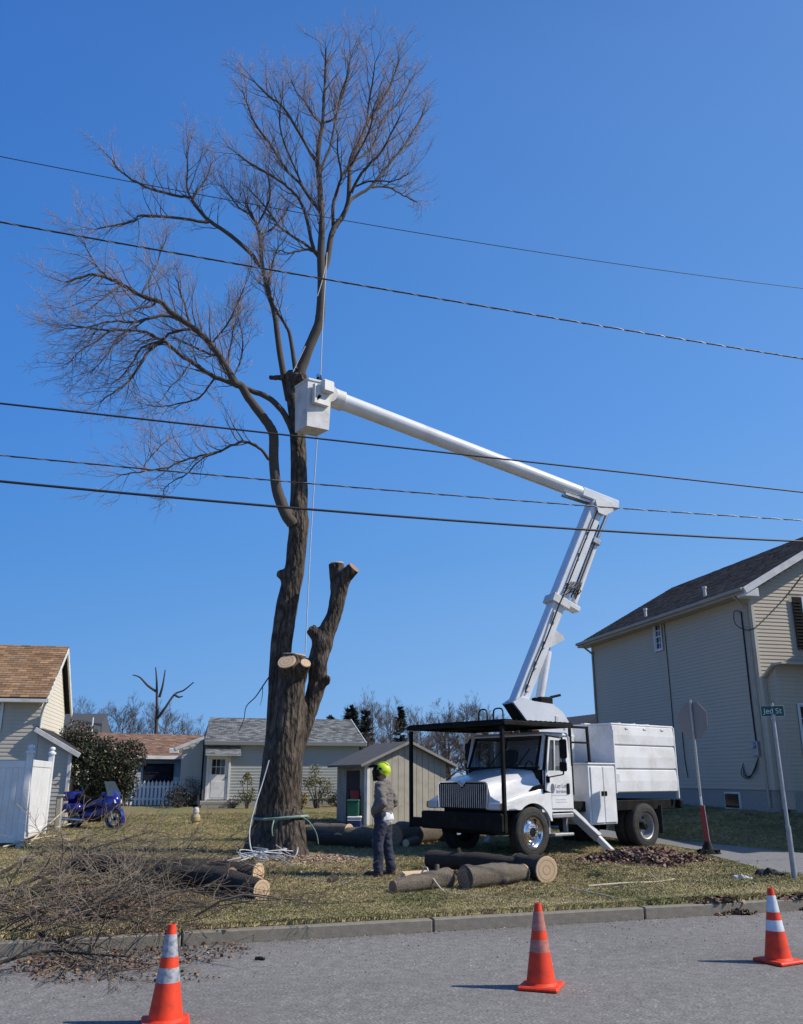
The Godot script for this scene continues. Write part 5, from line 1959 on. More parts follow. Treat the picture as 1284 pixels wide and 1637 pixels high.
	for s in [1, -1]:
		mb = MB.new()
		var xb: float = -.42 if s > 0 else Wd + .42
		var p := [Vector2(xb, H - .06), Vector2(Wd / 2, H + RH - .06), Vector2(Wd / 2, H + RH + .08), Vector2(xb, H + .08)]
		mb.prism(Transform3D.IDENTITY, p, -L - .4, .42)
		part(t, "roof", mb, M.dark)
	shingles(t, V(-.42, H + .08, .42), V(-.42, H + .08, -L - .4), sl, .32, .16, [C(.010, .010, .012), C(.016, .016, .019), C(.024, .024, .028)], M.shingle_brown, 81)
	plank(t, "fascia", V(-.44, H - .02, .43), V(-.44, H - .02, -L - .42), .035, .17, M.trim_tan)
	plank(t, "rake_board", V(-.44, H - .02, .45), V(Wd / 2, H + RH - .04, .45), .05, .2, M.trim)
	plank(t, "rake_board", V(Wd + .44, H - .02, .45), V(Wd / 2, H + RH - .04, .45), .05, .2, M.trim)
	mb = MB.new()
	mb.box(tf(V(-.2, H - .09, -L / 2)), V(.46, .03, L + .8))
	part(t, "soffit", mb, M.trim_tan)
	mb = MB.new()
	mb.box(tf(V(-.2, H - .05, .24)), V(.5, .28, .4), .02)
	part(t, "eave_return", mb, M.trim)
	plank(t, "gutter", V(-.5, H + .03, .4), V(-.5, H + .03, -L - .4), .1, .1, M.trim_tan)
	for z in [-.12, -L + .12]:
		mb = MB.new()
		var c := curve([V(-.48, H - .02, z), V(-.40, H - .15, z), V(-.10, H - .38, z), V(-.055, H - .55, z), V(-.055, 3.0, z), V(-.055, .15, z)], 4)
		mb.tube(c, taper(c.size(), .04, .04), 6)
		part(t, "downpipe", mb, M.trim_tan)
	for q in [[-2.6, 1.0], [-6.6, .8]]:
		mb = MB.new()
		mb.cyl(V(.2, H + .3, q[0]), V(.2, H + .72, q[0]), .055, -1, 10)
		mb.cyl(V(.2, H + .68, q[0]), V(.2, H + .76, q[0]), .075, -1, 10)
		part(t, "vent_pipe", mb, M.trim)
	# cables, meter and fittings on the side wall
	mb = MB.new()
	var z := -4.95
	mb.tube(curve([V(-.03, H - .1, z), V(-.03, 4.0, z + .02), V(-.03, 2.0, z), V(-.03, 1.0, z + .05)], 4), taper(13, .014, .014), 5)
	mb.tube(curve([V(-.03, 3.0, -4.4), V(-.03, 1.6, -4.4), V(-.03, .95, -4.3)], 4), taper(9, .014, .014), 5)
	part(t, "cable", mb, M.cable)
	mb = MB.new()
	mb.tube(curve([V(-.04, H - .5, -.42), V(-.04, 5.0, -.42), V(-.04, 3.2, -.44), V(-.04, 1.9, -.42)], 4), taper(13, .022, .022), 6)
	mb.tube(curve([V(-.04, H - .5, -.42), V(-.14, H - .45, -.6), V(-.16, H - .8, -.62), V(-.12, H - 1.05, -.3), V(-.05, H - 1.1, .03), V(.25, H - .9, .06), V(1.2, H - .1, .05), V(2.0, H + .7, .05)], 5), taper(36, .014, .014), 5)
	part(t, "service_cable", mb, M.cable)
	mb = MB.new()
	mb.box(tf(V(-.06, 1.75, -.42)), V(.12, .42, .26), .02)
	mb.cyl(V(-.12, 1.85, -.42), V(-.2, 1.85, -.42), .09, -1, 14)
	part(t, "electric_meter", mb, M.galv)
	mb = MB.new()
	for i in 4:
		var c := curve([V(-.04, 1.5, -.4), V(-.09, 1.15 - .07 * i, -.55 - .1 * i), V(-.08, .95 + .03 * i, -.9 - .12 * i), V(-.04, 1.05 + .1 * i, -1.15)], 4)
		mb.tube(c, taper(c.size(), .012, .012), 5)
	part(t, "coiled_wire", mb, M.cable)
	mb = MB.new()
	mb.box(tf(V(-.035, 2.95, -4.2)), V(.07, .14, .14), .02)
	part(t, "outlet_box", mb, M.siding_grey)
	mb = MB.new()
	mb.box(tf(V(-.0, .28, -1.95)), V(.06, .5, .8), .01)
	var bw := part(t, "basement_window", mb, M.trim)
	mb = MB.new()
	mb.box(tf(V(-.024, .28, -1.95)), V(.03, .4, .7))
	part(bw, "pane", mb, M.glass)


func grey_house() -> void:
	var t := thing("grey_house", "low grey sided house with shingled porch roof and white door, behind the big tree", "house", V(-8.46, .6, -38.7), deg_to_rad(14))
	var L := 6.75
	var H := 2.62
	var D := 7.0
	var mb := MB.new()
	mb.box(tf(V(L / 2, .06, -D / 2)), V(L - .03, .5, D - .03), .01)
	part(t, "foundation", mb, M.concrete_top)
	var door := Rect2(.2, .3, .82, 1.82)
	slab(t, "wall", Transform3D.IDENTITY, [Vector2(0, .3), Vector2(L, .3), Vector2(L, H), Vector2(0, H)], .12, M.siding_sage)
	var left := Transform3D(Basis(V(0, 0, 1), V(0, 1, 0), V(-1, 0, 0)), V(0, 0, -D))
	slab(t, "wall", left, [Vector2(0, .3), Vector2(D, .3), Vector2(D, H), Vector2(0, H)], .12, M.siding_sage)
	var right := Transform3D(Basis(V(0, 0, -1), V(0, 1, 0), V(1, 0, 0)), V(L, 0, 0))
	slab(t, "wall", right, [Vector2(0, .3), Vector2(D, .3), Vector2(D, H), Vector2(D / 2, H + 1.15), Vector2(0, H)], .12, M.siding_sage)
	siding(t, Transform3D.IDENTITY, [Vector2(.06, .32), Vector2(L, .32), Vector2(L, H), Vector2(.06, H)], [door.grow(.1)], .125, M.siding_sage, .02)
	siding(t, right, [Vector2(0, .32), Vector2(D, .32), Vector2(D, H), Vector2(D / 2, H + 1.1), Vector2(0, H)], [], .125, M.siding_sage, .02)
	mb = MB.new()
	mb.box(tf(V(.03, (H + .3) / 2, .0)), V(.1, H - .3, .08), .006)
	part(t, "corner_board", mb, mat(C(.13, .14, .15), .6))
	# door
	mb = MB.new()
	for x in [door.position.x - .05, door.end.x + .05]:
		mb.box(tf(V(x, 1.22, .03)), V(.09, 1.9, .07), .008)
	mb.box(tf(V(.61, 2.16, .03)), V(.92, .09, .07), .008)
	part(t, "door_frame", mb, M.trim)
	mb = MB.new()
	mb.box(tf(V(.61, 1.21, -.01)), V(.82, 1.8, .05), .006)
	mb.box(tf(V(.61, .72, .018)), V(.56, .68, .02), .012)
	var dr := part(t, "door", mb, M.trim)
	for i in 3:
		for j in 2:
			mb = MB.new()
			mb.box(tf(V(.42 + i * .19, 1.48 + j * .32, .02)), V(.165, .29, .012), .003)
			part(dr, "pane", mb, M.glass)
	mb = MB.new()
	mb.cyl(V(.94, 1.2, .01), V(.94, 1.2, .06), .03, -1, 10)
	part(dr, "handle", mb, M.black)
	# stoop and porch roof
	mb = MB.new()
	mb.box(tf(V(.62, .18, .45)), V(1.45, .16, .9), .012)
	mb.box(tf(V(.62, .02, .5)), V(1.35, .3, .8), .012)
	part(t, "stoop", mb, M.concrete_top)
	mb = MB.new()
	mb.prism(Transform3D(Basis(V(0, 0, 1), V(0, 1, 0), V(-1, 0, 0)), Vector3.ZERO), [Vector2(0, 2.3), Vector2(.62, 2.1), Vector2(.62, 2.16), Vector2(0, 2.5)], -1.5, -.02)
	var pr := part(t, "porch_roof", mb, M.trim)
	var sg := [C(.13, .135, .13), C(.18, .185, .18), C(.24, .245, .235), C(.30, .30, .29)]
	shingles(t, V(.02, 2.16, .63), V(1.5, 2.16, .63), V(0, .34, -.62), .2, .11, sg, M.shingle_brown, 84)
	# roof, its left end hipped
	mb = MB.new()
	var ra := V(-.05, H + .04, .3)
	var rb := V(L + .25, H + .04, .3)
	var rc := V(L + .25, H + 1.28, -D / 2)
	var rd := V(.25, H + 1.28, -D / 2)
	var re := V(-.05, H + .04, -D - .3)
	var rf := V(L + .25, H + .04, -D - .3)
	mb.quad(ra, rb, rc, rd, V(0, 1, .3))
	mb.quad(re, rf, rc, rd, V(0, 1, -.3))
	mb.tri(ra, re, rd, V(-1, 1, 0))
	mb.quad(ra + V(0, -.06, 0), rb + V(0, -.06, 0), rf + V(0, -.06, 0), re + V(0, -.06, 0), Vector3.DOWN)
	mb.tri(rb, rf, rc, V(1, 0, 0))
	part(t, "roof", mb, mat(C(.15, .15, .145), .9))
	shingles(t, V(-.05, H + .06, .3), V(L + .25, H + .06, .3), V(0, 1.24, -D / 2 - .3), .25, .14, sg, M.shingle_brown, 85, .3)
	plank(t, "fascia", V(-.05, H, .32), V(L + .26, H, .32), .03, .16, mat(C(.2, .21, .2), .6))
	plank(t, "rake_board", V(L + .27, H, .32), V(L + .27, H + 1.26, -D / 2), .04, .16, M.trim)
	mb = MB.new()
	mb.box(tf(V(L / 2, H - .06, .15)), V(L, .02, .3))
	part(t, "soffit", mb, M.trim)
	mb = MB.new()
	mb.cyl(V(3.2, H + 1.0, -D / 2), V(3.2, H + 1.88, -D / 2), .1, -1, 12)
	mb.cyl(V(3.2, H + 1.82, -D / 2), V(3.2, H + 1.95, -D / 2), .135, -1, 12)
	var ch := part(t, "chimney_pipe", mb, M.black)
	mb = MB.new()
	mb.box(tf(V(3.15, H + 1.24, -D / 2)), V(.7, .14, .5), .02)
	part(ch, "chimney_flashing", mb, M.galv)
	# wing on the left with a white raked edge
	mb = MB.new()
	mb.prism(Transform3D.IDENTITY, [Vector2(-.95, .1), Vector2(-.08, .1), Vector2(-.08, 2.8), Vector2(-.95, 2.4)], -3.2, -.5)
	part(t, "wing_wall", mb, M.siding_blue)
	siding(t, Transform3D(Basis.IDENTITY, V(0, 0, -.5)), [Vector2(-.95, .1), Vector2(-.08, .1), Vector2(-.08, 2.8), Vector2(-.95, 2.4)], [], .125, M.siding_sage, .018)
	plank(t, "rake_board", V(-1.25, 2.38, -.3), V(-.06, 2.86, -.3), .04, .13, M.trim)
	mb = MB.new()
	mb.box(tf(V(-1.3, 2.3, -.5)), V(.42, .22, .4), .02)
	part(t, "eave_return", mb, M.trim)


func brown_house() -> void:
	var t := thing("brown_roof_house", "low house with brown shingle roof and blue-grey wall behind the picket fence", "house", V(-14.2, .65, -42.6), deg_to_rad(28))
	var L := 5.4
	var H := 2.1
	var mb := MB.new()
	slab(t, "wall", Transform3D.IDENTITY, [Vector2(0, -.2), Vector2(L, -.2), Vector2(L, H), Vector2(0, H)], .15, M.siding_blue)
	mb.box(tf(V(L / 2, H / 2, -3)), V(L - .3, H + .3, 5.6))
	part(t, "wall", mb, M.siding_blue)
	var a := 2.7
	siding(t, Transform3D.IDENTITY, [Vector2(0, -.1), Vector2(L, -.1), Vector2(L, H), Vector2(0, H)], [Rect2(2.0, .95, 1.5, .85)], .14, M.siding_blue)
	window(t, tf(V(2.05, 1.0, 0)), 1.35, .74, 2, 1, M.black, .05)
	mb = MB.new()
	mb.box(tf(V(3.62, 1.02, .05)), V(.3, .3, .1), .02)
	part(t, "wall_box", mb, M.trim)
	mb = MB.new()
	mb.prism(Transform3D(Basis(V(0, 0, 1), V(0, 1, 0), V(-1, 0, 0)), Vector3.ZERO), [Vector2(.35, H - .06), Vector2(-3, H + 1.12), Vector2(-6.3, H - .06), Vector2(-6.3, H), Vector2(-3, H + 1.2), Vector2(.35, H + .02)], -L - .3, .3)
	part(t, "roof", mb, M.dark)
	shingles(t, V(-.3, H + .02, .36), V(L + .3, H + .02, .36), V(0, 1.2, -3.36), .28, .15, [C(.20, .115, .075), C(.27, .155, .10), C(.33, .2, .135), C(.24, .15, .11)], M.shingle_brown, 87)
	plank(t, "fascia", V(-.3, H - .02, .38), V(L + .3, H - .02, .38), .03, .16, M.trim)


func left_house() -> void:
	var t := thing("brown_shingled_house", "two-storey house at the left edge with brown shingle roof and sunlit cream gable", "house", V(-10.96, .45, -27.0), deg_to_rad(12))
	var H := 3.86
	var D := 4.4
	var L := 6.0
	var RX := -2.35
	var front := Transform3D(Basis.IDENTITY, V(-L, 0, 0))
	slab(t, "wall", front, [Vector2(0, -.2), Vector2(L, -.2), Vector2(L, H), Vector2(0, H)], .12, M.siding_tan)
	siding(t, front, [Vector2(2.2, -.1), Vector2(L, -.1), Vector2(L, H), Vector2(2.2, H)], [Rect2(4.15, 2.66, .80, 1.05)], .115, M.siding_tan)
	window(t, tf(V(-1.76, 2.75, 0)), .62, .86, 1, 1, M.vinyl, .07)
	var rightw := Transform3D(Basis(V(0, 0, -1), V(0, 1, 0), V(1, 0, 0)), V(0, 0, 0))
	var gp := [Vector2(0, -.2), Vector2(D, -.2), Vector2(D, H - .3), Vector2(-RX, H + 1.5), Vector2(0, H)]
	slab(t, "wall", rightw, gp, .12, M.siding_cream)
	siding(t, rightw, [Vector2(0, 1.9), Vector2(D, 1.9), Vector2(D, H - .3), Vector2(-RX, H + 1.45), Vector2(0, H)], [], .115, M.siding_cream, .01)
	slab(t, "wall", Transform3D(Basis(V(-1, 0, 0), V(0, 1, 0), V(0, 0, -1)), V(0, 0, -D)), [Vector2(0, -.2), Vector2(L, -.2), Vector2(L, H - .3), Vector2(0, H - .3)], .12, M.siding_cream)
	var mb := MB.new()
	mb.prism(Transform3D(Basis(V(0, 0, 1), V(0, 1, 0), V(-1, 0, 0)), Vector3.ZERO), [Vector2(.35, H - .28), Vector2(RX, H + 1.62), Vector2(-D - .25, H - .35), Vector2(-D - .25, H - .27), Vector2(RX, H + 1.72), Vector2(.35, H - .2)], -.22, L)
	part(t, "roof", mb, M.dark)
	shingles(t, V(-L, H - .2, .36), V(.22, H - .2, .36), V(0, 1.92, RX - .36), .27, .14, [C(.24, .14, .072), C(.32, .19, .10), C(.38, .235, .13), C(.28, .18, .108)], M.shingle_brown, 88)
	plank(t, "rake_board", V(.2, H - .3, .36), V(.2, H + 1.6, RX), .05, .17, M.trim)
	plank(t, "rake_board", V(.2, H - .38, -D - .25), V(.2, H + 1.6, RX), .05, .2, M.trim)
	plank(t, "gutter", V(-L, H - .3, .4), V(.2, H - .3, .4), .09, .1, M.trim)
	mb = MB.new()
	mb.box(tf(V(-L / 2, H - .33, .17)), V(L, .03, .34))
	part(t, "soffit", mb, M.trim)
	mb = MB.new()
	mb.box(tf(V(-2.35, H + 1.9, RX)), V(.5, 1.2, .5), .02)
	mb.cyl(V(-2.35, H + 2.4, RX), V(-2.35, H + 2.75, RX), .13, -1, 10)
	part(t, "chimney", mb, mat(C(.25, .1, .08), .9))
	mb = MB.new()
	var c := curve([V(.14, H - .35, .3), V(.05, H - .6, .12), V(.03, H - .8, .04), V(.03, 2.6, .04)], 4)
	mb.tube(c, taper(c.size(), .04, .04), 6)
	part(t, "downpipe", mb, M.trim)
	# lean-to with a white raked edge
	mb = MB.new()
	mb.prism(Transform3D.IDENTITY, [Vector2(.0, -.2), Vector2(1.0, -.2), Vector2(1.0, 2.1), Vector2(.0, 2.72)], -2.4, -.02)
	part(t, "lean_to", mb, M.siding_tan)
	siding(t, Transform3D.IDENTITY, [Vector2(.02, -.1), Vector2(1.0, -.1), Vector2(1.0, 2.1), Vector2(.02, 2.7)], [], .115, M.siding_tan)
	mb = MB.new()
	mb.prism(Transform3D.IDENTITY, [Vector2(-.06, 2.74), Vector2(1.25, 1.98), Vector2(1.25, 2.06), Vector2(-.06, 2.84)], -2.6, .2)
	part(t, "lean_to_roof", mb, M.dark)
	plank(t, "rake_board", V(-.08, 2.74, .21), V(1.27, 1.98, .21), .04, .14, M.trim)
	mb = MB.new()
	mb.box(tf(V(.98, 1.0, .03)), V(.1, 2.2, .08), .006)
	part(t, "corner_board", mb, M.trim)


func small_buildings() -> void:
	# far roofs
	var t := thing("dark_roof_house", "dark grey roofed house far behind the cream gable", "house", W(-21.0, 50), deg_to_rad(8))
	var mb := MB.new()
	mb.box(tf(V(0, 1.5, -3)), V(7, 3.2, 6), .02)
	part(t, "wall", mb, mat(C(.06, .065, .08), .8))
	mb = MB.new()
	mb.prism(Transform3D(Basis(V(0, 0, 1), V(0, 1, 0), V(-1, 0, 0)), Vector3.ZERO), [Vector2(.3, 2.9), Vector2(-3, 4.75), Vector2(-6.3, 2.9)], -3.7, 3.7)
	part(t, "roof", mb, mat(C(.07, .075, .085), .9))
	t = thing("low_roof_house", "low dark roofed house left of the grey two-storey wall", "house", W(12.0, 55), deg_to_rad(20))
	mb = MB.new()
	mb.box(tf(V(0, 1.2, -3)), V(6, 3.0, 6), .02)
	part(t, "wall", mb, mat(C(.2, .2, .21), .8))
	mb = MB.new()
	mb.prism(Transform3D.IDENTITY, [Vector2(-3.4, 2.6), Vector2(3.4, 2.6), Vector2(0.6, 4.4)], -6.3, .3)
	part(t, "roof", mb, mat(C(.04, .04, .045), .9))
	# shed
	t = thing("garden_shed", "grey-beige board shed with low gable behind the worker", "shed", V(-1.06, .36, -27.72), deg_to_rad(28))
	var L := 2.82
	var D := 2.2
	var H := 1.88
	var mn := 0.98 + .43
	var left := Transform3D(Basis(V(0, 0, 1), V(0, 1, 0), V(-1, 0, 0)), V(0, 0, -D))
	mb = MB.new()
	mb.prism(Transform3D.IDENTITY, [Vector2(.02, 0), Vector2(L - .02, 0), Vector2(L - .02, H), Vector2(mn, H + .60), Vector2(.02, H)], -D, -.012)
	part(t, "wall", mb, M.shed)
	var bw := .215
	for i in 13:
		var x := i * L / 13.0
		var w := L / 13.0 - .014
		var y1 := H + .60 * (1.0 - absf(x - mn) / mn)
		var y2 := H + .60 * (1.0 - absf(x + w - mn) / mn)
		mb = MB.new()
		mb.prism(Transform3D.IDENTITY, [Vector2(x, .02), Vector2(x + w, .02), Vector2(x + w, minf(y2, H + .6)), Vector2(x, minf(y1, H + .6))], -.012, .008 + .003 * (i % 2))
		part(t, "board", mb, M.shed)
	for i in 8:
		mb = MB.new()
		mb.box(left * tf(V(.14 + i * .275, H / 2, .004)), V(.262, H, .02))
		part(t, "board", mb, M.shed_trim)
	mb = MB.new()
	mb.box(left * tf(V(1.25, .85, .02)), V(.95, 1.6, .03), .006)
	part(t, "door", mb, M.dark)
	mb = MB.new()
	mb.box(left * tf(V(D - .04, H / 2, .02)), V(.1, H, .05), .006)
	mb.box(tf(V(.04, H / 2, .02)), V(.1, H, .03), .006)
	part(t, "corner_board", mb, M.trim)
	for s in [1, -1]:
		mb = MB.new()
		var q := [Vector2(-.30, H - .13), Vector2(mn, H + .60), Vector2(mn, H + .66), Vector2(-.30, H - .06)] if s > 0 else [Vector2(L + .30, H - .13), Vector2(mn, H + .60), Vector2(mn, H + .66), Vector2(L + .30, H - .06)]
		mb.prism(Transform3D.IDENTITY, q, -D - .15, .2)
		part(t, "roof", mb, dirty(C(.11, .105, .098), C(.07, .066, .06), .9, .8, 1))
		plank(t, "rake_board", V(q[0].x, q[0].y + .03, .215), V(mn, H + .63, .215), .03, .08, M.shed_trim)
	# things in front of the shed
	t = thing("green_tote", "green plastic tote standing on the blue cooler", "storage bin", W(-1.42, 27.0, .33))
	mb = MB.new()
	mb.box(tf(V(0, .21, 0)), V(.34, .40, .3), .03)
	part(t, "tub", mb, mat(C(.01, .11, .055), .45))
	mb = MB.new()
	mb.box(tf(V(0, .43, 0)), V(.38, .05, .34), .02)
	part(t, "lid", mb, mat(C(.012, .13, .07), .45))
	t = thing("blue_cooler", "blue cooler with pale lid beneath the green tote", "cooler", W(-1.38, 27.0))
	mb = MB.new()
	mb.box(tf(V(0, .13, 0)), V(.4, .28, .34), .03)
	part(t, "tub", mb, mat(C(.012, .03, .14), .45))
	mb = MB.new()
	mb.box(tf(V(0, .295, 0)), V(.42, .06, .36), .02)
	part(t, "lid", mb, M.vinyl)
	mb = MB.new()
	mb.bar(V(-.2, .22, .19), V(.2, .22, .19), .02, .03)
	part(t, "handle", mb, M.vinyl)
	t = thing("folded_chair", "red and black folded chair leaning by the shed door", "chair", W(-1.42, 27.9), .3)
	mb = MB.new()
	for x in [-.16, .16]:
		mb.cyl(V(x, 0, .1), V(x, 1.05, -.1), .014, -1, 6)
		mb.cyl(V(x, 0, -.05), V(x, .85, .02), .014, -1, 6)
	part(t, "frame", mb, M.black)
	mb = MB.new()
	mb.box(tf(V(0, .82, -.06), -.18), V(.3, .4, .02), .01)
	part(t, "backrest", mb, M.red)
	mb = MB.new()
	mb.box(tf(V(0, .45, .0), -.18), V(.3, .3, .03), .01)
	part(t, "seat", mb, M.black)
	# vinyl privacy fence on the left
	t = thing("vinyl_fence", "white vinyl privacy fence with two capped posts at the left edge", "fence", W(-8.45, 20.5), 0.0)
	var e := V(-.24, 0, -.971)
	var wv := V(-.971, 0, .24)
	for q in [[V(0, 0, 0), 1], [e * 3.55 + V(0, .06, 0), 1]]:
		mb = MB.new()
		mb.box(Transform3D(Basis(-wv, V(0, 1, 0), (-wv).cross(V(0, 1, 0))), q[0] + V(0, 1.0, 0)), V(.14, 2.02, .14), .01)
		var po := part(t, "post", mb, M.vinyl)
		mb = MB.new()
		var T := Transform3D(Basis(-wv, V(0, 1, 0), (-wv).cross(V(0, 1, 0))), q[0] + V(0, 2.0, 0))
		mb.lathe(T, [Vector2(.105, 0), Vector2(.105, .05), Vector2(.06, .075), Vector2(.045, .09), Vector2(.075, .12), Vector2(.08, .15), Vector2(.06, .185), Vector2(.001, .2)], 16)
		part(po, "cap", mb, M.vinyl)
	for run in [[V(0, 0, 0), wv, 3.6, 26], [V(0, .03, 0), e, 3.55, 24]]:
		var dir: Vector3 = run[1]
		var nrm: Vector3 = dir.cross(Vector3.UP)
		var Bm := Basis(dir, Vector3.UP, nrm)
		for y in [.17, 1.76]:
			mb = MB.new()
			mb.box(Transform3D(Bm, run[0] + dir * float(run[2]) / 2.0 + V(0, y, 0)), V(run[2] - .14, .16, .06), .01)
			part(t, "rail", mb, M.vinyl)
		for i in int(run[3]):
			mb = MB.new()
			var w: float = (run[2] - .14) / run[3]
			mb.box(Transform3D(Bm, run[0] + dir * (.07 + (i + .5) * w) + V(0, .965, 0)), V(w - .004, 1.46, .028 + .002 * (i % 2)), .004)
			part(t, "panel_board", mb, M.vinyl)
	# picket fence
	t = thing("picket_fence", "short white picket fence before the brown-roofed house", "fence", W(-12.2, 38.9), deg_to_rad(20))
	for y in [.28, .78]:
		mb = MB.new()
		mb.box(tf(V(1.3, y, -.03)), V(2.9, .07, .04), .006)
		part(t, "rail", mb, M.vinyl)
	for i in 18:
		mb = MB.new()
		mb.prism(tf(V(i * .165, 0, 0)), [Vector2(-.045, .03), Vector2(.045, .03), Vector2(.045, .95), Vector2(0, 1.05), Vector2(-.045, .95)], -.01, .012)
		part(t, "picket", mb, M.vinyl)


# ---------------------------------------------------------------- things on the lawn and road
func brush_branch(label: String, pts: Array, r0: float, r1: float) -> void:
	var t := thing("cut_branch", label, "branch", pts[0], 0.0, "cut branches in the brush pile")
	var q := PackedVector3Array()
	for p in pts:
		q.append(p - pts[0])
	var c := curve(Array(q), 4)
	var mb := MB.new()
	var nz := noise(0.35, 9, 3)
	mb.tube(c, taper(c.size(), r0, r1), 7, true, .12, nz)
	part(t, "stick", mb, M.log_dark)
	twigs = MB.new()
	var k := 3
	while k < c.size() - 1:
		var tn := (c[k + 1] - c[k]).normalized()
		var d := (tn * .8 + rand_perp(tn) * .7 + V(0.15, .12, 0)).normalized()
		grow(c[k], d, rng.randf_range(.4, 1.1), maxf(r1, .007), 1, 0.05, V(.2, -.15, 0))
		k += 1
	ground_twigs(pts[0])
	twigs.col = Color(1, 1, 1)
	part(t, "twigs", twigs, M.twig).set_meta("kind", "stuff")


func ground_twigs(at: Vector3) -> void:
	# twigs bend up where they would run into the ground
	for i in twigs.v.size():
		var w := twigs.v[i] + at
		var lo := gy(w.x, -w.z) + 0.012
		if w.y < lo:
			twigs.v[i].y += lo - w.y


func brush() -> void:
	rng.seed = 33
	twig_cols = [C(.10, .08, .06), C(.15, .12, .09), C(.22, .18, .135)]
	brush_branch("thickest branch of the brush pile, rising from the left edge towards the fence", [V(-5.09,0.20,-11.30), V(-5.02,0.28,-11.80), V(-4.72,0.49,-12.50), V(-4.68,0.63,-13.10), V(-4.62,0.79,-13.60)], 0.049, 0.016)
	brush_branch("branch just above the thickest one in the brush pile, ending lower", [V(-5.57,0.26,-12.30), V(-5.34,0.33,-12.50), V(-5.03,0.47,-12.90), V(-4.87,0.55,-13.40), V(-4.63,0.59,-14.00)], 0.035, 0.010)
	brush_branch("long low branch crossing the brush pile towards the dark logs", [V(-4.75,0.18,-10.60), V(-4.66,0.22,-11.00), V(-4.39,0.28,-11.60), V(-4.22,0.32,-12.00), V(-4.06,0.33,-12.30), V(-3.68,0.28,-12.80)], 0.041, 0.012)
	brush_branch("forked branch of the brush pile hanging over the kerb", [V(-4.18,0.31,-11.90), V(-3.91,0.23,-11.50), V(-3.68,0.24,-11.20), V(-3.25,0.25,-10.90), V(-2.90,0.22,-10.70)], 0.027, 0.009)
	brush_branch("bent branch lying lowest across the kerb at the left edge", [V(-4.66,0.18,-10.40), V(-4.39,0.18,-10.40), V(-4.19,0.18,-10.50), V(-3.86,0.17,-10.30), V(-3.55,0.11,-10.20), V(-3.08,0.08,-9.60)], 0.034, 0.010)
	brush_branch("thin branch lying on the road side of the brush pile", [V(-4.00,0.05,-9.30), V(-3.75,0.12,-9.40), V(-3.52,0.14,-9.60), V(-3.11,0.13,-9.50), V(-2.65,0.12,-9.40)], 0.019, 0.007)
	brush_branch("branch of the brush pile pointing at the blue motorcycle", [V(-6.36,0.32,-14.60), V(-6.11,0.56,-15.50), V(-6.01,0.64,-16.00), V(-5.91,0.70,-16.50), V(-5.67,0.79,-17.20)], 0.030, 0.008)
	brush_branch("slim branch of the brush pile reaching right over the lawn", [V(-5.40,0.52,-15.40), V(-5.17,0.67,-16.40), V(-4.97,0.75,-17.00), V(-4.74,0.83,-17.60)], 0.023, 0.007)
	brush_branch("straight thin stick lying on the lawn left of the big trunk", [V(-6.23,0.32,-18.82), V(-5.68,0.32,-19.08), V(-5.06,0.33,-19.65), V(-4.29,0.33,-20.38)], 0.030, 0.010)
	twigs = MB.new()
	for i in 130:
		var x := rng.randf_range(-5.6, -1.9)
		var fw := rng.randf_range(8.9, 15.6)
		var edge := -2.7 - 0.12 * (fw - 9.0) + (0.7 if fw > 10.5 and fw < 13 else 0.0)
		if x > edge or (fw > 13.5 and x > -2.9 and rng.randf() < .7):
			continue
		if fw < 9.6 and rng.randf() < .6:
			continue
		var up := rng.randf_range(.01, .2) * smoothstep(8.6, 11.0, fw)
		var a := rng.randf_range(-.9, .9) + (PI if rng.randf() < .3 else 0.0)
		grow(W(x, fw, up), V(cos(a), rng.randf_range(-.15, .3), sin(a)).normalized(), rng.randf_range(.6, 2.0), rng.randf_range(.009, .019), 1 if rng.randf() < .4 else 2, 0.0, Vector3.ZERO)
	for i in 25:
		var x := rng.randf_range(-3.6, -1.75)
		var fw := rng.randf_range(13.6, 14.9)
		var a := rng.randf_range(-.5, .5) + PI * (rng.randi() % 2)
		grow(W(x, fw, rng.randf_range(.05, .4)), V(cos(a), rng.randf_range(-.3, .15), sin(a)).normalized(), rng.randf_range(.3, .9), .006, 2, 0.0, Vector3.ZERO)
	for i in 70:
		var x := rng.randf_range(-6.5, -3.0)
		var fw := rng.randf_range(15.5, 19.5)
		var a := rng.randf() * TAU
		grow(W(x, fw, rng.randf_range(.02, .12)), V(cos(a), .05, sin(a)).normalized(), rng.randf_range(.3, 1.0), .006, 2, 0.0, Vector3.ZERO)
	ground_twigs(Vector3.ZERO)
	twigs.col = Color(1, 1, 1)
	tag(part(self, "brush_twigs", twigs, M.twig), "tangle of brown twigs heaped over lawn and kerb at the left", "", "", "stuff")
	var br := [C(.20, .10, .06), C(.14, .085, .055), C(.26, .17, .10), C(.09, .06, .045)]
	heap("leaf_litter", "brown leaf litter under the brush pile", -3.9, 12.0, 1.8, 2.2, .05, 6500, br, .019, 41)
	heap("leaf_litter", "brown leaf crumbs on the road below the brush pile", -3.3, 9.6, 1.4, .7, .02, 1700, br, .014, 42)
	heap("leaf_litter", "thin brown leaf litter beside the dark logs", -3.6, 16.6, 2.4, 1.5, .02, 1500, br, .025, 48)
	heap("wood_chips", "pale sawdust and chips round the foot of the big trunk", -1.85, 18.4, 1.3, .8, .04, 4200, [C(.55, .40, .27), C(.42, .29, .19), C(.62, .48, .33), C(.34, .21, .14)], .022, 43, true)
	heap("leaf_pile", "raked heap of brown leaves right of the outrigger foot", 4.75, 18.0, 1.0, .75,   .28, 6500, [C(.17, .075, .05), C(.11, .055, .04), C(.25, .15, .11), C(.32, .22, .17)], .034, 44)
	heap("leaf_litter", "thin brown leaves around the raked heap", 4.3, 17.8, 2.2, 1.2, .03, 2600, br, .03, 45)
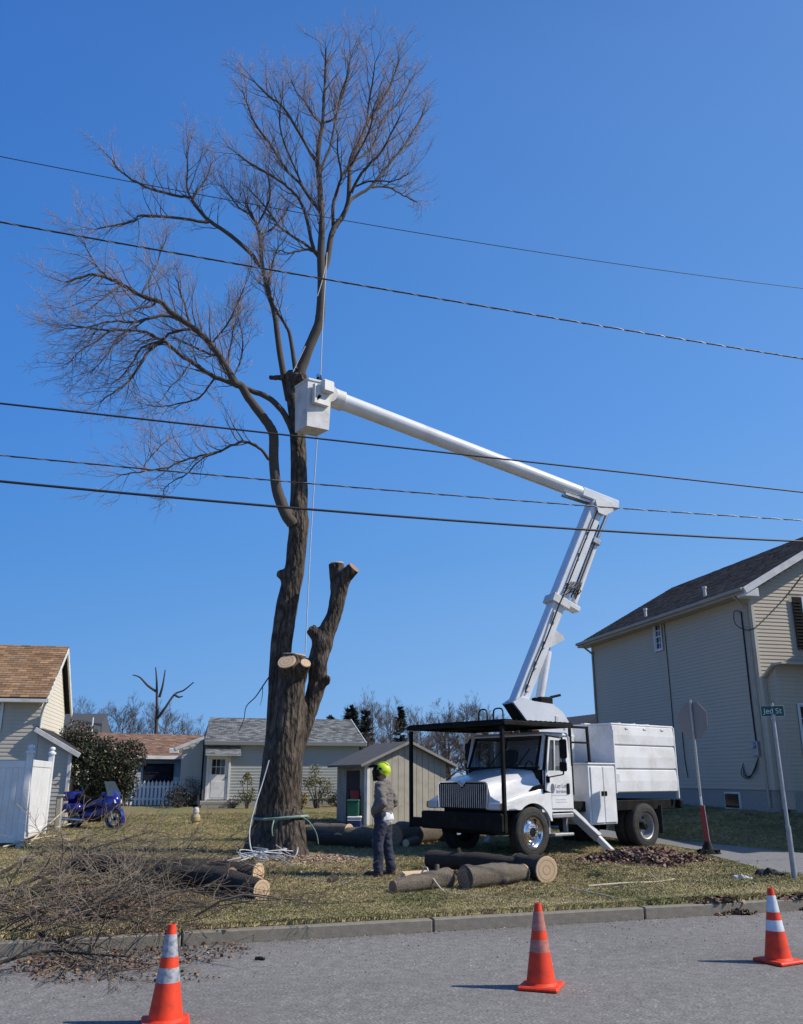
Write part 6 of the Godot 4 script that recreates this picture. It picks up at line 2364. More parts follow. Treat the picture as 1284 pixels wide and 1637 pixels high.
	heap("leaf_pile", "small clump of leaves in the gutter, left of the rightmost cone", 4.43, 13.03, .35, .12, .07, 320, [C(.16, .08, .055), C(.1, .06, .045), C(.3, .22, .14)], .035, 46)
	heap("leaf_pile", "small clump of leaves in the gutter at the right edge", 5.75, 13.45, .4, .12, .06, 320, [C(.16, .08, .055), C(.1, .06, .045), C(.3, .22, .14)], .035, 47)
	heap("wood_chips", "bits of wood strewn thinly between the trunk and the stacked logs", -.6, 16.4, 2.6, 2.2, .012, 2600, [C(.5, .38, .26), C(.3, .2, .13), C(.6, .5, .36), C(.16, .1, .07)], .02, 50, true)
	gutter_grit()
	heap("wood_chips", "crumbs of bark around the stacked logs", 1.3, 15.2, 1.5, .9, .02, 1500, [C(.2, .12, .08), C(.3, .2, .13), C(.1, .065, .045)], .022, 49, true)


func gutter_grit() -> void:
	rng.seed = 51
	var ls := []
	var cs := []
	for i in 2600:
		var q := curb_xy(rng.randf_range(-3, 13), 10.86 - pow(rng.randf(), 2.5) * 2.2)
		var s := rng.randf_range(.003, .010)
		ls.append(Transform3D(Basis.from_euler(V(rng.randfn() * .5, rng.randf() * TAU, rng.randfn() * .5)).scaled(V(s, s, s)), V(q.x, .006, -q.y)))
		cs.append([C(.3, .28, .25), C(.16, .12, .09), C(.06, .055, .05), C(.45, .42, .38)][rng.randi() % 4])
	scatter(self, "grit", litter_mesh(1.0, .6, .4), M.litter, ls, cs, "grit and leaf crumbs gathered in the gutter along the kerb")


func wood_log(label: String, a: Vector3, b: Vector3, r0: float, r1: float, m: Material, ma: Material, mb2: Material, bend := 0.0, knobs := []) -> Node3D:
	var t := thing("wood_log", label, "log", a, 0.0, "cut logs on the lawn")
	var d := b - a
	var nz := noise(0.4, 15 + int(absf(a.x) * 10.0), 3)
	var x := d.normalized()
	var side := x.cross(Vector3.UP).normalized()
	# the log's own x axis runs along it, so that its bark does too
	var B := Basis(x, side.cross(x), side)
	var pts := PackedVector3Array()
	var rad := PackedFloat32Array()
	for i in 15:
		var k := i / 14.0
		pts.append(V(d.length() * k, bend * sin(k * PI) * .4, bend * sin(k * PI)))
		rad.append(lerpf(r0, r1, k) * (1.0 + .05 * sin(k * 9.0 + r0 * 50)))
	var mb := MB.new()
	mb.tube(pts, rad, 20, true, .17, nz)
	var body := part(t, "bark", mb, m)
	body.basis = B
	for k in knobs:
		mb = MB.new()
		var p: Vector3 = pts[int(k[0] * 14)]
		var dir: Vector3 = k[1]
		mb.tube(PackedVector3Array([p, p + dir * .6, p + dir]), PackedFloat32Array([k[2] * 1.5, k[2] * 1.1, k[2]]), 10, true, .1, nz)
		var o := part(t, "branch_stub", mb, m)
		o.basis = B
	var holder_b := B
	cut_disc(t, "cut_face", holder_b * (pts[0] - V(.004, 0, 0)), -x + V(0, .001, 0), r0 * .96, ma)
	cut_disc(t, "cut_face", holder_b * (pts[14] + V(.004, 0, 0)), x + V(0, .001, 0), r1 * .96, mb2)
	return t


func logs() -> void:
	wood_log("short grey log nearest the kerb, left of the stacked logs", W(-.12, 13.66, .10), W(.70, 14.32, .15), .098, .145, M.log_bark, M.cut_red, M.cut_red, .03, [[.8, V(.06, .2, -.05), .035]])
	wood_log("thick pale-barked log with reddish end, front of the stack", W(.96, 14.15, .17), W(1.96, 15.02, .15), .172, .142, M.log_bark, M.cut_red, M.cut, .05, [[.45, V(.16, -.1, .17), .06]])
	wood_log("long dark log lying behind, with a stub on top", W(.52, 16.7, .165), W(2.0, 15.55, .22), .165, .11, M.log_dark, M.cut_red, M.cut_red, .05, [[.38, V(-.05, .2, 0), .055]])
	wood_log("dark log butt with big fresh cut face pointing right", W(1.95, 15.75, .24), W(2.32, 14.95, .205), .14, .215, M.log_dark, M.cut_red, M.cut, .0)
	wood_log("dark log with round orange cut face, nearest at the left", W(-3.35, 14.75, .16), W(-1.93, 12.95, .145), .17, .14, M.log_dark, M.cut_red, M.cut, .05)
	wood_log("long dark log behind, its sliver of cut face against the lawn", W(-5.6, 16.0, .16), W(-2.22, 14.5, .17), .15, .17, M.log_dark, M.cut_red, M.cut, .04)
	wood_log("dark log wedged between the two dark logs at the left", W(-4.4, 14.9, .15), W(-2.5, 13.75, .2), .13, .15, M.log_dark, M.cut_red, M.cut_red, .02)
	wood_log("pale-ended log behind the trunk, below the blue cooler", W(-2.2, 23.6, .18), W(-1.30, 22.9, .2), .17, .18, M.log_bark, M.cut, M.cut, .0)
	wood_log("log with hollow star-shaped pale end, right of the trunk", W(-2.3, 22.6, .16), W(-1.46, 21.1, .15), .16, .15, M.log_dark, M.cut, M.cut, .0)
	wood_log("log lying left of the worker, its end towards his legs", W(-1.3, 22.1, .18), W(-.62, 21.8, .18), .17, .18, M.log_bark, M.cut, M.cut_red, .0)
	wood_log("big thick log lying behind the worker under the truck front", W(-.15, 21.3, .24), W(1.0, 22.6, .25), .25, .25, M.log_bark, M.cut_red, M.cut_red, .0)
	wood_log("short branch stub with round end beside the thick log", W(.35, 21.3, .12), W(.10, 20.75, .11), .11, .085, M.log_bark, M.cut_red, M.cut, .0)
	wood_log("dark log half hidden right behind the trunk base", W(-1.9, 21.3, .13), W(-.6, 20.6, .13), .13, .12, M.log_dark, M.cut_red, M.cut_red, .0)
	wood_log("small dark block of wood on the lawn left of the worker", W(-1.13, 14.75, .05), W(-1.05, 14.95, .07), .045, .045, M.log_dark, M.cut_red, M.cut_red, .0)
	# split pale chunk
	var t := thing("split_chunk", "pale split chunk of wood behind the short grey log", "log", W(.22, 15.1, .0), .5)
	var mb := MB.new()
	mb.prism(Transform3D(Basis(V(0, 0, 1), V(0, 1, 0), V(-1, 0, 0)), Vector3.ZERO), [Vector2(-.09, .0), Vector2(.10, .02), Vector2(.06, .13), Vector2(-.05, .16)], -.24, .22)
	part(t, "split_face", mb, M.cut)
	mb = MB.new()
	mb.box(tf(V(.24, .03, .1), 0, .4, 0), V(.2, .06, .1), .02)
	part(t, "splinter", mb, M.cut)
	# pale peeled sticks
	rng.seed = 5
	for q in [["long pale peeled stick lying on the right lawn", [W(2.88, 14.46, .03), W(3.5, 14.66, .05), W(4.1, 14.93, .04), W(4.45, 15.24, .05)], .018], ["short twig end standing off the pale peeled stick", [W(4.12, 14.93, .04), W(4.05, 15.0, .1), W(3.98, 15.1, .19)], .012]]:
		mb = MB.new()
		var c := curve(q[1], 4)
		mb.tube(c, taper(c.size(), q[2], q[2] * .6), 6)
		tag(part(self, "peeled_stick", mb, mat(C(.55, .47, .33), .8)), q[0], "stick")
	# small stones and rubbish
	for q in [["dark lump of bark lying on the road", W(-1.46, 9.91), .05, C(.02, .02, .02), "lump"], ["crumpled white plastic on the right lawn", W(5.6, 15.4), .14, C(.6, .6, .58), "litter"], ["dark broken rubble at the foot of the street sign pole", W(6.22, 15.8), .22, C(.035, .035, .035), "rubble"], ["flat pale board leaning in the grass by the fence", W(-8.0, 22.0), .1, C(.5, .45, .38), "board"]]:
		var t2 := MB.new()
		var nz := noise(1.0, 60, 2)
		var ch := [[[[V(-q[2] * .6, q[2] * .25, 0), q[2] * .4], [V(q[2] * .7, q[2] * .2, .02), q[2] * .35]], false], [[[V(0, q[2] * .35, q[2] * .2), q[2] * .4], [V(q[2] * .4, q[2] * .3, -q[2] * .2), q[2] * .3]], false]]
		t2 = sdf_mesh(ch, q[2] / 7.0, q[2] * .08, nz, q[2] * .3, V(1, 1, 1) * (1.4 / q[2]))
		t2.c.fill(q[3])
		var o := part(self, "rock" if q[4] in ["lump", "rubble"] else q[4], t2, M.stone)
		o.position = q[1]
		tag(o, q[0], q[4])


func cone(label: String, x: float, fw: float, turn: float, dirtyc: float) -> void:
	var t := thing("traffic_cone", label, "traffic cone", W(x, fw), turn, "traffic cones on the road")
	var mb := MB.new()
	mb.box(tf(V(0, .018, 0)), V(.36, .036, .36), .012)
	part(t, "base", mb, M.orange)
	var R := func(y: float) -> float: return lerpf(.128, .030, (y - .03) / .67)
	mb = MB.new()
	mb.lathe(Transform3D.IDENTITY, [Vector2(.15, .034), Vector2(.140, .045), Vector2(.129, .055), Vector2(R.call(.66), .66), Vector2(.030, .70), Vector2(.022, .702), Vector2(.020, .62)], 32)
	part(t, "cone_body", mb, M.orange)
	for q in [[.30, .40], [.475, .63]]:
		mb = MB.new()
		mb.lathe(Transform3D.IDENTITY, [Vector2(R.call(q[0]), q[0] - .001), Vector2(R.call(q[0]) + .003, q[0]), Vector2(R.call(q[1]) + .003, q[1]), Vector2(R.call(q[1]), q[1] + .001)], 32)
		part(t, "reflective_collar", mb, M.collar if dirtyc > .5 else M.collar_clean if dirtyc < .2 else M.collar_worn)


func cones() -> void:
	M.collar_clean = dirty(C(.68, .72, .76), C(.45, .46, .48), .3, .4, 0)
	M.collar_worn = dirty(C(.55, .2, .15), C(.16, .07, .07), .45, .16, 1)
	cone("nearest orange cone at the lower left, cut by the picture's edge, with smudged collars", -1.80, 7.45, .25, .9)
	cone("middle orange cone by the kerb with faded, reddened collars", 1.25, 8.66, -.35, .3)
	cone("farthest orange cone at the right with two clean white collars", 3.84, 9.78, .5, .0)


func wire(label: String, pts: Array, r: float, lash := false) -> void:
	# pts: three points on it; runs far past both sides along its own parabola
	var a: Vector3 = pts[0]
	var b: Vector3 = pts[1]
	var c: Vector3 = pts[2]
	var al := V(.948, 0, -.319)
	var s0 := a.dot(al)
	var s1 := b.dot(al)
	var s2 := c.dot(al)
	var p := PackedVector3Array()
	for i in 61:
		var s := -22.0 + i * 1.0
		var y := a.y * (s - s1) * (s - s2) / ((s0 - s1) * (s0 - s2)) + b.y * (s - s0) * (s - s2) / ((s1 - s0) * (s1 - s2)) + c.y * (s - s0) * (s - s1) / ((s2 - s0) * (s2 - s1))
		p.append(a + al * (s - s0) + V(0, y - a.y, 0))
	var t := thing("overhead_wire", label, "wire", Vector3.ZERO, 0.0, "overhead wires")
	var mb := MB.new()
	mb.tube(p, taper(61, r, r), 6, false)
	part(t, "conductor", mb, M.cable)
	if lash:
		mb = MB.new()
		var q := PackedVector3Array()
		for i in 60 * 12:
			var k := i / 12.0
			var j := int(k)
			var w := p[j].lerp(p[j + 1], k - j)
			q.append(w + V(0, cos(i * 1.3), 0) * r * 1.1 + V(.319, 0, .948) * sin(i * 1.3) * r * 1.1)
		mb.tube(q, taper(q.size(), r * .45, r * .45), 4, false)
		part(t, "lashed_strand", mb, M.galv)


func wires() -> void:
	wire("topmost thin overhead wire, passing the upper crown of the maple", [V(-6.16, 10.91, -11.12), V(0, 11.05, -13.19), V(8.43, 11.62, -16.03)], .007)
	wire("second overhead wire from the top, thicker and twisted", [V(-5.3, 8.81, -9.82), V(0, 8.84, -11.61), V(7.18, 8.96, -14.03)], .0125, true)
	wire("third overhead wire from the top, crossing just below the bucket", [V(-4.77, 6.05, -9.47), V(0, 6.11, -11.08), V(6.47, 6.19, -13.26)], .0135)
	wire("fourth overhead wire from the top, thin and shiny", [V(-4.56, 5.3, -9.23), V(0, 5.38, -10.76), V(6.21, 5.6, -12.85)], .009, true)
	wire("lowest and thickest overhead wire", [V(-4.44, 4.93, -9.06), V(0, 4.97, -10.55), V(6.03, 5.19, -12.58)], .016)


func ropes() -> void:
	var mb := MB.new()
	mb.tube(curve([V(-1.9, 14.6, -19.2), V(-1.94, 12.41, -19.05), V(-1.95, 10.98, -19.0), V(-1.985, 9.44, -19.0), V(-2.055, 7.15, -19.0), V(-2.08, 5.6, -18.98), V(-2.1, 4.42, -19.0)], 6), taper(37, .012, .012), 6)
	mb.tube(curve([V(-2.66, 11.3, -19.3), V(-2.5, 11.7, -19.3), V(-2.38, 12.0, -19.3)], 4), taper(9, .012, .012), 6)
	mb.tube(curve([V(-2.12, 13.4, -19.3), V(-2.0, 13.9, -19.3), V(-1.92, 14.5, -19.4)], 4), taper(9, .012, .012), 6)
	tag(part(self, "climbing_rope", mb, M.rope), "pale rope hanging from the crown down to the cut stem", "rope")
	mb = MB.new()
	var ring := PackedVector3Array()
	for i in 41:
		var a := TAU * i / 40.0
		var d := V(cos(a), 0, sin(a))
		var far := .45
		for w in trunk_mb.v:
			if absf(w.y - 1.0) < .05:
				var q := V(w.x + 2.47, 0, w.z + 19.45)
				if q.normalized().dot(d) > .985:
					far = maxf(far, q.length())
		ring.append(V(-2.47, 1.0 + .03 * sin(a * 2.0), -19.45) + d * (far + .015))
	mb.tube(ring, taper(41, .03, .03), 6, false)
	mb.tube(curve([V(-2.02, 1.0, -18.95), V(-1.9, .93, -18.9), V(-1.75, .72, -18.9), V(-1.7, .5, -18.95)], 4), taper(13, .016, .01), 5)
	mb.tube(curve([V(-2.62, .96, -18.86), V(-2.64, .8, -18.78), V(-2.62, .66, -18.8)], 4), taper(9, .018, .012), 5)
	tag(part(self, "green_sling", mb, M.strap), "green sling tied round the foot of the big trunk", "sling")
	mb = MB.new()
	mb.tube(curve([V(-2.79, 2.15, -18.98), V(-2.9, 1.7, -18.95), V(-3.02, 1.2, -18.8), V(-3.08, .8, -18.7), V(-3.02, .5, -18.5), V(-2.9, .33, -18.3)], 5), taper(26, .014, .014), 6)
	rng.seed = 8
	for i in 6:
		var c := V(-2.72 + rng.randfn() * .14, 0, -18.0 + rng.randfn() * .18)
		var p := []
		for k in 6:
			var a := rng.randf() * TAU
			var q := c + V(cos(a) * rng.randf_range(.15, .45), 0, sin(a) * rng.randf_range(.15, .4))
			q.y = gy(q.x, -q.z) + rng.randf_range(.02, .24)
			p.append(q)
		var cv := curve(p, 6)
		mb.tube(cv, taper(cv.size(), .010, .010), 5)
	for e in [W(-3.5, 17.2, .03), W(-3.2, 17.0, .03), W(-2.0, 17.0, .03)]:
		var cv := curve([W(-2.8, 18.0, .12), (W(-2.8, 18.0, .05) + e) * .5 + V(.1, .06, .05), e], 6)
		mb.tube(cv, taper(cv.size(), .010, .010), 5)
	tag(part(self, "rope_heap", mb, M.rope), "tangled heap of pale rope at the foot of the big trunk", "rope")
	mb = MB.new()
	var cv := curve([W(-1.6, 15.2, .02), W(-.6, 14.6, .02), W(.1, 14.25, .04), W(.36, 14.3, .29), W(.42, 14.02, .24), W(.62, 13.8, .03), W(.8, 13.63, .02), W(1.39, 13.26, .02), W(2.05, 12.79, .02), W(2.3, 12.85, .02), W(3.1, 12.98, .02), W(2.9, 13.5, .03), W(2.56, 14.2, .03)], 6)
	mb.tube(cv, taper(cv.size(), .012, .012), 5)
	tag(part(self, "ground_rope", mb, mat(C(.55, .5, .4), .85)), "thin pale rope running over the short log and along the kerb", "rope")


func signs() -> void:
	# back of a stop sign
	var t := thing("stop_sign", "back of an octagonal grey stop sign on a leaning post with red reflective sleeve", "road sign", W(6.42, 19.67))
	var B := Basis.from_euler(V(0, -1.02, .0))
	var mb := MB.new()
	var oc := []
	for i in 8:
		var a := TAU * (i + .5) / 8.0
		oc.append(Vector2(cos(a), sin(a)) * .425)
	mb.prism(Transform3D(B, V(.0, 2.77, 0)), oc, -.026, -.02)
	part(t, "sign_plate", mb, mat(C(.25, .235, .22), .6, {"metal": .2}))
	mb = MB.new()
	mb.bar(V(-.0, 3.22, .0), V(.03, 1.0, .0), .05, .03, B * V(0, 0, 1), .004)
	var po := part(t, "post", mb, M.galv)
	mb = MB.new()
	for y in [2.5, 3.0]:
		mb.cyl(V(-.0, y, .0), V(0, y, 0) + B * V(0, 0, .03), .014, -1, 6)
	part(po, "bolt", mb, M.steel)
	mb = MB.new()
	mb.bar(V(.02, 1.0, .02), V(.07, .1, .02), .075, .045, V(0, 0, 1), .006)
	part(t, "red_sleeve", mb, M.red)
	mb = MB.new()
	mb.bar(V(.07, 1.0, .025), V(.125, .1, .025), .02, .05, V(0, 0, 1), .004)
	part(t, "sleeve_edge", mb, mat(C(.5, .33, .28), .6))
	mb = MB.new()
	mb.box(tf(V(.02, 1.08, .04), 0, 0, .05), V(.045, .17, .02), .005)
	part(t, "reflector", mb, M.vinyl)
	mb = MB.new()
	mb.lathe(tf(V(.08, 0, .02)), [Vector2(.30, .0), Vector2(.27, .03), Vector2(.14, .12), Vector2(.07, .26), Vector2(.001, .28)], 10)
	for i in 6:
		mb.box(tf(V(.08, .06, .02), 0, i * 1.05, 0), V(.5, .1, .03), .01)
	part(t, "base", mb, M.black)
	# street name sign
	t = thing("street_sign", "green street name sign on a leaning grey pole at the driveway corner", "road sign", W(6.51, 15.5))
	mb = MB.new()
	mb.cyl(V(0, -.1, 0), V(-.03, 2.62, 0), .034, .028, 14)
	po = part(t, "pole", mb, M.galv)
	mb = MB.new()
	mb.cyl(V(0, -.1, 0), V(-.006, .85, 0), .046, .042, 14)
	part(po, "sleeve", mb, M.galv)
	mb = MB.new()
	mb.box(tf(V(-.03, 2.64, 0)), V(.07, .1, .07), .012)
	mb.box(tf(V(-.03, 2.845, 0)), V(.05, .06, .05), .01)
	part(t, "bracket", mb, M.galv)
	for q in [[2.72, -.32, "Jed St", .2], [2.93, 1.2, "", .2]]:
		var bl := Transform3D(Basis.from_euler(V(0, q[1], 0)), V(-.03, q[0] + .02, 0))
		mb = MB.new()
		mb.box(bl, V(q[3] * 2.0, .2, .008), .003)
		var pl := part(t, "name_plate", mb, M.green_sign)
		mb = MB.new()
		for y in [-.092, .092]:
			mb.box(bl * tf(V(0, y, .005)), V(q[3] * 2.0 - .02, .008, .003))
		for x in [-q[3] + .012, q[3] - .012]:
			mb.box(bl * tf(V(x, 0, .005)), V(.008, .18, .003))
		part(pl, "plate_border", mb, M.vinyl)
		if q[2]:
			for s in [1, -1]:
				var tm := TextMesh.new()
				var fo := SystemFont.new()
				fo.font_names = PackedStringArray(["Droid Sans"])
				tm.font = fo
				tm.text = q[2]
				tm.font_size = 32
				tm.pixel_size = .115 / 32.0
				tm.depth = .004
				var o := part(pl, "lettering", tm, M.vinyl)
				o.transform = bl * Transform3D(Basis.from_euler(V(0, 0 if s > 0 else PI, 0)), V(0, 0, .006 * s))


func motorcycle() -> void:
	var t := thing("touring_motorcycle", "blue touring motorcycle parked before the holly bush", "motorcycle", W(-8.75, 26.2), deg_to_rad(-24))
	t.scale = V(.9, .88, .9)
	for x in [.82, -.78]:
		var mb := MB.new()
		var b := Transform3D(AX, V(x, .31, 0))
		mb.lathe(b, [Vector2(.001, .1), Vector2(.05, .1), Vector2(.05, -.1), Vector2(.001, -.1)], 12)
		var w := part(t, "wheel", mb, M.black)
		mb = MB.new()
		mb.lathe(b, [Vector2(.21, -.06), Vector2(.27, -.075), Vector2(.31, -.03), Vector2(.31, .03), Vector2(.27, .075), Vector2(.21, .06)], 28)
		part(w, "tyre", mb, M.rubber)
		mb = MB.new()
		mb.lathe(b, [Vector2(.215, .05), Vector2(.19, .03), Vector2(.19, -.03), Vector2(.215, -.05)], 28)
		for i in 5:
			var a := TAU * i / 5.0
			mb.bar(V(x, .31, 0), V(x + cos(a) * .2, .31 + sin(a) * .2, 0), .05, .03, V(0, 0, 1))
		part(w, "rim", mb, M.steel)
	var ch := [[[[V(.62, .62, 0), .2], [V(.72, .85, 0), .21], [V(.62, 1.05, 0), .15]], false], [[[V(.66, .75, .2), .13], [V(.6, .95, .17), .1]], false], [[[V(.66, .75, -.2), .13], [V(.6, .95, -.17), .1]], false], [[[V(.55, .55, .18), .13], [V(.15, .42, .2), .11], [V(-.25, .42, .2), .1]], false], [[[V(.55, .55, -.18), .13], [V(.15, .42, -.2), .11], [V(-.25, .42, -.2), .1]], false], [[[V(.35, .78, 0), .16], [V(.0, .78, 0), .16], [V(-.2, .70, 0), .14]], false]]
	part(t, "fairing", sdf_mesh(ch, .03, .1), M.blue)
	ch = [[[[V(-.5, .62, .26), .15], [V(-1.0, .62, .26), .15]], false], [[[V(-.5, .62, -.26), .15], [V(-1.0, .62, -.26), .15]], false], [[[V(-.45, .66, 0), .17], [V(-1.0, .72, 0), .16]], false]]
	part(t, "saddlebag", sdf_mesh(ch, .03, .08), M.blue)
	var mb := MB.new()
	mb.box(tf(V(-1.0, .98, 0)), V(.46, .30, .56), .08)
	part(t, "top_case", mb, M.blue)
	ch = [[[[V(.1, .90, 0), .13], [V(-.15, .80, 0), .15], [V(-.4, .84, 0), .15], [V(-.7, .95, 0), .14]], false]]
	part(t, "seat", sdf_mesh(ch, .03, .06), M.black)
	mb = MB.new()
	for k in 4:
		var z := -.24 + k * .16
		mb.quad(V(.80, 1.0, z), V(.80, 1.0, z + .16), V(.52, 1.45, (z + .16) * .75), V(.52, 1.45, z * .75), V(1, .5, 0))
	part(t, "windscreen", mb, M.clear)
	mb = MB.new()
	for z in [-.1, .1]:
		mb.cyl(V(.82, .31, z), V(.58, .95, z), .03, -1, 8)
	part(t, "fork", mb, M.chrome)
	mb = MB.new()
	mb.tube(curve([V(.3, 1.06, .36), V(.42, 1.05, .2), V(.5, 1.0, 0), V(.42, 1.05, -.2), V(.3, 1.06, -.36)], 4), taper(17, .016, .016), 6)
	part(t, "handlebar", mb, M.black)
	for z in [-.34, .34]:
		mb = MB.new()
		mb.box(tf(V(.58, 1.06, z)), V(.08, .12, .18), .03)
		part(t, "mirror", mb, M.blue)
		mb = MB.new()
		mb.cyl(V(-.1, .26, z * .9), V(-1.1, .3, z * .95), .05, .06, 12)
		part(t, "exhaust", mb, M.chrome)
	ch = [[[[V(.2, .42, 0), .2], [V(-.2, .42, 0), .2]], false]]
	part(t, "engine", sdf_mesh(ch, .04, .06), M.dark)
	mb = MB.new()
	mb.box(tf(V(.87, .84, 0), 0, 0, .3), V(.04, .12, .34), .015)
	part(t, "headlight", mb, M.lens)
	mb = MB.new()
	mb.lathe(Transform3D(AX.scaled_local(V(1, 1, 1)), V(.82, .33, 0)), [Vector2(.33, -.09), Vector2(.345, 0), Vector2(.33, .09)], 28)
	part(t, "front_fender", mb, M.blue)


func yard() -> void:
	var t := thing("yard_ornament", "small pale and yellow stone ornament standing on the far lawn", "ornament", W(-6.34, 28.3))
	var mb := MB.new()
	mb.lathe(Transform3D.IDENTITY, [Vector2(.11, .0), Vector2(.11, .05), Vector2(.15, .10), Vector2(.15, .2), Vector2(.12, .27), Vector2(.001, .28)], 14)
	part(t, "pot", mb, mat(C(.42, .32, .16), .8))
	mb = MB.new()
	mb.lathe(Transform3D.IDENTITY, [Vector2(.07, .26), Vector2(.1, .34), Vector2(.08, .44), Vector2(.06, .48), Vector2(.001, .49)], 14)
	part(t, "figure", mb, mat(C(.55, .53, .48), .8))
	t = thing("rubbish_bin", "black wheeled bin half hidden between fence and motorcycle", "bin", W(-9.75, 24.3), .2)
	mb = MB.new()
	mb.prism(Transform3D(Basis.IDENTITY, V(0, 0, 0)), [Vector2(-.24, .05), Vector2(.24, .05), Vector2(.3, .85), Vector2(-.3, .85)], -.3, .3)
	part(t, "tub", mb, M.black)
	mb = MB.new()
	mb.box(tf(V(0, .9, 0)), V(.64, .09, .64), .03)
	part(t, "lid", mb, M.black)
	for x in [-.22, .22]:
		mb = MB.new()
		mb.lathe(Transform3D(AX, V(x, .1, -.3)), [Vector2(.001, .03), Vector2(.1, .03), Vector2(.1, -.03), Vector2(.001, -.03)], 14)
		part(t, "wheel", mb, M.rubber)
	t = thing("garden_post", "weathered mossy wooden post left of the motorcycle", "post", W(-9.2, 24.6))
	mb = MB.new()
	mb.box(tf(V(0, .45, 0), 0, .2, .03), V(.15, .95, .15), .02)
	part(t, "post", mb, M.shed)
	mb = MB.new()
	mb.box(tf(V(.02, .94, 0), 0, .2, .03), V(.19, .05, .19), .015)
	part(t, "cap", mb, M.shed)
	t = thing("swing_frame", "white pole frame standing left of the holly bush", "pole frame", W(-12.3, 33.4))
	mb = MB.new()
	for q in [[V(.25, 0, 0), V(.55, 3.1, 0)], [V(.9, 0, .2), V(.62, 2.9, 0)], [V(.5, 2.2, 0), V(1.0, 2.75, .1)], [V(-.1, 1.9, 0), V(.5, 2.3, 0)], [V(.75, 1.5, .1), V(.75, 3.4, .1)]]:
		mb.cyl(q[0], q[1], .03, -1, 7)
	part(t, "pole", mb, M.vinyl)
	# split rails and sticks by the fence
	rng.seed = 12
	for q in [["long pale stick leaning against the fence foot, lowest", W(-8.6, 20.0, .05), W(-7.7, 21.6, .2)], ["pale stick above it at the fence foot", W(-8.5, 20.3, .1), W(-7.9, 22.0, .4)], ["grey stick propped steepest at the fence foot", W(-8.3, 20.6, .05), W(-8.15, 22.2, .7)]]:
		mb = MB.new()
		var c := curve([q[1], (q[1] + q[2]) * .5 + V(.03, .05, 0), q[2]], 4)
		mb.tube(c, taper(9, .02, .012), 6)
		tag(part(self, "garden_stick", mb, mat(C(.5, .42, .3), .85)), q[0], "stick")


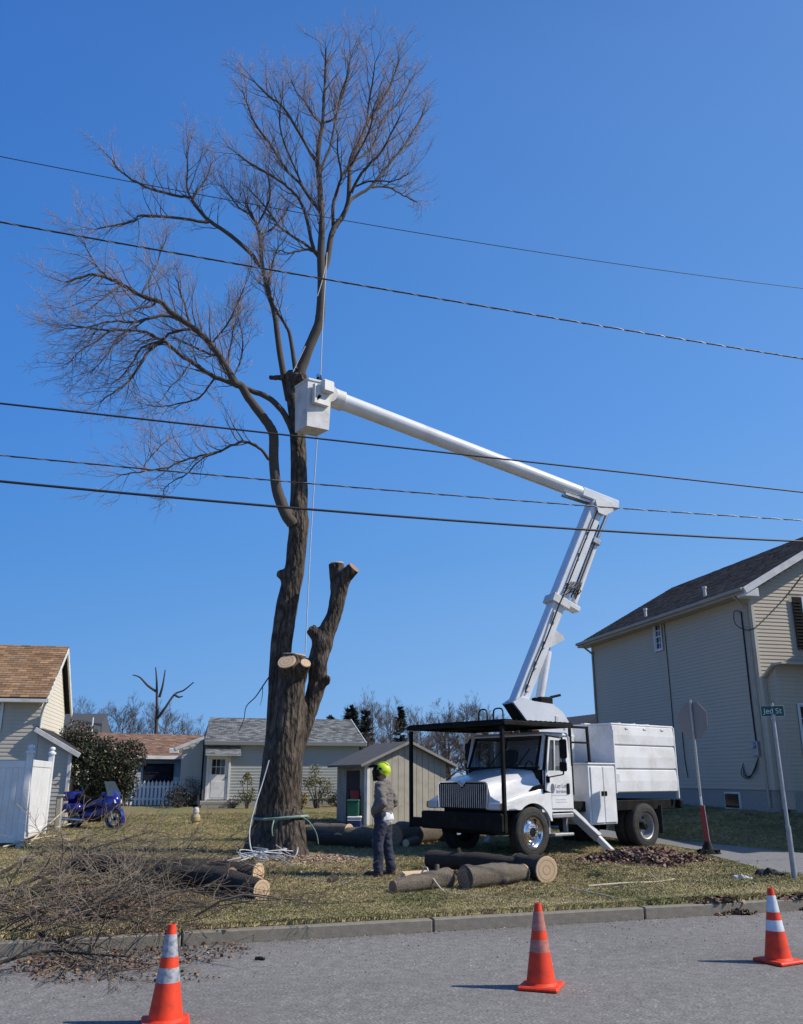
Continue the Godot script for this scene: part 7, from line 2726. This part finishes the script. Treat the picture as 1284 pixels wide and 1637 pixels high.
# ---------------------------------------------------------------- the worker
func worker() -> void:
	var t := thing("person", "worker in grey sweatshirt, dark jeans and yellow helmet, hands in front pocket", "person", W(-.31, 15.7), deg_to_rad(-20))
	# he faces his own -x; his left side is +z
	var body := []
	var jeans := []
	var shirt := []
	for s in [1, -1]:
		var z: float = s
		body.append([[[V(.0, .93, .09 * z), .10], [V(-.01 - .04 * z, .52, .105 * z), .062], [V(.03 - .07 * z, .10, .115 * z), .042]], false])
		body.append([[[V(.03 - .07 * z, .08, .115 * z), .042], [V(-.13 - .07 * z, .045, .12 * z), .036]], false])
		body.append([[[V(.0, 1.45, .17 * z), .06], [V(.09, 1.18, .265 * z), .045], [V(-.08, 1.05, .15 * z), .036]], false])
		body.append([[[V(-.08, 1.05, .15 * z), .034], [V(-.16, 1.03, .09 * z), .03]], false])
		for k in 4:
			body.append([[[V(-.16, 1.05 - .018 * k, .09 * z), .010], [V(-.185, 1.045 - .018 * k, .05 * z), .009], [V(-.18, 1.04 - .018 * k, .02 * z), .008]], false])
		body.append([[[V(-.14, 1.06, .10 * z), .011], [V(-.17, 1.085, .08 * z), .009]], false])
		jeans.append([[[V(.0, .94, .085 * z), .125], [V(-.015 - .04 * z, .55, .105 * z), .092], [V(.015 - .055 * z, .30, .115 * z), .082], [V(.025 - .07 * z, .15, .12 * z), .086], [V(.025 - .07 * z, .075, .12 * z), .079]], true])
		shirt.append([[[V(.0, 1.44, .165 * z), .088], [V(.09, 1.18, .275 * z), .080], [V(-.06, 1.06, .18 * z), .062], [V(-.12, 1.05, .12 * z), .055]], false])
	body.append([[[V(.0, .95, 0), .13], [V(.0, 1.18, 0), .13], [V(.01, 1.40, 0), .13], [V(.0, 1.50, 0), .065], [V(-.02, 1.58, 0), .058]], false])
	body.append([[[V(.01, 1.40, -.1), .09], [V(.01, 1.40, .1), .09]], false])
	# head: skull, jaw, nose, ears, chin, brow
	body.append([[[V(-.02, 1.70, 0), .088], [V(-.045, 1.68, 0), .082]], false])
	body.append([[[V(-.06, 1.64, 0), .062], [V(-.085, 1.605, 0), .04]], false])
	body.append([[[V(-.115, 1.70, 0), .016], [V(-.14, 1.665, 0), .017]], false])
	body.append([[[V(-.118, 1.625, -.02), .011], [V(-.118, 1.625, .02), .011]], false])
	for z in [-.085, .085]:
		body.append([[[V(-.02, 1.70, z), .02], [V(-.015, 1.655, z), .016]], false])
		body.append([[[V(-.115, 1.715, z * .42), .012], [V(-.113, 1.715, z * .6), .012]], false])
	part(t, "body", sdf_mesh(body, .012, .03), M.skin)
	jeans.append([[[V(.0, 1.02, -.04), .135], [V(.0, .90, .0), .135]], false])
	jeans.append([[[V(.0, 1.02, .04), .135], [V(.0, .90, .0), .135]], false])
	var fold := noise(1.0, 70, 2)
	part(t, "jeans", sdf_mesh(jeans, .014, .05, fold, .013, V(8, 12, 8)), M.denim)
	part(t, "tshirt", sdf_mesh([[[[V(.0, 1.15, 0), .10], [V(.0, 1.0, 0), .145], [V(.012, .94, .02), .170], [V(.02, .885, .02), .172]], true]], .014, .03, fold, .010, V(14, 6, 14)), M.tee)
	shirt.append([[[V(.01, 1.47, 0), .10], [V(.0, 1.40, 0), .155], [V(.0, 1.2, 0), .168], [V(-.01, 1.06, 0), .178], [V(.0, .985, 0), .172]], true])
	shirt.append([[[V(.01, 1.38, -.11), .11], [V(.01, 1.38, .11), .11]], false])
	shirt.append([[[V(-.1, 1.12, -.06), .09], [V(-.1, 1.02, .06), .09]], false])
	shirt.append([[[V(.06, 1.49, -.07), .05], [V(.085, 1.47, 0), .055], [V(.06, 1.49, .07), .05]], false])
	part(t, "sweatshirt", sdf_mesh(shirt, .013, .05, fold, .020, V(6, 11, 6)), M.sweat)
	for s in [1, -1]:
		var z: float = s
		part(t, "shoe", sdf_mesh([[[[V(.06 - .07 * z, .055, .12 * z), .052], [V(-.06 - .07 * z, .05, .125 * z), .048], [V(-.17 - .07 * z, .045, .135 * z), .042]], false], [[[V(.03 - .07 * z, .12, .12 * z), .055], [V(.03 - .07 * z, .06, .12 * z), .055]], false]], .012, .03), M.boot)
	var H := Transform3D(Basis.from_euler(V(0, 0, -.16)), V(-.015, 1.715, 0))
	var mb := MB.new()
	var rws := []
	for i in 10:
		var a := PI * .5 * i / 9.0
		var row := PackedVector3Array()
		for j in 24:
			var b := TAU * j / 24.0
			row.append(H * V(cos(b) * cos(a) * .142, sin(a) * .128 - .0, sin(b) * cos(a) * .118))
		rws.append(row)
	mb.rows(rws, true)
	var lowr := []
	for i in 4:
		var row := PackedVector3Array()
		for j in 24:
			var b := TAU * j / 24.0
			var back := smoothstep(-.2, .9, cos(b))
			row.append(H * V(cos(b) * (.142 - .006 * i), -.0 - (.014 + .012 * back) * i / 1.0 + (.0), sin(b) * (.118 - .003 * i)))
		lowr.append(row)
	lowr.reverse()
	mb.rows(lowr, true)
	var he := part(t, "helmet", mb, M.helmet)
	mb = MB.new()
	for z in [-.03, 0, .03]:
		var c := curve([H * V(-.13, .05, z), H * V(-.08, .112, z), H * V(.02, .135, z), H * V(.1, .098, z)], 4)
		mb.tube(c, taper(13, .008, .008), 5)
	part(he, "helmet_ridge", mb, M.helmet)
	mb = MB.new()
	for z in [-.112, .112]:
		mb.lathe(H * Transform3D(AX, V(.0, .02, z)), [Vector2(.001, .012), Vector2(.022, .012), Vector2(.022, -.012)], 10)
	part(he, "vent", mb, M.black)
	mb = MB.new()
	for j in 8:
		var a0 := -1.15 + j * 2.3 / 8.0
		var a1 := -1.15 + (j + 1) * 2.3 / 8.0
		var p := []
		for q in [[a0, .07, .128], [a1, .07, .128], [a1, -.05, .168], [a0, -.05, .168], [a0, -.2, .125], [a1, -.2, .125]]:
			p.append(H * V(-cos(q[0]) * (q[2] + .02), q[1], sin(q[0]) * q[2] * .9))
		mb.quad(p[0], p[1], p[2], p[3], V(-1, 0, 0))
		mb.quad(p[3], p[2], p[5], p[4], V(-1, 0, 0))
	mb.box(H * tf(V(-.185, .045, 0), 0, 0, .45), V(.13, .035, .21), .012)
	part(he, "face_screen", mb, M.black)
	for s in [1, -1]:
		mb = MB.new()
		mb.lathe(H * Transform3D(AX if s > 0 else AX.rotated(Vector3.UP, PI), V(-.045, -.06, .105 * s)), [Vector2(.05, -.02), Vector2(.055, .015), Vector2(.04, .035), Vector2(.001, .038)], 14)
		mb.bar(H * V(-.04, -.01, .12 * s), H * V(-.02, .04, .118 * s), .02, .012)
		part(he, "ear_muff", mb, M.black)
